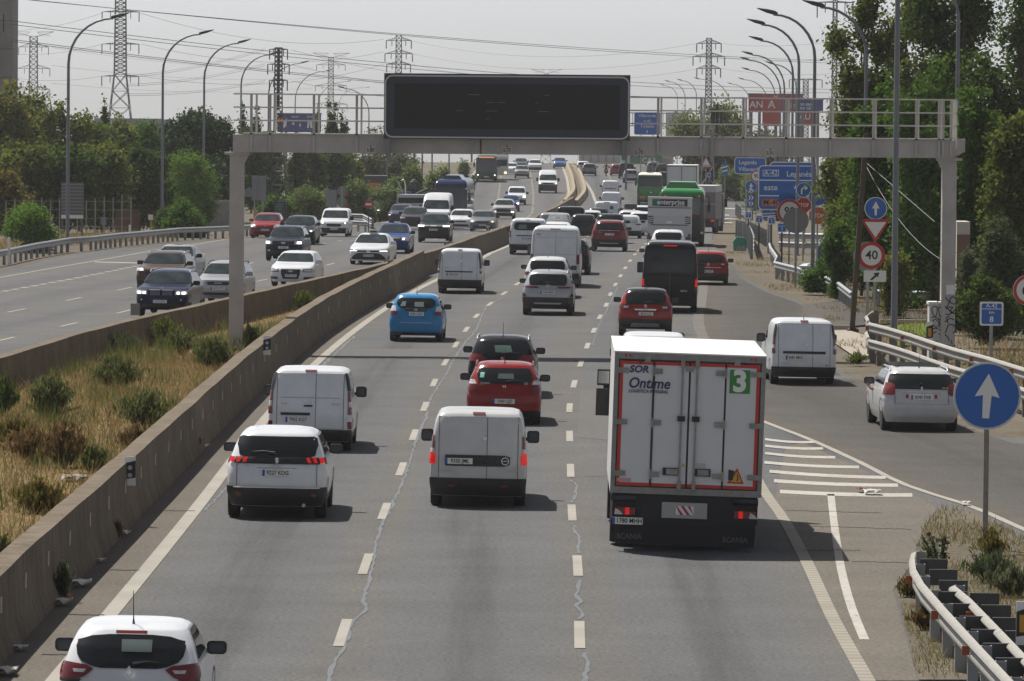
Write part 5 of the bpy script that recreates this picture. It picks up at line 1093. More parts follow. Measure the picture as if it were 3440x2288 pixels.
for px0, px1, py in ((2790, 2852, 1106), (2955, 3120, 1086)):
    a, b = at(px0, py), at(px1, py); tag(MB().box(0, (b-a).length, -.1, .1, 0, .14).build('kerb', CURBC), 'pale kerb %s' % ('left of the leaning pole' if px0 < 2900 else 'edging the lawn by the graffiti block'), 'kerb').location = a
    bpy.context.scene.objects[-1].rotation_euler = (0, 0, 0)
# litter
def litter(label, px, py, w, h, col, ang=0):
    p = at(px, py); mb = MB(); n = 5; z = lambda i, j: .012+.05*h*abs(math.sin(i*2.1+j*1.3))
    mb.v = [(w*(i/n-.5)+.02*math.sin(j*3), h*(j/n-.5)+.03*math.sin(i*2.5), z(i, j)*3) for i in range(n+1) for j in range(n+1)]; mb.f = [(i*6+j, (i+1)*6+j, (i+1)*6+j+1, i*6+j+1) for i in range(n) for j in range(n)]
    o = tag(mb.build('litter', mat('litter_%d%d%d' % tuple(int(c*99) for c in col), col, .7)), label, 'litter', 'litter along the road'); o.location = (p.x, p.y, zp(p.y)+.01); o.rotation_euler = (0, 0, ang)
WH = (.62, .60, .56)
for a in (('white torn cardboard on the gore hatching', 2930, 1664, .34, .5, WH), ('brown cardboard flap beside the white piece', 2893, 1656, .16, .5, (.22, .13, .08)), ('crumpled white plastic on the kerb line lower left', 272, 1972, .30, .5, WH), ('white rag at the barrier foot lower left', 212, 2036, .25, .5, (.45, .40, .34)), ('small pink wrapper at the barrier foot', 234, 2013, .1, .3, (.5, .15, .14)),
 ('grey papers in the bottom left gutter', 25, 2270, .25, .5, (.42, .40, .38)), ('white plastic cup at the barrier foot', 735, 1448, .1, .2, WH), ('white scrap beside the barrier weed', 690, 1507, .16, .4, WH), ('tan scrap at the barrier foot', 340, 1893, .14, .3, (.5, .44, .36)), ('white bottle in the gutter far along', 1030, 1162, .2, .3, (.5, .55, .6)), ('flattened can in the lower left gutter', 68, 2188, .2, .3, (.4, .42, .45)), ('white scrap by the gore gravel', 3245, 1699, .15, .3, WH), ('white plastic scraps on the right dirt verge', 2700, 800, .5, .8, WH), ('tan cardboard on the right dirt verge', 2660, 900, .4, .6, (.4, .33, .25)), ('white rag beside the twisted guardrail', 2560, 812, .4, .8, WH), ('pale scrap in the left gutter', 425, 1802, .13, .4, WH), ('rubbish heap in the dry median', 250, 1622, .5, .8, (.4, .36, .34)), ('small rubbish in the dry median', 145, 1658, .3, .5, (.45, .43, .42))): litter(*a)
# ================================================================ vehicles
TAB = {
 'hatch': (1.47, 4.1, [(.20,.12,.12,.93),(.35,.03,.03,.98),(.55,0,0,1),(.70,.02,.03,1),(.80,.05,.12,.99),(.90,.08,.45,.975),(.97,.11,.95,.955),(1.02,.14,1.15,.93),(1.20,.28,1.50,.865),(1.34,.43,1.80,.79),(1.40,.50,1.98,.74),(1.435,.60,2.1,.66),(1.46,.85,2.3,.5),(1.47,1.3,2.5,.15)]),
 'suv': (1.64, 4.4, [(.24,.16,.14,.92),(.42,.04,.04,.975),(.62,0,0,1),(.82,.02,.02,1),(.95,.05,.08,.99),(1.03,.08,.35,.975),(1.10,.11,.85,.955),(1.15,.14,1.12,.93),(1.32,.26,1.45,.87),(1.48,.40,1.75,.79),(1.55,.48,1.92,.74),(1.60,.60,2.1,.65),(1.63,.85,2.35,.46),(1.64,1.3,2.6,.15)]),
 'sedan': (1.44, 4.7, [(.18,.15,.12,.93),(.34,.03,.03,.98),(.55,0,0,1),(.70,.02,.04,1),(.80,.05,.20,.99),(.88,.10,.65,.975),(.94,.2,1.05,.955),(.98,.4,1.25,.93),(1.15,.85,1.65,.86),(1.30,1.25,2.0,.78),(1.37,1.45,2.2,.71),(1.41,1.65,2.35,.62),(1.43,1.9,2.55,.45),(1.44,2.2,2.75,.15)]),
 'van': (1.82, 4.4, [(.22,.12,.12,.94),(.40,.03,.03,.985),(.60,0,0,1),(.85,0,.03,1),(1.0,.02,.15,.99),(1.08,.03,.45,.98),(1.15,.04,.85,.97),(1.20,.05,1.0,.965),(1.40,.09,1.4,.945),(1.60,.15,1.75,.91),(1.70,.19,1.95,.875),(1.76,.25,2.1,.82),(1.795,.36,2.3,.72),(1.815,.6,2.6,.5),(1.82,1.0,2.8,.15)]),
 'bigvan': (2.55, 5.6, [(.26,.10,.12,.95),(.5,.02,.02,.985),(.7,0,0,1),(1.0,0,.05,1),(1.2,.01,.15,.995),(1.32,.02,.55,.99),(1.40,.02,.8,.985),(1.7,.04,1.15,.97),(2.0,.06,1.5,.95),(2.25,.09,1.85,.925),(2.40,.13,2.1,.88),(2.48,.2,2.25,.82),(2.53,.35,2.45,.68),(2.55,.8,2.8,.3)]),
 'coach': (3.30, 12., [(.30,.12,.10,.975),(.6,.02,.0,1),(1.2,0,.02,1),(1.9,.02,.08,1),(2.6,.06,.2,.99),(2.95,.12,.35,.97),(3.12,.22,.55,.92),(3.22,.36,.8,.83),(3.28,.7,1.2,.65),(3.30,1.2,1.8,.25)]),
}
XF = [0, .25, .5, .7, .82, .90, .95, .98, .995, 1.0]
XF = [-x for x in XF[:0:-1]] + XF
class Shape:
    def __init__(s, kind, L, W, H):
        H0, L0, T = TAB[kind]; T = np.array(T); s.L, s.W, s.H = L, W, H
        s.z = T[:, 0]*H/H0; s.r = T[:, 1]*L/L0; s.f = T[:, 2]*L/L0; s.w = T[:, 3]*W/2
        s.n = {'coach': 7, 'bigvan': 6, 'van': 5}.get(kind, 3.6); s.Rr = {'coach': .25, 'bigvan': .22, 'van': .26}.get(kind, .42); s.Rf = {'coach': .35, 'bigvan': .5, 'van': .5}.get(kind, .62)
    def get(s, z):
        yr = -s.L/2 + np.interp(z, s.z, s.r); yf = s.L/2 - np.interp(z, s.z, s.f); w = np.interp(z, s.z, s.w); m = .42*(yf-yr)
        return float(yr), float(yf), float(w), min(s.Rr, m), min(s.Rf, m)
    def g(s, f, n): f = min(1., abs(f)); return 1-(1-f**n)**(1/n)
    def rear(s, x, z):
        yr, yf, w, a, b = s.get(z); return yr + a*s.g(x/w, s.n)
    def front(s, x, z):
        yr, yf, w, a, b = s.get(z); return yf - b*s.g(x/w, s.n)
    def ring(s, z, e=0.):
        yr, yf, w, a, b = s.get(z); P = [(f*(w+e), yr-e+a*s.g(f, s.n), z) for f in XF]
        y0, y1 = yr+a, yf-b
        P += [(w+e, y0+(y1-y0)*t, z) for t in (.2, .4, .6, .8)]
        P += [(-f*(w+e), yf+e-b*s.g(f, s.n), z) for f in XF]
        P += [(-w-e, y1+(y0-y1)*t, z) for t in (.2, .4, .6, .8)]
        return P
    def body(s, name, m, parent, z0=None, z1=None, e=0., close=True, sub=3, sm=45):
        zs = [z for z in s.z if (z0 is None or z > z0+1e-4) and (z1 is None or z < z1-1e-4)]
        if z0 is not None: zs = [z0]+zs
        if z1 is not None: zs = zs+[z1]
        Z = []
        for a, b in zip(zs, zs[1:]): Z += [a+(b-a)*i/sub for i in range(sub)]
        Z.append(zs[-1]); mb = MB(); n = None
        for z in Z:
            R = s.ring(z, e); n = len(R); mb.v += R
        mb.f = [(i*n+j, i*n+(j+1) % n, (i+1)*n+(j+1) % n, (i+1)*n+j) for i in range(len(Z)-1) for j in range(n)]
        if close: mb.f += [tuple(range(n))[::-1], tuple((len(Z)-1)*n+j for j in range(n))]
        return mb.build(name, m, parent, smooth=sm)
    def panel(s, name, m, rows, parent, end='r', off=.012, nx=8, sub=3):
        """patch lying on the rear/front skin. rows = (z, x0, x1) with x as a share of half the width"""
        rows = sorted(rows); R = []
        for a, b in zip(rows, rows[1:]):
            for i in range(sub): t = i/sub; R.append(tuple(a[k]+(b[k]-a[k])*t for k in range(3)))
        R.append(rows[-1]); mb = MB(); sg = -1 if end == 'r' else 1
        for z, x0, x1 in R:
            w = s.get(z)[2]
            for i in range(nx+1):
                x = (x0+(x1-x0)*i/nx)*s.W/2; x = max(-w*.996, min(w*.996, x))
                y = s.rear(x, z) if end == 'r' else s.front(x, z)
                k = abs(x)/w; mb.v.append((x+(off*.8*(1 if x > 0 else -1) if k > .9 else 0), y+sg*off*(1 if k < .9 else .6), z+off*.25))
        n = nx+1; mb.f = [(i*n+j, i*n+j+1, (i+1)*n+j+1, (i+1)*n+j) if end == 'r' else (i*n+j, (i+1)*n+j, (i+1)*n+j+1, i*n+j+1) for i in range(len(R)-1) for j in range(nx)]
        return mb.build(name, m, parent, smooth=60)
    def side(s, name, m, rows, parent, sg, off=.008, sub=3):
        R = []; mb = MB(); rows = sorted(rows)
        for a, b in zip(rows, rows[1:]):
            for i in range(sub): t = i/sub; R.append(tuple(a[k]+(b[k]-a[k])*t for k in range(3)))
        R.append(rows[-1])
        for z, y0, y1 in R:
            w = s.get(z)[2]
            for i in range(5): mb.v.append((sg*(w+off), y0+(y1-y0)*i/4, z))
        mb.f = [(i*5+j, i*5+j+1, (i+1)*5+j+1, (i+1)*5+j) for i in range(len(R)-1) for j in range(4)]
        return mb.build(name, m, parent, smooth=60)
def emblem(S, kind, x, z, parent, end='r', size=.09, off=.02):
    y = (S.rear(x, z)-off) if end == 'r' else (S.front(x, z)+off); sg = -1 if end == 'r' else 1; mb = MB()
    def lp(a, b): mb.prism([(x+p, z+q) for p, q in a] + [(x+p, z+q) for p, q in b][::-1], y, y+sg*.008) if False else mb.add([(x+p, y+sg*.006, z+q) for p, q in a]+[(x+p, y+sg*.006, z+q) for p, q in b], [(i, (i+1) % len(a), (i+1) % len(a)+len(a), i+len(a)) for i in range(len(a))])
    k = size
    if kind == 'diamond': lp([(0, k), (k*.72, 0), (0, -k), (-k*.72, 0)], [(0, k*.55), (k*.38, 0), (0, -k*.55), (-k*.38, 0)])
    elif kind == 'ring': lp(circ(0, 0, k, 20), circ(0, 0, k*.78, 20)); mb.prism([(x-k*1.1, z-.1*k), (x+.2*k, z-.1*k), (x+k*1.1, z+.1*k), (x-.2*k, z+.1*k)], y, y+sg*.007)
    elif kind == 'star': lp(circ(0, 0, k, 20), circ(0, 0, k*.86, 20)); [mb.prism([(x+math.cos(a)*k*.85, z+math.sin(a)*k*.85), (x+math.cos(a+1.57)*k*.12, z+math.sin(a+1.57)*k*.12), (x+math.cos(a-1.57)*k*.12, z+math.sin(a-1.57)*k*.12)], y, y+sg*.007) for a in (1.57, 3.67, 5.76)]
    elif kind == 'oval': lp([(p*1.35, q) for p, q in circ(0, 0, k, 20)], [(p*1.1, q*.8) for p, q in circ(0, 0, k, 20)]); mb.box(x-k*.5, x+k*.5, min(y, y+sg*.006), max(y, y+sg*.006), z-.12*k, z+.12*k)
    elif kind == 'hbar': mb.box(x-k*.7, x-k*.4, min(y, y+sg*.006), max(y, y+sg*.006), z-k*.7, z+k*.7); mb.box(x+k*.4, x+k*.7, min(y, y+sg*.006), max(y, y+sg*.006), z-k*.7, z+k*.7); mb.box(x-k*.4, x+k*.4, min(y, y+sg*.006), max(y, y+sg*.006), z-.15*k, z+.15*k)
    elif kind == 'sbar': 
        for q in (-.7, 0, .7): mb.box(x-k*.7, x+k*.7, min(y, y+sg*.006), max(y, y+sg*.006), z+q*k-.16*k, z+q*k+.16*k)
        mb.box(x-k*.7, x-k*.4, min(y, y+sg*.006), max(y, y+sg*.006), z+.16*k, z+.54*k); mb.box(x+k*.4, x+k*.7, min(y, y+sg*.006), max(y, y+sg*.006), z-.54*k, z-.16*k)
    elif kind == 'rings': 
        for q in (-1.5, -.5, .5, 1.5): lp([(p+q*k*.62, r) for p, r in circ(0, 0, k*.5, 16)], [(p+q*k*.62, r) for p, r in circ(0, 0, k*.36, 16)])
    elif kind == 'lion': mb.prism([(x-.5*k, z-.8*k), (x-.15*k, z-.2*k), (x-.6*k, z), (x-.2*k, z+.2*k), (x-.5*k, z+.7*k), (x+.1*k, z+.9*k), (x+.5*k, z+.6*k), (x+.1*k, z+.3*k), (x+.6*k, z+.05*k), (x+.15*k, z-.1*k), (x+.5*k, z-.7*k), (x+.1*k, z-.45*k)], y, y+sg*.007)
    else: mb.prism(circ(x, z, k*.8, 16), y, y+sg*.007)
    return mb.build('badge', CHROME, parent)
def plate(S, txt, x, z, parent, end='r', off=.03, detail=True, w=.26):
    y = (S.rear(x, z)-off) if end == 'r' else (S.front(x, z)+off); sg = -1 if end == 'r' else 1
    mb = MB().box(x-w, x+w, min(y, y+sg*.012), max(y, y+sg*.012), z-.056, z+.056); o = mb.build('number_plate', PLATEW, parent); yy = y+sg*.012
    a, b = (x-w, x-w+.045) if end == 'r' else (x+w-.045, x+w)
    MB().box(a, b, min(yy, yy+sg*.003), max(yy, yy+sg*.003), z-.056, z+.056).build('country_band', PLATEB, o)
    if detail and txt: text(txt, .108, INK, (x+(.02 if end == 'r' else -.02), yy+sg*.003, z), o, name='plate_number', face=1 if end == 'r' else -1, bold=.008, sx=.86)
    return o
SIDEW = {'hatch': (.70, .93, .55, 1.35), 'suv': (.71, .93, .6, 1.35), 'sedan': (.69, .93, 1.05, 1.45), 'van': (.66, .89, 2.2, 1.25), 'bigvan': (.56, .80, 4.0, 1.15)}
def car(name, kind, pos, face, col, L, W, H, label, cat='car', group=None, det=2, yaw=None, dz=0, roll=None, **k):
    S = Shape(kind, L, W, H); far = det < 2
    oh = {'coach': 2.9, 'bigvan': 1.1, 'van': .78}.get(kind, .72) if face == 'r' else {'coach': 2.6, 'bigvan': .95, 'van': .86}.get(kind, .84)
    P = at(*pos) if len(pos) == 2 else Vector((pt(*pos).x, pos[2], zp(pos[2])))
    if yaw is None: yaw = -math.atan((DASH2 if face == 'r' else ROW_B).slope(P.y))
    c = -L/2+oh if face == 'r' else L/2-oh; rz = yaw if face == 'r' else yaw+math.pi
    loc = P - Vector((-math.sin(rz)*c, math.cos(rz)*c, 0)); loc.z = P.z + dz
    root = empty(name, loc, rz, label, cat, group); root.rotation_euler = (0, (.012 if face == 'r' else -.008) if roll is None else roll, rz)
    pm = paint(col) if isinstance(col, tuple) else col; hw = W/2
    S.body('body', pm, root, sub=3 if det > 0 else 2)
    zlo = float(S.z[0]); MB().box(-hw*.86, hw*.86, -L/2+.55, L/2-.55, zlo+.02, zlo+.2).build('underbody', BLACKP, root)
    wr = k.get('wr', {'coach': .50, 'bigvan': .36, 'van': .33, 'suv': .36}.get(kind, .32)); tw = k.get('tw', .215 if kind != 'coach' else .3)
    fr_oh = {'coach': 2.6, 'bigvan': .95, 'van': .86}.get(kind, .84); rr_oh = {'coach': 2.9, 'bigvan': 1.1, 'van': .78}.get(kind, .72)
    wm = MB().lathe_x([(-tw/2, wr*.62), (-tw/2, wr*.93), (-tw*.38, wr), (tw*.38, wr), (tw/2, wr*.93), (tw/2, wr*.62)], 0, 0, 0, 20)
    rm = MB().lathe_x([(-tw*.40, .05), (-tw*.44, wr*.62), (tw*.44, wr*.62), (tw*.40, .05)], 0, 0, 0, 14); wd = rd = None
    for y in (-L/2+rr_oh, L/2-fr_oh):
        for s in (-1, 1):
            if wd is None:
                w_ = wm.build('wheel', RUBBER, root, smooth=40); wd = w_.data; r_ = rm.build('rim', RIM, w_, smooth=40); rd = r_.data
            else:
                w_ = bpy.data.objects.new('wheel', wd); COL.objects.link(w_); w_.parent = root; r_ = bpy.data.objects.new('rim', rd); COL.objects.link(r_); r_.parent = w_
            w_.location = (s*(hw*.985-tw/2), y, wr)
            if det > 0:
                A = [(y+(wr+.05)*math.cos(a), wr+(wr+.05)*math.sin(a)) for a in [math.pi*i/12 for i in range(13)]]; ww = S.get(min(.6, H))[2]
                mb = MB(); x0 = s*(ww+.004); mb.add([(s*(S.get(max(zlo, z))[2]+.006), yy, max(zlo, z)) for yy, z in A]+[(s*(S.get(zlo+.02)[2]+.006), y, zlo+.02)], [(i, i+1, 13) for i in range(12)]); mb.build('wheel_arch', BLACKP, root)
    # glass
    G = k.get('glass', GLASS); zb, zt_, a, b = SIDEW.get(kind, (.5, .82, .8, .6)); zb *= H; zt_ *= H
    rw = k.get('rw', {'hatch': [(.98,.64),(1.03,.70),(1.20,.74),(1.31,.69),(1.34,.62)], 'suv': [(1.10,.68),(1.16,.74),(1.34,.76),(1.47,.70),(1.50,.62)], 'sedan': [(1.0,.72),(1.3,.6)], 'coach': [(1.75,.85),(1.85,.9),(2.6,.9),(2.7,.85)]}.get(kind)); H0 = TAB[kind][0]
    if rw: S.panel('rear_window', k.get('rglass', G), [(z*H/H0, -f, f) for z, f in rw], root, 'r', .014, 14)
    ws = k.get('ws', {'hatch': [(1.035,.84),(1.12,.82),(1.26,.76),(1.355,.66),(1.375,.60)], 'suv': [(1.165,.85),(1.26,.82),(1.42,.75),(1.525,.66),(1.545,.58)], 'sedan': [(.995,.84),(1.1,.80),(1.24,.74),(1.34,.66),(1.36,.58)], 'van': [(1.215,.88),(1.35,.86),(1.55,.82),(1.66,.78),(1.69,.70)], 'bigvan': [(1.43,.90),(1.6,.89),(1.85,.86),(2.0,.82),(2.05,.72)], 'coach': [(1.0,.86),(1.15,.93),(2.2,.93),(2.75,.90),(2.85,.82)]}[kind])
    S.panel('windscreen', k.get('wglass', GLASS2 if face == 'f' else G), [(z*H/H0, -f, f) for z, f in ws], root, 'f', .014, 14)
    if kind == 'coach': rowsf = [(1.3, -L/2+.6, L/2-.9), (2.6, -L/2+.7, L/2-1.1)]
    else:
        yr0, yf0 = S.get(zb)[:2]; yr1, yf1 = S.get(zt_)[:2]; rowsf = [(zb, yr0+a, yf0-.42), (zb+.6*(zt_-zb), yr0+a+.06+(yr1-yr0)*.5, yf0-.42+(yf1-yf0)*.62), (zt_, yr1+a+.02, yf1-.25)]
    for s in (-1, 1): S.side('side_window', G, rowsf, root, s)
    # mirrors
    if kind == 'coach':
        for s in (-1, 1):
            MB().tube([(s*hw*.9, L/2-.1, 2.7), (s*(hw+.18), L/2+.15, 2.65), (s*(hw+.2), L/2+.15, 2.3)], .04, 6).ball((s*(hw+.2), L/2+.12, 2.05), (.11, .09, .32), 8, 6).build('wing_mirror', k.get('mir', BLACKP), root, smooth=60)
    else:
        zm = {'van': 1.2, 'bigvan': 1.5, 'suv': 1.17, 'hatch': 1.03, 'sedan': 1.0}[kind]*H/H0; ym = S.get(zm)[1]-.62; big = kind in ('van', 'bigvan'); mw, mh = (.12, .12) if kind == 'van' else (.12, .2) if kind == 'bigvan' else (.125, .085)
        for s in (-1, 1):
            cx_ = s*(S.get(zm)[2]+.145); mb = MB().prism(rrect(cx_-mw, cx_+mw, zm-mh, zm+mh, .055, 4), ym-.06, ym+.02); mb.prism(rrect(cx_-mw*.8, cx_+mw*.8, zm-mh*.8, zm+mh*.8, .05, 4), ym+.021, ym+.08); mb.tube([(s*S.get(zm)[2]*.97, ym+.02, zm-.06), (s*(S.get(zm)[2]+.1), ym, zm-.03)], .03, 5)
            o = mb.build('wing_mirror', k.get('mir', BLACKP), root, smooth=60)
            if not far and face == 'r': MB().prism([(p, q) for p, q in rrect(s*(S.get(zm)[2]+.145)-mw*.72, s*(S.get(zm)[2]+.145)+mw*.72, zm-mh*.66, zm+mh*.66, .03)], ym-.066, ym-.062).build('mirror_glass', mat('mirror_glass', (.07, .08, .09), .1, spec=.4), o)
    # ends
    e = face; nm = 'taillight' if e == 'r' else 'headlight'
    if 'bump' in k:
        z0, z1 = zlo, k['bump']; S.panel('bumper', k.get('bm', BLACKP), [(z0, -1, 1), (z0+.06, -1, 1), (z1-.05, -1, 1), (z1, -.985, .985)], root, e, .022, 22)
        for s in (-1, 1): S.side('sill_trim', BLACKP, [(z0, -L/2+.45, L/2-.6), (z0+.14, -L/2+.45, L/2-.6)], root, s, .012)
    lamps = k.get('tl' if e == 'r' else 'hl')
    if lamps is None: lamps = [(RED, {'van': [(.78,.90,.99),(1.22,.90,.99)], 'bigvan': [(.75,.90,.99),(1.35,.90,.99)], 'suv': [(.92,.60,.99),(1.04,.62,.99)], 'coach': [(.8,.86,.98),(1.3,.86,.98)]}.get(kind, [(.78,.62,.98),(.90,.64,.985),(.97,.78,.97)]))] if e == 'r' else [(CLEAR, {'van': [(.76,.62,.985),(.93,.66,.98)], 'bigvan': [(.86,.66,.985),(1.1,.74,.97)], 'suv': [(.82,.58,.985),(.95,.60,.98)], 'coach': [(.62,.62,.92),(.8,.62,.92)]}.get(kind, [(.62,.58,.985),(.75,.60,.98)]))]
    for s in (-1, 1):
        for m_, rows in lamps: S.panel(nm, m_, [(z, min(s*x0, s*x1), max(s*x0, s*x1)) for z, x0, x1 in rows], root, e, .020 if m_ not in (REDLIT, LAMPON, LAMPWARM) else .030, 5)
    for rows in k.get('dark', ()): S.panel('grille' if e == 'f' else 'trim_or_glint', BLACKP, rows, root, e, .024, 12)
    for m_, rows in k.get('trim', ()): S.panel('trim_or_glint', m_, rows, root, e, .030, 12)  # trim strips, plus the reflections painted on rear windows
    if k.get('seam'):
        for q in k['seam']:
            if len(q) == 3 and q[0] == 'v': pass
            if q[0] == 'v': S.panel('door_seam', mat('seam_dark', (.10, .10, .105), .7), [(q[2], (q[1]-.006/hw), (q[1]+.006/hw)), (q[3], (q[1]-.006/hw), (q[1]+.006/hw))], root, e, .009, 1, 6)
            else: S.panel('door_seam', mat('seam_soft', (.36, .36, .37) if sum(pm.node_tree.nodes['Principled BSDF'].inputs['Base Color'].default_value[:3]) > 1.5 else (.02, .02, .02), .7), [(q[1]-.007, q[2], q[3]), (q[1]+.007, q[2], q[3])], root, e, .009, 10, 1)
    if 'plate' in k: plate(S, k['plate'][0], k['plate'][1]*hw, k['plate'][2], root, e, k.get('poff', .035), det >= 1)
    for (b_, x, z, sz) in k.get('badge', ()): emblem(S, b_, x*hw, z, root, e, sz, .036)
    for (t_, x, z, sz, m_) in k.get('txt', ()):
        y = S.rear(x*hw, z)-.034 if e == 'r' else S.front(x*hw, z)+.034; text(t_, sz, m_, (x*hw, y, z), root, 'badge_lettering', 1 if e == 'r' else -1, .015)
    if k.get('rails'):
        m_ = k['rails']; zr = H*.955
        for s in (-1, 1):
            w0 = S.get(H*.93)[2]; ya, yb = S.get(H*.95)[0]+.25, S.get(H*.95)[1]-.15; MB().tube([(s*w0*1.0, ya, H*.94), (s*w0*.99, ya+.15, H*.985), (s*w0*.99, yb-.25, H*.985), (s*w0, yb, H*.935)], .022, 6).build('roof_rail', m_, root, smooth=60)
    if k.get('ant'): y = S.get(H-.03)[0]+.12; MB().tube([(0, y, H-.05), (0, y-.02, H+.05), (0, y-.14, H+.05+k['ant'])], [.022, .008, .004], 6).build('antenna', BLACKP, root)
    if k.get('wip'): z, x0, x1 = k['wip']; MB().tube([(x0*hw, S.rear(x0*hw, z)-.05, z), ((x0+x1)/2*hw, S.rear((x0+x1)/2*hw, z+.02)-.05, z+.03), (x1*hw, S.rear(x1*hw, z+.02)-.05, z+.02)], [.028, .016, .008], 5).build('wiper', BLACKP, root)
    if k.get('stop'): z, w_, m_ = k['stop']; S.panel('brake_light', m_, [(z-.018, -w_, w_), (z+.018, -w_, w_)], root, 'r', .022, 6, 1)
    if k.get('exh') and e == 'r': MB().tube([(hw*.55, -L/2+.05, .27), (hw*.55, -L/2+.35, .27)], .035, 8).build('exhaust', SILVER, root)
    return root, S
WHT = (.66, .68, .71); DKB = (.012, .017, .038); BLK = (.012, .013, .015); REDP = (.23, .011, .010); SIL = mat('paint_silver', (.34, .35, .37), .3, metal=.35, coat=.3); GRY = mat('paint_grey', (.08, .085, .10), .25, metal=.3, coat=.3)
def vandoors(z0=.46, z1=1.66, x0=-.82, x1=.84, sx=.06): return [('v', sx, z0, z1), ('v', x0, z0, z1), ('v', x1, z0, z1), ('h', z1, x0, x1), ('h', z0, x0, x1)]
NV = 'traffic on the near carriageway'; FVg = 'oncoming traffic'
SC_ = mat('window_glint', (.10, .13, .125), .25)  # pale reflection painted as a patch on the rear window
# --- near carriageway, seen from behind
car('hatchback', 'hatch', (443, 2214, 69.6), 'r', WHT, 4.06, 1.74, 1.45, 'white hatchback with clear-red wedge taillights cut off by the bottom left frame edge', group=NV, yaw=0, dz=-.17,
    rw=[(.955,.40),(.975,.52),(1.03,.68),(1.10,.745),(1.20,.77),(1.27,.745),(1.325,.55),(1.345,.30)], tl=[(RED, [(.80,.74,.96),(.84,.62,.975),(.93,.50,.985),(.975,.60,.985),(1.0,.86,.985)]), (CLEAR, [(.885,.64,.78),(.925,.60,.80)]), (BLACKP, [(.765,.72,.96),(.80,.66,.972)])], plate=('4217 HTV', 0, .62), bump=.40, badge=[('diamond', 0, .90, .085)], txt=[('CLIO', 0, .77, .065, SILVER)], ant=.35, wip=(1.0, .05, .42), stop=(1.352, .22, RED), seam=[('v', -.70, .45, .95), ('v', .70, .45, .95)], trim=[(SC_, [(1.13,-.12,.30),(1.27,-.13,.30)])])
car('suv', 'suv', (932, 1737), 'r', WHT, 4.45, 1.84, 1.64, 'white SUV with three red claw lights in a black band behind the parcel van', cat='suv', group=NV, bump=.60, dark=[[(1.02,-.985,.985),(1.06,-.985,.985),(1.14,-.94,.94)]],
    tl=[(REDLIT, [(1.045,.62+i*.125,.69+i*.125),(1.135,.58+i*.125,.65+i*.125)]) for i in range(3)], plate=('9227 KDG', 0, .865), badge=[('lion', 0, 1.075, .075)], txt=[('PEUGEOT', 0, 1.0, .035, SILVER), ('3008', -.62, .98, .055, SILVER), ('GT', .62, .98, .045, SILVER)], trim=[(CHROME, [(.575,-.86,.86),(.60,-.88,.88)]), (RED, [(.42,.70,.80),(.49,.70,.80)]), (RED, [(.42,-.80,-.70),(.49,-.80,-.70)])], wip=(1.22, -.05, -.5), rw=[(1.145,.66),(1.18,.76),(1.36,.80),(1.48,.77),(1.51,.70)], seam=[('v', -.80, .62, 1.02), ('v', .80, .62, 1.02), ('h', .95, -.4, .4)], exh=1)
car('van', 'van', (1044, 1510), 'r', WHT, 4.32, 1.83, 1.82, 'white panel van with star badge in the nearest lane behind the white SUV', cat='van', group=NV, rw=None, bump=.48, tl=[(RED, [(.82,.90,.99),(1.32,.885,.99)]), (CLEAR, [(.98,.91,.985),(1.10,.905,.985)]), (BLACKP, [(1.33,.88,.98),(1.72,.80,.93)]), (RED, [(.50,.90,.985),(.66,.90,.985)])],
    plate=('7952 KGT', -.30, .70), dark=[[(.79,-.70,.0),(.85,-.71,.0)], [(.98,-.16,.06),(1.02,-.14,.06)]], badge=[('star', .06, 1.08, .06)], txt=[('Citan', -.62, 1.05, .06, SILVER), ('109 CDI', .62, 1.05, .055, SILVER)], seam=vandoors(.50, 1.70, -.80, .80, .13)+[('h', 1.18, -.7, .7)], stop=(1.765, .14, RED))
car('van', 'van', (1605, 1697), 'r', (.52, .53, .53), 4.39, 1.83, 1.84, 'white panel van with black plate strip in the middle lane beside the truck', cat='van', group=NV, rw=None, bump=.56, tl=[(RED, [(1.12,.90,.99),(1.36,.90,.985)]), (CLEAR, [(1.04,.90,.99),(1.12,.90,.99)]), (REDLIT, [(.82,.89,.99),(1.04,.895,.99)])],
    dark=[[(.79,-.68,.55),(.83,-.69,.66),(.97,-.69,.66),(1.0,-.68,.55)]], plate=('9350 JML', -.40, .89), poff=.06, badge=[('ring', .56, .90, .075), ('disc', .13, 1.32, .05)], txt=[('COMBO', -.62, .70, .07, SILVER), ('ecoFLEX', .72, .72, .06, SILVER)], seam=vandoors(.50, 1.72, -.82, .82, .18), stop=(1.785, .13, RED), trim=[(mat('refl_dk', (.25,.02,.02), .3), [(.40,-.62,-.48),(.43,-.62,-.48)]), (mat('refl_dk', (.25,.02,.02), .3), [(.40,.48,.62),(.43,.48,.62)])])
car('hatchback', 'hatch', (1692, 1424), 'r', REDP, 4.25, 1.775, 1.48, 'red hatchback with a green sticker in its rear window behind the white van', group=NV, tl=[(RED, [(.80,.74,.96),(.90,.68,.98),(1.12,.86,.97),(1.20,.88,.93)]), (CLEAR, [(.97,.74,.96),(1.07,.80,.965)])], plate=('1040 GJD', 0, .58), bump=.34, badge=[('hbar', 0, .93, .05)], txt=[('HYUNDAI', -.52, 1.0, .05, SILVER), ('i30', .58, 1.0, .075, SILVER)], ant=.28, wip=(1.05, .05, .5), rails=paint(REDP), trim=[(mat('green_sticker', (.05,.38,.30), .5), [(1.12,-.66,-.55),(1.24,-.64,-.53)]), (SC_, [(1.10,-.18,.26),(1.22,-.16,.24)])], dark=[[(.30,-.5,.5),(.36,-.5,.5)]])
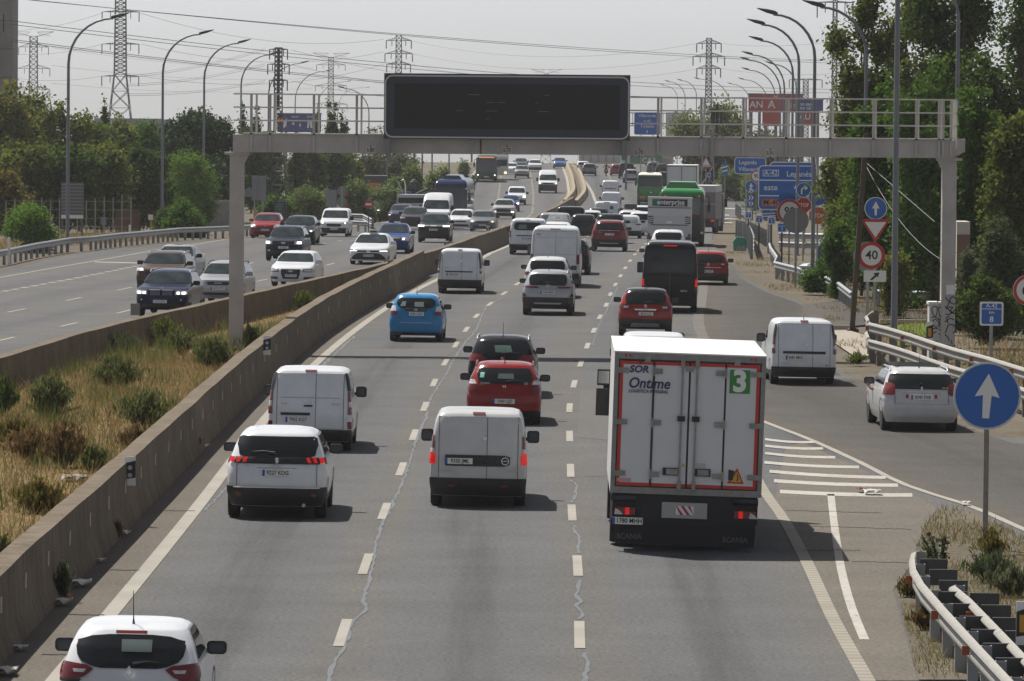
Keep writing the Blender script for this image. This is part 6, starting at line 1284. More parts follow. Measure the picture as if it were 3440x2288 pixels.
car('estate_car', 'suv', (1686, 1333), 'r', BLK, 4.45, 1.77, 1.60, 'black tall estate car with silver roof rails ahead of the red hatchback', group=NV, tl=[(RED, [(.92,.36,.80),(.98,.42,.985),(1.10,.56,.985),(1.13,.72,.97)])], plate=('2650 FRT', 0, .62), badge=[('sbar', 0, 1.03, .05)], rails=SILVER, ant=.32, wip=(1.16, .0, .5), rw=[(1.12,.60),(1.16,.72),(1.34,.78),(1.46,.74),(1.50,.64)], trim=[(mat('glass_green', (.10,.16,.14), .2), [(1.18,-.20,.30),(1.36,-.24,.24)])])
car('hatchback', 'hatch', (1398, 1146), 'r', (.015, .19, .42), 3.9, 1.70, 1.53, 'bright blue hatchback in the nearest lane', group=NV, tl=[(RED, [(.86,.70,.96),(.98,.72,.975)]), (CLEAR, [(.98,.73,.975),(1.14,.78,.95)])], plate=('2903 GKG', 0, .90), bump=.30, badge=[('hbar', 0, 1.03, .06)], dark=[[(.98,-.40,.40),(1.08,-.44,.44)]], ant=.2, rw=[(1.03,.48),(1.06,.62),(1.15,.74),(1.27,.72),(1.34,.58)], trim=[(mat('glass_light', (.20,.24,.24), .1), [(1.13,-.60,-.40),(1.28,-.52,-.38)]), (mat('glass_light', (.20,.24,.24), .1), [(1.12,-.05,.30),(1.27,-.06,.28)])], seam=[('h', .62, -.6, .6), ('v', -.66, .62, .9), ('v', .66, .62, .9)])
car('van', 'van', (1545, 985), 'r', WHT, 4.36, 1.75, 1.80, 'white panel van with black handle strip between the barrier and the high van', cat='van', group=NV, rw=None, bump=.56, tl=[(RED, [(.82,.905,.99),(1.28,.89,.99)]), (CLEAR, [(.92,.90,.985),(1.02,.90,.985)]), (BLACKP, [(1.28,.88,.98),(1.66,.82,.94)])], dark=[[(.86,-.66,.60),(.91,-.66,.60)]], plate=('5324 KXP', -.30, .77), badge=[('disc', .08, 1.32, .06)], txt=[('DOKKER', -.60, 1.05, .06, SILVER), ('dCi', .62, 1.05, .06, SILVER)], seam=vandoors(.50, 1.70, -.80, .80, .10), stop=(1.76, .10, BLACKP))
car('suv', 'suv', (1840, 1058), 'r', SIL, 4.46, 1.825, 1.63, 'silver SUV with thin red lights and black wheel trims in the middle lane', cat='suv', group=NV, bump=.66, tl=[(RED, [(.99,.34,.985),(1.05,.42,.985)])], plate=('7030 MRH', 0, .84), badge=[('oval', 0, 1.08, .05)], wip=(1.18, -.1, .3), dark=[[(.68,-.985,-.86),(.80,-.985,-.93)], [(.68,.86,.985),(.80,.93,.985)]], trim=[(SILVER, [(.40,-.5,.5),(.46,-.56,.56)]), (RED, [(.46,.80,.88),(.58,.80,.88)]), (RED, [(.46,-.88,-.80),(.58,-.88,-.80)])], rails=SILVER, ant=.04)
car('suv', 'suv', (1838, 1001), 'r', (.60, .61, .62), 4.4, 1.82, 1.62, 'pale grey SUV mostly hidden behind the silver SUV', cat='suv', group=NV, bump=.5, ant=.04)
car('van', 'bigvan', (1864, 963), 'r', WHT, 5.5, 2.06, 2.55, 'high white delivery van with two blank rear doors in the middle lane', cat='van', group=NV, rw=None, bump=.60, tl=[(RED, [(.98,.89,.99),(1.38,.885,.985)]), (CLEAR, [(.80,.895,.99),(.98,.89,.99)])], dark=[[(1.20,.10,.34),(1.245,.12,.33)]], seam=[('v', .03, .62, 2.34), ('v', -.86, .62, 2.32), ('v', .88, .62, 2.32), ('h', 2.34, -.86, .88), ('h', 2.08, -.80, -.02), ('h', 2.08, .08, .80), ('h', 1.38, -.78, -.02), ('h', 1.38, .08, .80)], txt=[('transit', -.45, 1.22, .11, mat('letter_grey', (.45,.45,.46), .5)), ('TDCi', -.68, 2.2, .09, mat('letter_navy', (.05,.06,.16), .5))], stop=(2.43, .20, RED), plate=('4491 JVS', -.45, .95))
car('suv', 'suv', (1913, 922), 'r', BLK, 4.4, 1.80, 1.60, 'black SUV half hidden on the right of the high white van', cat='suv', group=NV, tl=[(RED, [(.85,.72,.985),(1.05,.76,.985)])])
car('van', 'van', (1773, 855), 'r', WHT, 4.49, 1.86, 1.84, 'white van with dark rear window left of the high delivery van', cat='van', group=NV, bump=.52, rw=[(1.22,.60),(1.28,.74),(1.45,.76),(1.58,.70),(1.62,.60)], tl=[(RED, [(.86,.90,.99),(1.22,.89,.99)])], dark=[[(.94,-.62,.62),(.99,-.62,.62)]], plate=('2228 MKF', 0, .82), badge=[('oval', .0, 1.10, .045)], stop=(1.76, .12, RED), trim=[(mat('glass_pale', (.17,.18,.18), .2), [(1.30,-.52,-.06),(1.52,-.48,-.08)])])
car('suv', 'van', (1862, 822), 'r', (.28, .30, .35), 4.4, 1.82, 1.80, 'grey blue people carrier ahead of the taxi', cat='car', group=NV, det=1)
r, S = car('taxi', 'sedan', (1868, 838), 'r', WHT, 4.6, 1.8, 1.48, 'white taxi with a wide roof sign, hidden behind the high white van', cat='taxi', group=NV, det=1)
MB().prism([(-.62, 1.46), (.62, 1.46), (.46, 1.82), (-.46, 1.82)], .2, .5).build('roof_sign', WHITE, r); MB().box(-.27, .27, .185, .198, 1.55, 1.76).build('sign_plate', PLATEW, r); text('2391', .15, mat('ink_grey', (.2, .2, .22), .5), (0, .183, 1.655), r)
car('van', 'van', (1916, 792), 'r', (.016, .017, .019), 4.9, 1.93, 1.92, 'black people van with dark windows in the middle lane', cat='van', group=NV, det=1, rw=[(1.15,.74),(1.22,.82),(1.5,.80),(1.64,.74)], tl=[(RED, [(.95,.90,.99),(1.25,.89,.99)])], plate=('6613 LBN', 0, .7))
car('hatchback', 'hatch', (1957, 800), 'r', (.03, .033, .038), 4.0, 1.72, 1.5, 'small dark hatchback squeezed right of the black people van', group=NV, det=1)
car('suv', 'suv', (1981, 788), 'r', WHT, 4.4, 1.8, 1.62, 'white SUV ahead of the small dark hatchback', cat='suv', group=NV, det=1, bump=.6)
car('hatchback', 'hatch', (2008, 765), 'r', (.05, .055, .065), 4.1, 1.75, 1.48, 'dark car just left of the black roofed SUV', group=NV, det=1)
car('suv', 'suv', (2046, 845), 'r', (.16, .012, .016), 4.48, 1.85, 1.65, 'dark red SUV with silver roof rails in the third lane', cat='suv', group=NV, bump=.66, tl=[(REDP and RED, [(1.0,.56,.985),(1.08,.62,.985)])], plate=('6271 KSM', 0, .92), badge=[('hbar', 0, 1.13, .05)], rails=SILVER, ant=.05, trim=[(CHROME, [(1.10,-.62,.62),(1.125,-.62,.62)]), (SILVER, [(.42,-.5,.5),(.47,-.55,.55)])], txt=[('TUCSON', -.55, 1.02, .05, SILVER)])
car('suv', 'suv', (2048, 818), 'r', BLK, 4.4, 1.82, 1.72, 'black SUV directly ahead of the dark red SUV', cat='suv', group=NV, det=1, rails=BLACKP)
car('hatchback', 'hatch', (2107, 801), 'r', (.66, .67, .68), 4.1, 1.76, 1.48, 'white hatchback right of the dark red SUV', group=NV, det=1, bump=.5, tl=[(RED, [(.86,.60,.985),(.94,.64,.985)])], rglass=mat('glass_sky', (.22, .26, .27), .1))
r, S = car('suv', 'suv', (2117, 790), 'r', WHT, 4.6, 1.88, 1.66, 'white SUV carrying a black roof box', cat='suv', group=NV, det=1, tl=[(RED, [(.92,.66,.985),(1.08,.70,.985)])], rails=BLACKP)
tag(MB().prism(rrect(-.42, .42, 0, .30, .1), -1.0, .7).build('roof_box', mat('roofbox_black', (.025, .025, .028), .4)), 'black roof box on the white SUV', 'roof box').location = (r.location.x-.02, r.location.y, r.location.z+1.76)
MB().tube([(-.7, -.9, 1.62), (-.66, -.9, 1.75), (.66, -.9, 1.75), (.7, -.9, 1.62)], .025, 6).build('rack_bar', BLACKP, r)
car('suv', 'suv', (2153, 793), 'r', WHT, 4.4, 1.82, 1.6, 'white SUV partly hidden by the rental truck, braking', cat='suv', group=NV, det=1, tl=[(REDLIT, [(.78,.80,.985),(.86,.80,.985)])])
car('hatchback', 'hatch', (2160, 755), 'r', WHT, 4.1, 1.76, 1.5, 'white hatchback roof peeping left of the rental truck', group=NV, det=1)
car('van', 'van', (2037, 762), 'r', WHT, 4.6, 1.9, 1.92, 'white van with a small blue logo on its rear door', cat='van', group=NV, rw=None, det=1, tl=[(RED, [(.8,.90,.99),(1.4,.89,.99)])], seam=[('v', .05, .5, 1.7)], trim=[(mat('logo_blue', (.05,.06,.22), .5), [(1.34,.25,.55),(1.58,.27,.53)])], stop=(1.86, .25, RED), txt=[('TRANSPORTE', -.35, 1.5, .1, mat('letter_grey', (.45,.45,.46), .5))])
car('van', 'van', (2052, 712), 'r', WHT, 4.5, 1.85, 1.85, 'white van ahead of the blue logo van', cat='van', group=NV, rw=None, det=1)
car('van', 'van', (2050, 665), 'r', WHT, 4.5, 1.84, 1.84, 'white van alone in the far fast lane', cat='van', group=NV, rw=None, det=1, bump=.5, dark=[[(.95,-.62,.62),(1.02,-.62,.62)]], seam=[('v', .05, .5, 1.7)], badge=[('disc', -.1, 1.25, .08)])
car('suv', 'suv', (1979, 591), 'r', mat('paint_graphite', (.16, .17, .18), .35, metal=.2, coat=.25), 4.5, 1.85, 1.62, 'grey SUV on the crest beside the far median', cat='suv', group=NV, det=1, bump=.55)
car('hatchback', 'hatch', (1958, 580), 'r', WHT, 4.2, 1.76, 1.5, 'white car beyond the grey crest SUV', group=NV, det=0)
car('van', 'van', (2104, 600), 'r', (.015, .017, .026), 4.9, 1.93, 1.95, 'black van on the crest in the third lane', cat='van', group=NV, det=1, rw=[(1.15,.7),(1.6,.7)])
car('hatchback', 'hatch', (2073, 590), 'r', (.25, .02, .02), 4.1, 1.76, 1.48, 'red car beside the crest black van', group=NV, det=0)
car('suv', 'suv', (2118, 614), 'r', SIL, 4.4, 1.82, 1.62, 'silver SUV just left of the green coach far ahead', cat='suv', group=NV, det=1, bump=.55)
car('suv', 'suv', (2195, 585), 'r', (.10, .105, .12), 4.4, 1.82, 1.62, 'grey SUV on the crest in front of the green building', cat='suv', group=NV, det=0, rw=[(1.1,.7),(1.5,.7)])
car('suv', 'suv', (2225, 592), 'r', BLK, 4.4, 1.82, 1.60, 'black car on the crest right of the grey one', cat='car', group=NV, det=0)
car('van', 'van', (2236, 632), 'r', (.03, .038, .06), 4.6, 1.85, 1.88, 'dark blue van between the green coach and the box truck', cat='van', group=NV, det=1)
GRN = (.022, .17, .035)
r, S = car('coach', 'coach', (2182, 689), 'r', GRN, 11.5, 2.5, 3.2, 'boxy green coach with cream roof and wide rear window, far ahead', cat='coach', group=NV, det=1, tl=[(RED, [(1.1,.86,.97),(1.6,.86,.97)]), (RED, [(.5,.86,.97),(.9,.86,.97)])], rw=[(1.95,.86),(2.02,.90),(2.85,.90),(2.95,.86)], trim=[(mat('lamp_orange', (.55,.22,.04), .4), [(.72,-.80,-.36),(.90,-.80,-.36)])], bump=.52, badge=[('disc', .1, 1.3, .09)])
S.body('roof_cap', mat('roof_cream', (.66, .62, .56), .6), r, z0=3.02, z1=3.2, e=.008, sub=2)
r, S = car('coach', 'coach', (2289, 826), 'r', (.025, .20, .05), 12.2, 2.55, 3.3, 'dark rounded coach with a green roof behind the rental truck', cat='coach', group=NV, det=1, rw=[(1.75,.80),(1.85,.90),(2.55,.92),(2.75,.88),(2.85,.70)], tl=[(RED, [(.95,.82,.97),(1.05,.82,.97)]), (CLEAR, [(.75,.84,.96),(.88,.84,.96)])], dark=[[(.32,-.99,.99),(.6,-.99,.99),(1.2,-.99,.99),(1.74,-.99,.99)]], bump=.5, trim=[(REDLIT, [(2.80,-.78,-.70),(2.90,-.78,-.70)]), (REDLIT, [(2.80,.70,.78),(2.90,.70,.78)]), (mat('coach_red', (.35,.05,.04), .5), [(1.80,.60,.80),(1.92,.60,.80)])])
S.body('body_wrap', mat('coach_dark', (.030, .036, .036), .3, coat=.4), r, z0=.3, z1=2.86, e=.006, sub=2); S.panel('rear_window', mat('coach_glass', (.10, .115, .11), .1), [(1.85, -.74, .74), (1.95, -.84, .84), (2.6, -.86, .86), (2.78, -.78, .78)], r, 'r', .028, 14)
MB().prism([(-1.0, 3.18), (1.0, 3.18), (.72, 3.62), (-.72, 3.62)], -4.2, -.5).build('roof_pod', paint((.025, .20, .05)), r)
car('hatchback', 'hatch', (2244, 872), 'r', WHT, 4.1, 1.78, 1.48, 'white hatchback tucked behind the rental truck', group=NV, ant=.05)
car('hatchback', 'hatch', (2226, 925), 'r', WHT, 4.2, 1.8, 1.50, 'white hatchback hidden behind the black high van', group=NV, stop=(1.38, .2, RED))
car('van', 'bigvan', (2248, 1048), 'r', (.014, .014, .015), 5.9, 2.04, 2.62, 'high black van with lit red lights in the third lane', cat='van', group=NV, bump=.5, rw=[(1.45,.84),(1.6,.88),(2.2,.85),(2.36,.80)], tl=[(REDLIT, [(.98,.90,.985),(1.25,.90,.985)]), (RED, [(.82,.90,.985),(.98,.90,.985)]), (RED, [(.50,.84,.94),(.54,.84,.94)])], txt=[('MAN', .52, .82, .11, SILVER)], stop=(2.47, .24, REDLIT), seam=[('v', 0, .6, 2.4)], badge=[('disc', 0, .52, .06)])
car('suv', 'suv', (2167, 1127), 'r', (.28, .017, .010), 4.12, 1.78, 1.57, 'orange red crossover with a black roof ahead of the truck', cat='car', group=NV, bump=.56, tl=[(RED, [(.86,.58,.90),(.92,.54,.975),(1.02,.60,.985),(1.05,.80,.98)]), (CLEAR, [(.93,.64,.80),(.99,.62,.82)])], plate=('8510 LCJ', 0, .75), badge=[('diamond', 0, 1.0, .07)], trim=[(CHROME, [(.85,-.38,.38),(.90,-.42,.42)]), (SILVER, [(.30,-.55,.55),(.42,-.50,.50)]), (RED, [(.40,.74,.86),(.44,.74,.86)]), (RED, [(.40,-.86,-.74),(.44,-.86,-.74)])], txt=[('CAPTUR', 0, .875, .04, BLACKP)], wip=(1.12, .0, .3), ant=.06, dark=[])
S = Shape('suv', 4.12, 1.78, 1.57)
bpy_car = [o for o in COL.objects if o.get('label', '').startswith('orange red crossover')][0]; S.body('roof', paint(BLK), bpy_car, z0=1.45, z1=1.57, e=.006, sub=2)
car('hatchback', 'hatch', (2378, 957), 'r', (.26, .015, .012), 4.06, 1.74, 1.45, 'red hatchback on the slip lane right of the black van', group=NV, tl=[(RED, [(.82,.60,.96),(.95,.54,.985),(1.0,.84,.985)]), (CLEAR, [(.88,.64,.78),(.93,.62,.80)])], plate=('1482 JWD', -.05, .60), bump=.50, badge=[('diamond', 0, .90, .075)], trim=[(CHROME, [(.74,-.62,.62),(.765,-.62,.62)])], txt=[('CLIO', 0, .82, .05, SILVER)], ant=.15, rw=[(.98,.40),(1.02,.62),(1.10,.73),(1.22,.76),(1.30,.70),(1.34,.50)])
car('van', 'van', (2192, 1352), 'r', WHT, 4.3, 1.78, 1.80, 'white car whose roof just shows over the box truck', cat='car', group=NV, det=1)
car('hatchback', 'hatch', (1325, 2300, 61.0), 'r', (.42, .10, .10), 4.1, 1.74, 1.50, 'pinkish red car roof at the bottom frame edge', group=NV, det=1, yaw=0, dz=-.14)
car('van', 'van', (2692, 1290), 'r', WHT, 4.39, 1.775, 1.81, 'white panel van on the ramp right of the truck', cat='van', group=NV, rw=None, bump=.50, yaw=.03, tl=[(RED, [(.86,.895,.99),(1.28,.885,.99)]), (CLEAR, [(1.0,.90,.985),(1.10,.90,.985)]), (BLACKP, [(1.28,.88,.98),(1.66,.82,.94)])], dark=[[(.86,-.66,.66),(.93,-.66,.66)]], plate=('9681 MHC', -.28, .76), badge=[('diamond', .08, 1.07, .07)], txt=[('EXPRESS', -.58, .60, .045, SILVER)], seam=vandoors(.48, 1.68, -.80, .80, .26), stop=(1.755, .12, RED), ant=.1, trim=[(mat('sticker_green', (.1,.3,.2), .5), [(.53,.66,.72),(.57,.66,.72)])])
r4, S4 = car('estate_car', 'suv', (3084, 1446), 'r', (.52, .53, .53), 4.76, 1.81, 1.50, 'dirty white estate car with big red corner lights on the right ramp', group=NV, yaw=.035, rw=[(1.10,.80),(1.15,.86),(1.32,.84),(1.45,.78),(1.48,.68)], tl=[(RED, [(.86,.74,.99),(.92,.70,.99),(1.10,.70,.985),(1.14,.78,.98)])], plate=('0747 FXB', 0, .82), badge=[('lion', 0, 1.02, .06)], trim=[(CHROME, [(.905,-.50,.50),(.925,-.50,.50)]), (mat('plate_red', (.3,.02,.03), .5), [(.79,.33,.40),(.88,.33,.40)]), (mat('plate_red', (.3,.02,.03), .5), [(.79,-.42,-.35),(.88,-.42,-.35)]), (SILVER, [(.70,-.99,-.74),(.78,-.99,-.74)]), (SILVER, [(.70,.74,.99),(.78,.74,.99)])], txt=[('407 SW', .62, 1.04, .05, SILVER)], rails=SILVER, ant=.28, wip=(1.12, -.02, .03), seam=[('h', .66, -.72, .72), ('v', -.70, .66, 1.05), ('v', .70, .66, 1.05)])
MB().prism([(-.55, 1.0), (.55, 1.0), (.5, -1.2), (-.5, -1.2)], 1.495, 1.51, 'z').build('sunroof', mat('sunroof_glass', (.05, .055, .06), .1), r4)
# ================================================================ oncoming traffic, seen from the front
def fcar(name, kind, pos, col, L, W, H, label, cat='car', det=2, **k): return car(name, kind, pos, 'f', col, L, W, H, label, cat, FVg, det, **k)
fcar('suv', 'suv', (551, 1061), (.010, .016, .045), 4.67, 1.88, 1.62, 'dark blue SUV with twin kidney grille and ring headlights', cat='suv', rails=SILVER, hl=[(CLEAR, [(.78,.52,.97),(.93,.55,.965)]), (LAMPON, [(.80,.60,.70),(.88,.60,.70)]), (LAMPON, [(.80,.78,.90),(.88,.78,.90)])], dark=[[(.74,.04,.42),(.92,.05,.44)], [(.74,-.42,-.04),(.92,-.44,-.05)], [(.30,-.85,.85),(.44,-.7,.7)]], trim=[(CHROME, [(.925,-.45,-.04),(.945,-.45,-.04)]), (CHROME, [(.925,.04,.45),(.945,.04,.45)]), (CLEAR, [(.56,.72,.78),(.62,.72,.78)]), (CLEAR, [(.56,-.78,-.72),(.62,-.78,-.72)])]+[(SILVER, [(.76,s*.08+i*.075*s-.008,s*.08+i*.075*s+.008),(.91,s*.08+i*.075*s-.008,s*.08+i*.075*s+.008)]) for s in (-1, 1) for i in range(5)], plate=('3191 JDX', .05, .54), badge=[('ring', 0, 1.0, .05)])
fcar('suv', 'suv', (541, 984), (.085, .06, .048), 4.48, 1.86, 1.64, 'brown SUV with lit headlights behind the dark blue SUV', cat='suv', rails=SILVER, hl=[(CLEAR, [(.88,.60,.985),(1.0,.70,.97)]), (LAMPON, [(.91,.70,.80),(.98,.72,.80)])], dark=[[(.72,-.5,.5),(.88,-.55,.55)], [(.32,-.7,.7),(.48,-.75,.75)], [(.46,.80,.95),(.70,.80,.95)], [(.46,-.95,-.80),(.70,-.95,-.80)]], plate=('2174 JTM', 0, .56))
fcar('sedan', 'sedan', (580, 942), mat('paint_ash', (.26, .28, .30), .35, metal=.2, coat=.25), 4.6, 1.8, 1.50, 'silver grey car behind the brown SUV', hl=None)
fcar('people_carrier', 'suv', (742, 1022), SIL, 4.35, 1.75, 1.60, 'silver people carrier behind the left gantry leg', hl=[(CLEAR, [(.74,.56,.97),(.92,.62,.96)])], dark=[[(.74,-.44,.44),(.86,-.5,.5)], [(.36,-.7,.7),(.46,-.7,.7)]], trim=[(CHROME, [(.80,-.16,.16),(.83,-.16,.16)]), (CLEAR, [(.46,.72,.84),(.54,.72,.84)]), (CLEAR, [(.46,-.84,-.72),(.54,-.84,-.72)])], plate=('5075 DTX', 0, .62), rails=BLACKP, mir=SIL)
fcar('hatchback', 'hatch', (984, 961), WHT, 4.29, 1.77, 1.43, 'white hatchback with tall black grille and four ring badge', hl=[(BLACKP, [(.60,.56,.97),(.74,.58,.965)]), (CLEAR, [(.62,.60,.95),(.72,.62,.95)])], dark=[[(.32,-.36,.36),(.5,-.44,.44),(.72,-.46,.46)], [(.30,.60,.97),(.40,.62,.97)], [(.30,-.97,-.60),(.40,-.97,-.62)]], plate=('6702 DWS', 0, .46), badge=[('rings', 0, .645, .075)], mir=paint(WHT), poff=.06)
fcar('suv', 'suv', (957, 876), (.018, .022, .036), 4.34, 1.80, 1.66, 'dark grey blue SUV with silver shield badge and lit headlights', cat='suv', rails=SILVER, hl=[(CLEAR, [(.80,.58,.975),(.96,.60,.96)]), (LAMPON, [(.84,.72,.92),(.94,.74,.92)])], dark=[[(.78,-.52,.52),(.95,-.52,.52)], [(.34,-.75,.75),(.5,-.7,.7)]], trim=[(CLEAR, [(.46,.70,.84),(.55,.70,.84)]), (CLEAR, [(.46,-.84,-.70),(.55,-.84,-.70)]), (CHROME, [(.82,-.10,.10),(.92,-.12,.12)])], plate=('0918 JLK', 0, .66))
fcar('suv', 'suv', (1003, 822), (.014, .016, .03), 4.45, 1.85, 1.58, 'sleek dark coupe SUV behind the dark grey blue one', cat='suv', hl=[(CLEAR, [(.78,.6,.98),(.9,.6,.97)]), (LAMPON, [(.74,.74,.86),(.80,.74,.86)])])
fcar('hatchback', 'hatch', (893, 800), (.25, .016, .018), 4.26, 1.77, 1.49, 'red oncoming hatchback beside the left guardrail', hl=[(CLEAR, [(.64,.54,.985),(.84,.72,.97)]), (LAMPON, [(.70,.80,.92),(.76,.80,.92)])], dark=[[(.50,-.45,.45),(.62,-.5,.5)], [(.28,-.7,.7),(.36,-.7,.7)]], plate=('8317 FNB', 0, .52), badge=[('lion', 0, .74, .06)], mir=paint((.25, .016, .018)))
fcar('van', 'van', (1124, 795), WHT, 4.16, 1.77, 1.74, 'white small van with black oval grille in the left lane', cat='van', hl=[(CLEAR, [(.78,.60,.985),(.92,.72,.97)]), (LAMPON, [(.82,.74,.84),(.90,.74,.84)])], dark=[[(.64,-.42,.42),(.70,-.52,.52),(.78,-.50,.50),(.81,-.42,.42)], [(.24,-.98,.98),(.46,-.98,.98),(.55,-.96,.96)]], plate=('7841 KKW', 0, .50))
r, S = fcar('taxi', 'sedan', (1242, 888), WHT, 4.88, 1.84, 1.45, 'white oncoming taxi with black intake and a roof light', cat='taxi', hl=[(BLACKP, [(.62,.54,.985),(.72,.62,.97)]), (LAMPON, [(.63,.60,.94),(.665,.58,.94)])], dark=[[(.24,-.88,.88),(.36,-.84,.84),(.52,-.62,.62),(.55,-.45,.45)], [(.60,-.56,-.10),(.66,-.60,-.08)], [(.60,.10,.56),(.66,.08,.60)]], badge=[('oval', 0, .645, .06)], plate=('2966 WGG', 0, .44), mir=paint(WHT), poff=.06)
MB().box(-.20, .20, -.1, .08, 1.44, 1.58).build('roof_light', mat('taxi_light', (.40, .38, .30), .5), r); MB().box(-.14, .14, .081, .09, 1.48, 1.55).build('light_panel', INK, r)
fcar('hatchback', 'sedan', (1318, 851), (.016, .045, .19), 4.35, 1.74, 1.52, 'blue oncoming car with dark grille and silver shield badge', hl=[(CLEAR, [(.66,.56,.985),(.84,.62,.97)]), (LAMPON, [(.71,.66,.76),(.79,.66,.76)])], dark=[[(.68,-.52,.52),(.84,-.54,.54)], [(.26,-.6,.6),(.38,-.6,.6)]], trim=[(CHROME, [(.70,-.11,.11),(.80,-.13,.13)])], plate=('4120 JMC', 0, .54))
fcar('suv', 'suv', (1458, 815), (.018, .03, .026), 4.34, 1.82, 1.66, 'dark green SUV with white lit light strip in the nearest oncoming lane', cat='suv', hl=[(LAMPON, [(.92,.60,.96),(1.0,.58,.97)])], dark=[[(.86,-.98,.98),(1.02,-.97,.97)], [(.28,-.98,.98),(.66,-.9,.9)]], trim=[(SILVER, [(.94,-.20,.20),(1.0,-.20,.20)]), (SILVER, [(.955,-.5,-.28),(.975,-.5,-.28)]), (SILVER, [(.955,.28,.5),(.975,.28,.5)])], plate=('0371 MTT', .02, .76), rails=BLACKP, poff=.06)
fcar('suv', 'suv', (1388, 772), (.055, .05, .062), 4.4, 1.82, 1.62, 'purplish grey car behind the dark green SUV', det=1, hl=[(CLEAR, [(.80,.58,.985),(.92,.6,.97)])], dark=[[(.6,-.5,.5),(.75,-.55,.55)]])
fcar('hatchback', 'hatch', (1344, 752), (.06, .065, .10), 4.1, 1.75, 1.5, 'blue grey car half hidden behind the purplish grey car', det=1, hl=[(LAMPWARM, [(.66,.80,.95),(.72,.80,.95)])])
fcar('suv', 'suv', (1242, 742), (.05, .06, .075), 4.5, 1.85, 1.64, 'grey blue SUV on the service road behind the no-entry sign', cat='suv', det=1, hl=[(LAMPON, [(.84,.70,.85),(.90,.70,.85)]), (CLEAR, [(.8,.6,.98),(.95,.6,.97)])])
fcar('van', 'bigvan', (1464, 768), WHT, 5.6, 2.06, 2.55, 'high white oncoming van with lit lamp behind the dark green SUV', cat='van', det=1, hl=[(CLEAR, [(.86,.66,.985),(1.1,.74,.97)]), (LAMPWARM, [(.96,.80,.92),(1.06,.80,.92)])], bump=.5)
fcar('hatchback', 'hatch', (1549, 773), WHT, 4.3, 1.8, 1.47, 'white oncoming car right of the high white van', det=1, hl=[(CLEAR, [(.62,.58,.985),(.75,.60,.98)]), (LAMPWARM, [(.66,.74,.86),(.72,.74,.86)])], dark=[[(.28,-.7,.7),(.42,-.6,.6)], [(.58,-.4,.4),(.68,-.45,.45)]])
fcar('hatchback', 'hatch', (1622, 778), mat('paint_steelgrey', (.13, .145, .165), .32, metal=.25, coat=.25), 4.3, 1.8, 1.47, 'steel grey oncoming hatchback with yellowish lamps', hl=[(CLEAR, [(.64,.54,.985),(.80,.62,.97)]), (LAMPWARM, [(.67,.72,.84),(.75,.72,.84)])], dark=[[(.60,-.46,.46),(.72,-.5,.5)], [(.28,-.75,.75),(.42,-.7,.7)]], plate=('3360 LHD', 0, .46))
fcar('suv', 'suv', (1692, 736), mat('paint_pearl', (.38, .38, .37), .35, metal=.2, coat=.25), 4.4, 1.82, 1.66, 'pearl grey SUV with black grille by the end of the wall', cat='suv', det=1, dark=[[(.62,-.6,.6),(.84,-.66,.66)], [(.3,-.8,.8),(.5,-.8,.8)]], hl=[(LAMPON, [(.56,.70,.92),(.66,.70,.92)]), (CLEAR, [(.8,.6,.98),(.92,.6,.97)])])
fcar('hatchback', 'hatch', (1715, 711), (.018, .06, .34), 3.7, 1.66, 1.50, 'small bright blue oncoming car', det=1, hl=[(LAMPWARM, [(.66,.64,.90),(.84,.66,.90)])])
fcar('van', 'van', (1736, 689), WHT, 4.4, 1.83, 1.82, 'white oncoming van behind the small blue car', cat='van', det=1, bump=.55, hl=[(LAMPON, [(.76,.66,.92),(.94,.68,.92)])])
fcar('van', 'bigvan', (1840, 649), WHT, 5.6, 2.05, 2.5, 'white oncoming van with black bumper alone in the right lane', cat='van', det=1, bump=.95, hl=[(LAMPWARM, [(1.02,.76,.92),(1.14,.76,.92)])], dark=[[(1.0,-.5,.5),(1.12,-.6,.6)]])
fcar('suv', 'suv', (1753, 599), mat('paint_sand', (.26, .25, .24), .35, metal=.2, coat=.25), 4.4, 1.82, 1.6, 'sand grey oncoming car near the crest', det=1, dark=[[(.3,-.9,.9),(.5,-.9,.9)]])
fcar('suv', 'suv', (1797, 577), WHT, 4.4, 1.82, 1.62, 'white oncoming car on the crest', det=0, bump=.6)
fcar('hatchback', 'hatch', (1718, 586), WHT, 4.2, 1.78, 1.5, 'white oncoming car left of the sand grey one', det=0)
fcar('hatchback', 'hatch', (1750, 568), (.06, .08, .12), 4.2, 1.78, 1.5, 'blue grey roof behind the sand grey car', det=0)
fcar('hatchback', 'hatch', (1880, 566), (.05, .12, .30), 4.2, 1.78, 1.5, 'hazy blue car beyond the far white van', det=0)
r, S = fcar('coach', 'coach', (1634, 611), (.015, .075, .02), 12., 2.55, 3.25, 'green city bus with an orange destination display coming down the crest', cat='bus', det=1, hl=[(LAMPON, [(.78,.72,.84),(.90,.72,.84)])], ws=[(1.15,.90),(1.3,.94),(2.5,.94),(2.72,.90)], dark=[[(.32,-.98,.98),(.55,-.98,.98)], [(2.70,-.92,.92),(3.1,-.86,.86)]], trim=[(mat('display_orange', (.35,.11,.03), .5, emit=(.9,.25,.05), es=.35), [(2.84,-.72,.72),(2.98,-.72,.72)]), (PLATEW, [(.58,-.22,.22),(.68,-.22,.22)])], wglass=mat('bus_glass', (.05, .055, .065), .15))
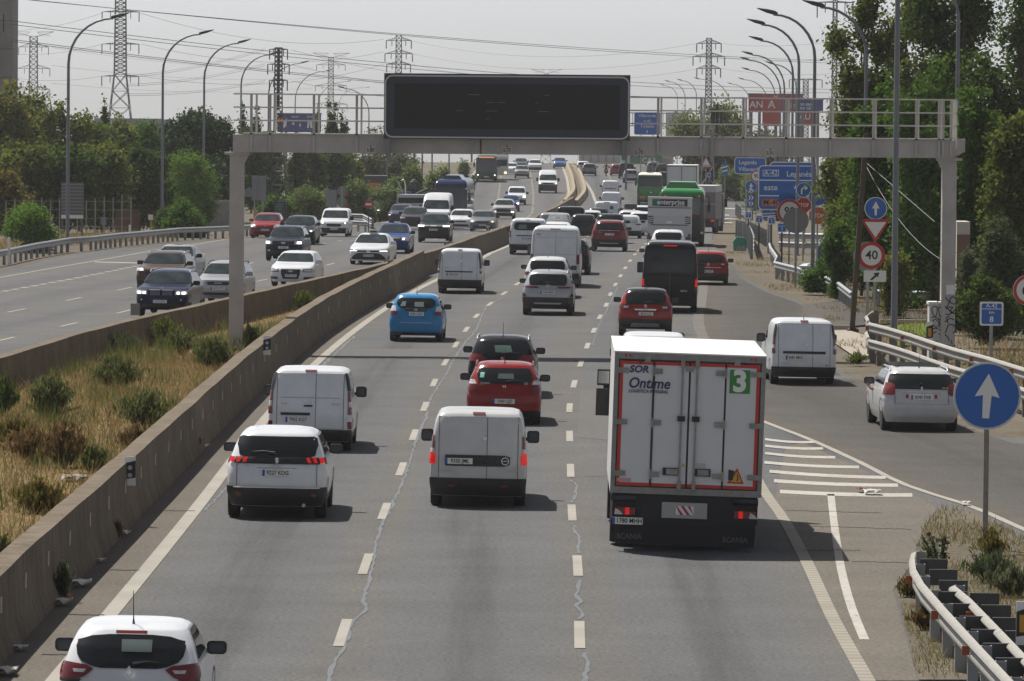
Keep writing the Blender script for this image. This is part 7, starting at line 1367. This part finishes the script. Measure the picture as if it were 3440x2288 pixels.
r, S = fcar('coach', 'coach', (1518, 748), (.018, .03, .085), 12.2, 2.55, 3.45, 'dark blue coach with a domed roof and lit interior in the left oncoming lane', cat='coach', det=1, hl=[(CLEAR, [(.6,.6,.92),(.85,.66,.92)])], ws=[(1.0,.88),(1.15,.93),(2.1,.93),(2.62,.90),(2.72,.82)], wglass=mat('bus_glass', (.05, .055, .065), .15), trim=[(mat('chair_pale', (.30, .33, .36), .5), [(1.5,-.05,.15),(1.72,-.05,.15)]), (mat('chair_pale', (.30, .33, .36), .5), [(1.5,.35,.55),(1.72,.35,.55)])])
MB().prism([(-.85, 3.36), (.85, 3.36), (.55, 3.72), (-.55, 3.72)], -1.5, 4.2).build('roof_pod', paint((.03, .05, .13)), r)
# --- box truck (origin: rear centre on the ground)
P = at(2296, 1855); T = empty('box_truck', P, -.008, 'white refrigerated box truck with red edged doors and green number 3', 'truck', NV); T.rotation_euler = (0, .027, -.008)
XL = -1.3; zz = lambda d: 3.40-d; xx = lambda a: XL+a
FRM = mat('truck_frame', (.24, .235, .225), .5, metal=.25, noise=.2, nscale=5); WDOOR = mat('truck_door_white', (.60, .605, .62), .4, noise=.05, nscale=1.5); TRED = mat('truck_red', (.50, .025, .012), .45); NAVY = mat('truck_navy', (.018, .022, .10), .45); HNG = mat('hinge_steel', (.27, .265, .25), .5, metal=.4, noise=.25, nscale=9)
MB().box(-1.3, 1.3, .05, 6.3, .98, 3.40).build('box_body', WHITE, T)
MB().box(-1.31, 1.31, .05, 6.3, 3.401, 3.42).build('roof', mat('truck_roof', (.80, .79, .76), .4), T)
mb = MB(); mb.box(-1.3, -1.225, 0, .048, .98, 3.40); mb.box(1.225, 1.3, 0, .048, .98, 3.40); mb.box(-1.225, 1.225, 0, .048, 3.29, 3.40); mb.box(-1.225, 1.225, 0, .048, .98, 1.09); mb.build('rear_frame', FRM, T)
MB().box(-1.224, 1.224, .01, .048, 1.091, 3.289).build('door_gasket', INK, T)
for a, b in ((.10, .665), (.70, 1.282), (1.318, 1.90), (1.935, 2.50)):
    d = MB().box(xx(a), xx(b), -.006, .0095, zz(2.285), zz(.145)).build('door_panel', WDOOR, T); t = MB()
    t.box(xx(a), xx(b), -.012, -.0065, zz(.20), zz(.145)); t.box(xx(a), xx(b), -.012, -.0065, zz(2.285), zz(2.23))
    if a == .10: t.box(xx(a), xx(a)+.055, -.012, -.0065, zz(2.23), zz(.20))
    if b == 2.50: t.box(xx(b)-.055, xx(b), -.012, -.0065, zz(2.23), zz(.20))
    t.build('red_border', TRED, d)
for d in (.305, 1.19, 2.075):
    for a, b in ((0, .25), (.66, .83), (1.75, 1.93), (2.35, 2.60)):
        mb = MB().box(xx(a), xx(b), -.04, -.0125, zz(d+.045), zz(d-.045)); mb.box(xx(a)+.02, xx(b)-.02, -.05, -.041, zz(d+.018), zz(d-.018))
        q = a if a in (.66,) else b-.03 if a == 1.75 else None
        if q is not None: mb.box(xx(q), xx(q)+.03, -.055, -.0125, zz(d+.085), zz(d-.085))
        mb.build('hinge', HNG, T)
for a in (1.175, 1.425):
    lb = MB().tube([(xx(a), -.05, zz(2.38)), (xx(a), -.05, zz(.08))], .017, 8).build('lock_bar', HNG, T)
    mb = MB(); [mb.box(xx(a)-.035, xx(a)+.035, -.07, -.0125, zz(d+.07), zz(d-.07)) for d in (.16, 2.25)]; mb.build('bar_bracket', HNG, lb)
    MB().box(xx(a)-.065, xx(a)+.065, -.075, -.0125, zz(1.15), zz(1.06)).build('bar_guide', INK, lb)
MB().box(xx(1.24), xx(1.36), -.045, -.0125, zz(.29), zz(.20)).build('lock_cover', HNG, T)
for a, b in ((.89, 1.18), (1.43, 1.71)):
    o = MB().box(xx(a), xx(b), -.05, -.0125, zz(2.085), zz(1.955)).build('door_handle', INK, T); MB().box(xx(a)+.06, xx(b)-.03, -.062, -.0505, zz(2.07), zz(1.97)).build('grip', HNG, o)
text('SOR', .165, NAVY, (xx(.42), -.016, zz(.285)), T, 'logo_lettering', bold=.03, sx=1.05, shear=.18); MB().prism([(xx(.41), zz(.20)), (xx(.44), zz(.20)), (xx(.50), zz(.15)), (xx(.46), zz(.15))], -.018, -.0135).build('accent_mark', NAVY, T); text('Ontime', .255, NAVY, (xx(.60), -.016, zz(.525)), T, 'logo_lettering', bold=.018, sx=.90, shear=.22); text('LOGÍSTICA INTEGRAL', .078, NAVY, (xx(.595), -.016, zz(.66)), T, 'logo_lettering', bold=.008, sx=.88, shear=.2)
MB().box(xx(.683)-.0175, xx(.683)+.0175, -.0225, -.0185, zz(2.28), zz(.15)).build('door_seam', INK, T)
o = MB().box(xx(1.985), xx(2.335), -.016, -.0065, zz(.64), zz(.235)).build('number_panel', mat('truck_green', (.03, .22, .04), .45), T); text('3', .50, SIGNW, (xx(2.16), -.020, zz(.445)), o, bold=.04)
o = MB().prism([(xx(2.0), zz(2.19)), (xx(2.29), zz(2.19)), (xx(2.17), zz(1.92))], -.014, -.0065).build('warning_sticker', TRED, T); MB().prism([(xx(2.06), zz(2.16)), (xx(2.25), zz(2.16)), (xx(2.17), zz(1.98))], -.017, -.0145).build('yellow_field', mat('sticker_yellow', (.60, .36, .02), .5), o); MB().prism([(xx(2.02), zz(2.13)), (xx(2.10), zz(2.13)), (xx(2.12), zz(1.97)), (xx(2.02), zz(1.95))], -.020, -.0175).build('truck_symbol', INK, o); MB().tube([(xx(2.17), -.021, zz(2.14)), (xx(2.19), -.021, zz(2.08)), (xx(2.165), -.021, zz(2.03))], .009, 5).build('figure_symbol', INK, o)
o = MB().prism([(xx(1.205), zz(1.93)), (xx(1.275), zz(1.93)), (xx(1.24), zz(1.865))], -.014, -.0065).build('warning_sticker', mat('sticker_yellow', (.60, .36, .02), .5), T)
MB().box(xx(1.46), xx(1.63), -.012, -.0065, zz(1.94), zz(1.86)).build('type_label', mat('label_grey', (.45, .45, .46), .5), T); MB().box(xx(.11), xx(.35), -.016, -.0125, zz(2.22), zz(2.16)).build('type_label', mat('label_red', (.5, .3, .29), .5), T)
for a in (.225, 2.38): MB().box(xx(a)-.05, xx(a)+.05, -.02, -.001, zz(.065), zz(.04)).build('marker_light', RED, T); MB().box(xx(a)-.015, xx(a)+.015, -.024, -.0205, zz(.065), zz(.04)).build('marker_lamp', REDLIT, T)
for a in (.52, 2.06): MB().box(xx(a), xx(a)+.10, -.02, -.001, zz(.16), zz(.04)).build('door_stop', HNG, T)
CH = mat('chassis_black', (.014, .014, .016), .6, noise=.2)
mb = MB(); mb.box(-1.2, 1.2, .08, .2, .46, .975); mb.box(-.5, .5, .2, 7.5, .5, .95); mb.box(-1.25, -.75, .12, 1.0, .50, .95); mb.box(.75, 1.25, .12, 1.0, .50, .95); mb.build('chassis', CH, T)
MB().box(-1.18, 1.2, .1, .2, .10, .46).build('mudflap', mat('mudflap', (.016, .016, .018), .75), T)
for a in (.0, 2.1): MB().tube([(xx(a)+.02, .0, zz(2.50)), (xx(a)+.45, .0, zz(2.50))], .055, 8).build('buffer', mat('buffer_blue', (.03, .032, .038), .35), T)
o = MB().box(xx(.90), xx(1.68), -.0, .03, zz(2.82), zz(2.55)).build('under_plate', mat('plate_alu', (.36, .36, .35), .5), T); mb = MB()
MB().box(xx(1.14), xx(1.45), -.006, -.0005, zz(2.76), zz(2.61)).build('stripe_board', SIGNW, o)
for i in range(3): x0 = 1.14+i*.115-.03; mb.prism([(xx(max(1.14, x0)), zz(2.61)), (xx(max(1.14, min(1.45, x0+.05))), zz(2.61)), (xx(min(1.45, x0+.165)), zz(2.76)), (xx(min(1.45, x0+.11)), zz(2.76))], -.010, -.0065)
mb.build('red_stripe', SIGNR, o)
for a, b, w0, l in ((.085, .45, .085, .27), (2.15, 2.52, 2.40, 2.22)):
    o = MB().box(xx(a), xx(b), -.02, .07, zz(2.79), zz(2.66)).build('taillight', RED, T); MB().box(xx(l), xx(l)+.075, -.026, -.0205, zz(2.785), zz(2.665)).build('lit_lamp', REDLIT, o); MB().prism([(xx(w0), zz(2.785)), (xx(w0)+.15, zz(2.785)), (xx(w0)+.09, zz(2.72)), (xx(w0)+.02, zz(2.68))], -.024, -.0205).build('clear_lens', CLEAR, o)
o = MB().box(xx(.06), xx(.58), -.012, .0, zz(2.955), zz(2.835)).build('number_plate', PLATEW, T); MB().box(xx(.06), xx(.105), -.015, -.0125, zz(2.955), zz(2.835)).build('country_band', PLATEB, o); text('1780 MHH', .115, INK, (xx(.345), -.016, zz(2.895)), o, 'plate_number', bold=.01, sx=.86)
for a in (.36, 2.18): text('SCANIA', .13, mat('letter_dim', (.085, .085, .09), .6), (xx(a), .095, zz(3.17)), T, 'logo_lettering', bold=.03, sx=.95)
wm = MB().lathe_x([(-.27, .30), (-.28, .48), (-.22, .5), (.22, .5), (.28, .48), (.27, .30)], 0, 0, 0, 24); wd = None
for y in (1.7, 7.2):
    for s in (-1, 1):
        if wd is None: w_ = wm.build('wheel', RUBBER, T, smooth=40); wd = w_.data
        else: w_ = bpy.data.objects.new('wheel', wd); COL.objects.link(w_); w_.parent = T
        w_.location = (s*.98, y, .5)
MB().prism([(6.42, .75), (8.5, .75), (8.62, 1.6), (8.4, 2.85), (6.9, 3.0), (6.42, 2.9)], -1.22, 1.22, 'x').build('cab', WHITE, T)
for s in (-1, 1):
    o = MB().box(s*1.40-.12, s*1.40+.12, 8.05, 8.2, 2.42, 2.72).build('wing_mirror', BLACKP, T); MB().box(s*1.40-.13, s*1.40+.13, 8.05, 8.2, 1.86, 2.36).build('main_mirror', BLACKP, o); MB().box(s*1.40-.10, s*1.40+.10, 8.035, 8.049, 2.46, 2.69).build('mirror_glass', mat('mirror_sky', (.4, .42, .44), .1, metal=.8), o); MB().tube([(s*1.2, 8.1, 2.4), (s*1.4, 8.1, 2.4)], .04, 6).build('mirror_arm', BLACKP, o)
# --- rental truck
P = at(2246, 853); T = empty('rental_truck', P, -math.atan(DASH2.slope(P.y)), 'white rental box truck with a green and black enterprise panel', 'truck', NV); T.rotation_euler[1] = .012; PW = mat('rental_white', (.56, .565, .58), .45, noise=.05)
MB().box(-1.12, 1.12, 0, 5.0, .55, 2.85).build('box_body', PW, T); o = MB().box(-1.13, 1.13, -.02, .6, 2.42, 2.93).build('rear_header', PW, T)
MB().box(-.90, .92, -.03, -.0205, 2.46, 2.82).build('name_board', INK, o); MB().box(-.90, -.5, -.036, -.0305, 2.46, 2.82).build('green_field', mat('rental_green', (.02, .16, .08), .5), o); text('enterprise', .36, SIGNW, (.06, -.042, 2.66), o, bold=.02, sx=.95); text('rent-a-car', .12, SIGNW, (.55, -.042, 2.51), o)
MB().box(-1.12, 1.12, -.03, -.0005, 2.36, 2.41).build('shade_bar', GREYD, T); MB().box(-1.10, 1.10, -.05, -.001, 1.10, 1.95).build('tail_lift', mat('lift_grey', (.50, .51, .53), .5), T); MB().box(-.95, .95, -.06, -.051, 1.46, 1.53).build('step', GREYD, T)
for s in (-1, 1):
    o = MB().box(s*.95-.13, s*.95+.13, -.06, -.0505, 1.56, 1.94).build('stripe_board', INK, T); mb = MB(); [mb.prism([(s*.95-.12, 1.60+i*.1), (s*.95+.12, 1.66+i*.1), (s*.95+.12, 1.70+i*.1), (s*.95-.12, 1.64+i*.1)], -.066, -.0605) for i in range(3)]; mb.build('white_stripe', SIGNW, o); MB().box(s*1.05-.06, s*1.05+.06, -.07, -.0505, .75, 1.05).build('taillight', RED, T)
MB().box(-.15, .15, -.07, -.061, 1.56, 1.70).build('number_plate', PLATEW, T); MB().box(-1.0, 1.0, .0, .3, .35, .55).build('bumper', BLACKP, T); MB().prism([(5.05, .5), (7.0, .5), (7.1, 1.2), (6.4, 1.3), (5.9, 2.0), (5.05, 2.1)], -1.0, 1.0, 'x').build('cab', PW, T)
for y in (1.2, 6.0):
    for s in (-1, 1): MB().lathe_x([(-.12, .2), (-.12, .34), (.12, .34), (.12, .2)], s*.92, y, .35, 18).build('wheel', RUBBER, T, smooth=40)
# --- white box truck far ahead, grey tipper on the slip lane
P = at(2289, 690); T = empty('box_truck', (P.x, 470, zp(470)), -.06, 'tall white box truck beyond the dark coach', 'truck', NV); P2 = pt(2290, 560, 470); T.location.x = P2.x; hz = pt(2290, 555, 470).z-zp(470)
MB().box(-1.25, 1.25, 0, 7, .9, hz).build('box_body', mat('far_box', (.56, .57, .58), .5), T); mb = MB(); mb.box(-1.27, -1.19, -.03, -.001, .9, hz); mb.box(1.19, 1.27, -.03, -.001, .9, hz); mb.box(-1.19, 1.19, -.03, -.001, hz-.12, hz); mb.box(-.03, .03, -.03, -.001, .9, hz-.12); mb.build('rear_frame', GREYD, T); MB().box(-1.1, 1.1, .1, 6.8, .35, .9).build('chassis', BLACKP, T); MB().box(-1.2, 1.2, 7.2, 9, .6, 2.8).build('cab', WHITE, T)
for y in (1.2, 8): 
    for s in (-1, 1): MB().lathe_x([(-.14, .2), (-.14, .5), (.14, .5), (.14, .2)], s*1.0, y, .5, 16).build('wheel', RUBBER, T, smooth=40)
P = at(2352, 783); T = empty('tipper_truck', P, -.12, 'grey brown tipper truck on the slip lane right of the dark coach', 'truck', NV); hz = pt(2352, 624, P.y).z-P.z; TG = mat('tipper_grey', (.16, .14, .135), .6, noise=.15)
MB().box(-1.05, 1.05, .2, 5.5, 1.0, hz-.45).build('tipper_body', TG, T); MB().box(-1.07, 1.07, .18, 5.5, hz-.45, hz).build('tarpaulin_rail', mat('tipper_pale', (.42, .42, .43), .6), T); MB().box(-1.08, 1.08, .12, .19, 2.0, 2.06).build('cross_bar', mat('tipper_pale', (.42, .42, .43), .6), T); MB().box(-1.0, 1.0, .15, 5.5, .4, 1.0).build('chassis', BLACKP, T); MB().box(-1.1, 1.1, 5.6, 7.4, .6, 2.7).build('cab', TG, T)
for s in (-1, 1): MB().box(s*.85-.12, s*.85+.12, .10, .149, .82, .94).build('taillight', REDLIT, T); MB().box(s*1.22-.09, s*1.22+.09, 6.9, 7.05, 1.7, 2.3).build('wing_mirror', BLACKP, T)
for y in (1.3, 2.6, 6.6):
    for s in (-1, 1): MB().lathe_x([(-.14, .2), (-.14, .48), (.14, .48), (.14, .2)], s*.9, y, .48, 16).build('wheel', RUBBER, T, smooth=40)
# --- crane truck, oncoming on the service road
D = 455; P = pt(1386, 700, D); T = empty('crane_truck', (P.x, D, zp(D)), math.pi-.03, 'blue crane truck with white cab and dark windscreen left of the coach', 'truck', FVg); hz = pt(1386, 653, D).z-zp(D); BL = mat('crane_blue', (.02, .06, .26), .5, noise=.1)
MB().prism([(-.9, .6), (1.1, .6), (1.2, 1.5), (1.05, hz), (-.9, hz)], -1.2, 1.2, 'x').build('cab', WHITE, T); MB().box(-1.1, 1.1, 1.165, 1.20, 1.45, hz-.25).build('windscreen', GLASS2, T); MB().box(-1.2, 1.2, 1.1, 1.26, .55, 1.0).build('bumper', BLACKP, T); MB().box(-1.25, 1.25, -7.5, -1.1, .9, 1.7).build('flatbed', BL, T)
for s in (-1, 1): MB().box(s*.95-.15, s*.95+.15, 1.262, 1.28, .8, .95).build('headlight', CLEAR, T); MB().box(s*1.38-.1, s*1.38+.1, .7, .85, 1.7, 2.4).build('wing_mirror', BLACKP, T)
MB().box(.3, 1.25, -1.9, -1.15, 1.7, hz+.2).build('crane_base', BL, T)
mb = MB(); mb.tube([(.9, -2, 2.2), (1.3, -3, hz+.9), (1.9, -5, 1.8)], .10, 6); mb.tube([(.2, -1.6, hz-.2), (-1.0, -4, hz+.35), (-2.2, -6, hz+.1)], .12, 6); mb.build('crane_arm', mat('crane_dark', (.03, .03, .03), .7), T)
MB().ball((.0, -2.2, hz+.7), (.42, .4, .5), 9, 6).build('grapple', mat('crane_dark', (.03, .03, .03), .7), T); MB().tube([(.65, -.9, hz-.4), (.62, -.9, hz+.7), (.78, -.9, hz+1.2), (.95, -.9, hz+1.1)], .05, 6).build('exhaust_stack', CHROME, T)
for y in (.3, -5.5):
    for s in (-1, 1): MB().lathe_x([(-.14, .2), (-.14, .5), (.14, .5), (.14, .2)], s*1.0, y, .5, 16).build('wheel', RUBBER, T, smooth=40)
P = pt(1308, 690, 470); T = tag(MB().box(-.95, .45, 0, 5, .2, pt(1308, 652, 470).z-zp(470)).box(-.9, .4, -.06, -.001, .9, 1.0).box(-.9, .4, -.06, -.001, 1.7, 1.8).build('skip_container', BL), 'blue skip container beside the crane truck', 'container'); T.location = (P.x, 470, zp(470))
P = pt(1676, 570, 690); T = empty('truck_cab', (P.x, 690, zp(690)), math.pi, 'white truck with an orange lamp half hidden by the green bus', 'truck', FVg); MB().prism([(-1, .6), (1, .6), (1.1, 1.4), (.9, 2.9), (-1, 2.9)], -1.1, 1.1, 'x').build('cab', WHITE, T); MB().box(-1, 1, 1.02, 1.06, 1.5, 2.5).build('windscreen', GLASS2, T); MB().box(-1.15, 1.15, -7, -1.1, .9, 3.3).build('box_body', WHITE, T)
for s in (-1, 1): MB().box(s*.8-.14, s*.8+.14, 1.08, 1.13, .8, 1.0).build('headlight', LAMPWARM, T)
# ================================================================ people
SKIN = mat('skin', (.36, .20, .14), .55); SHIRT = mat('shirt_dark', (.05, .05, .06), .8); TEE = mat('shirt_grey', (.18, .18, .19), .8)
def skinned(name, joints, edges, m, parent=None, sub=2):
    me = bpy.data.meshes.new(name); me.from_pydata([j[:3] for j in joints], edges, []); o = bpy.data.objects.new(name, me); COL.objects.link(o); me.materials.append(m)
    md = o.modifiers.new('skin', 'SKIN'); md.use_smooth_shade = True
    for v, j in zip(me.skin_vertices[0].data, joints): v.radius = (j[3], j[3])
    me.skin_vertices[0].data[0].use_root = True
    s_ = o.modifiers.new('subdivision', 'SUBSURF'); s_.levels = s_.render_levels = sub
    if parent: o.parent = parent
    return o
def seated(name, label, base, side):
    # side -1: left window (driver), elbow out; +1: right window, hand out
    s = side; J = [(0,0,.55,.14),(0,.0,.80,.15),(0,.02,1.0,.13),(0,.02,1.10,.06),(0,.04,1.20,.09),(0,.05,1.30,.085),
       (s*.2,.02,1.0,.07),(s*.42,.02,.90,.05),(s*.52,.16,1.02,.042),(s*.50,.30,1.10,.034),(-s*.2,.02,1.0,.07),(-s*.28,.2,.80,.048),(-s*.16,.42,.88,.035),(.12,.3,.5,.10),(-.12,.3,.5,.10)]
    if s > 0: J[7] = (.40,.05,.90,.05); J[8] = (.60,.02,.92,.042); J[9] = (.70,.0,.86,.034)
    E = [(0,1),(1,2),(2,3),(3,4),(4,5),(2,6),(6,7),(7,8),(8,9),(2,10),(10,11),(11,12),(0,13),(0,14)]
    w = Vector(J[9][:3]); d = (w-Vector(J[8][:3])).normalized(); k = len(J); up = Vector((0, -.5, .8)) if s < 0 else Vector((0, 1, 0))
    J.append((*(w+d*.05), .030)); E.append((9, k)); sd = d.cross(up).normalized()
    for i, (o_, l) in enumerate(((-.028, .07), (-.009, .085), (.010, .08), (.028, .06))):
        b = w+d*.08+sd*o_; J.append((*b, .010)); E.append((k, len(J)-1)); q = b+d*l*.6-up*.012; J.append((*q, .009)); E.append((len(J)-2, len(J)-1)); q = q+d*l*.35-up*.035; J.append((*q, .008)); E.append((len(J)-2, len(J)-1))
    q = w+d*.05+sd*.05; J.append((*q, .011)); E.append((k, len(J)-1)); q = q+d*.035+sd*.02; J.append((*q, .010)); E.append((len(J)-2, len(J)-1))
    r = skinned(name, J, E, SKIN); r.location = base; tag(r, label, 'person')
    mb = MB().tube([(0, .0, .45), (0, 0, .8), (0, .02, 1.03)], [.19, .19, .15], 12); mb.ball((s*.2, .02, 1.0), .09, 8, 6).ball((-s*.2, .02, 1.0), .09, 8, 6); mb.build('shirt', SHIRT, r, smooth=60); MB().ball((0, .03, 1.34), (.10, .11, .085), 10, 6).build('hair', INK, r, smooth=60)
    return r
c = r4.location; S_ = S4
a = seated('person', 'driver in dark shirt resting an elbow out of the open car window', Vector((c.x-.50, c.y+.25, c.z-.02)), -1)
b = seated('person', 'passenger with a hand hanging out of the right car window', Vector((c.x+.43, c.y+.25, c.z+.02)), 1)
# far motorcyclist
P = at(2036, 592); M = empty('motorcycle', P, 0, 'dark motorcycle far ahead near the crest', 'motorcycle'); mb = MB()
for y in (-.6, .75): mb.lathe_x([(-.06, .15), (-.06, .30), (.06, .30), (.06, .15)], 0, y, .3, 14)
mb.build('wheel', RUBBER, M); MB().prism([(-.9, .6), (-.5, .85), (.2, .8), (.6, 1.0), (.7, .6), (.2, .35), (-.4, .4)], -.14, .14, 'x').build('body', paint((.05, .04, .05)), M); MB().tube([(-.35, .45, 1.05), (.35, .45, 1.05)], .025, 6).build('handlebar', BLACKP, M); MB().box(-.06, .06, -.93, -.88, .6, .7).build('taillight', RED, M)
J = [(0,-.15,.85,.14),(0,-.1,1.1,.15),(0,.0,1.35,.14),(0,.03,1.46,.06),(0,.06,1.58,.10),(0,.07,1.66,.09),(.22,.02,1.33,.07),(.33,.2,1.15,.05),(.34,.42,1.08,.04),(-.22,.02,1.33,.07),(-.33,.2,1.15,.05),(-.34,.42,1.08,.04),(.15,.25,.8,.10),(.2,.1,.4,.06),(-.15,.25,.8,.10),(-.2,.1,.4,.06)]
r = skinned('person', J, [(0,1),(1,2),(2,3),(3,4),(4,5),(2,6),(6,7),(7,8),(2,9),(9,10),(10,11),(0,12),(12,13),(0,14),(14,15)], mat('rider_dark', (.06, .05, .055), .8)); r.location = P; tag(r, 'rider in dark jacket and red helmet on the far motorcycle', 'person'); MB().ball((0, .07, 1.63), .14, 10, 7).build('helmet', mat('helmet_red', (.25, .05, .05), .3), r, smooth=60)
# ================================================================ haze
hm = bpy.data.materials.new('haze'); hm.use_nodes = True; t = hm.node_tree; t.nodes.clear(); o_ = t.nodes.new('ShaderNodeOutputMaterial'); v_ = t.nodes.new('ShaderNodeVolumePrincipled')
v_.inputs['Color'].default_value = (.93, .95, 1, 1); v_.inputs['Density'].default_value = .00009; v_.inputs['Anisotropy'].default_value = .15; t.links.new(v_.outputs[0], o_.inputs['Volume'])
hz_ = MB().box(-700, 700, -60, 1500, -12, 48).build('haze', hm); hz_['kind'] = 'stuff'
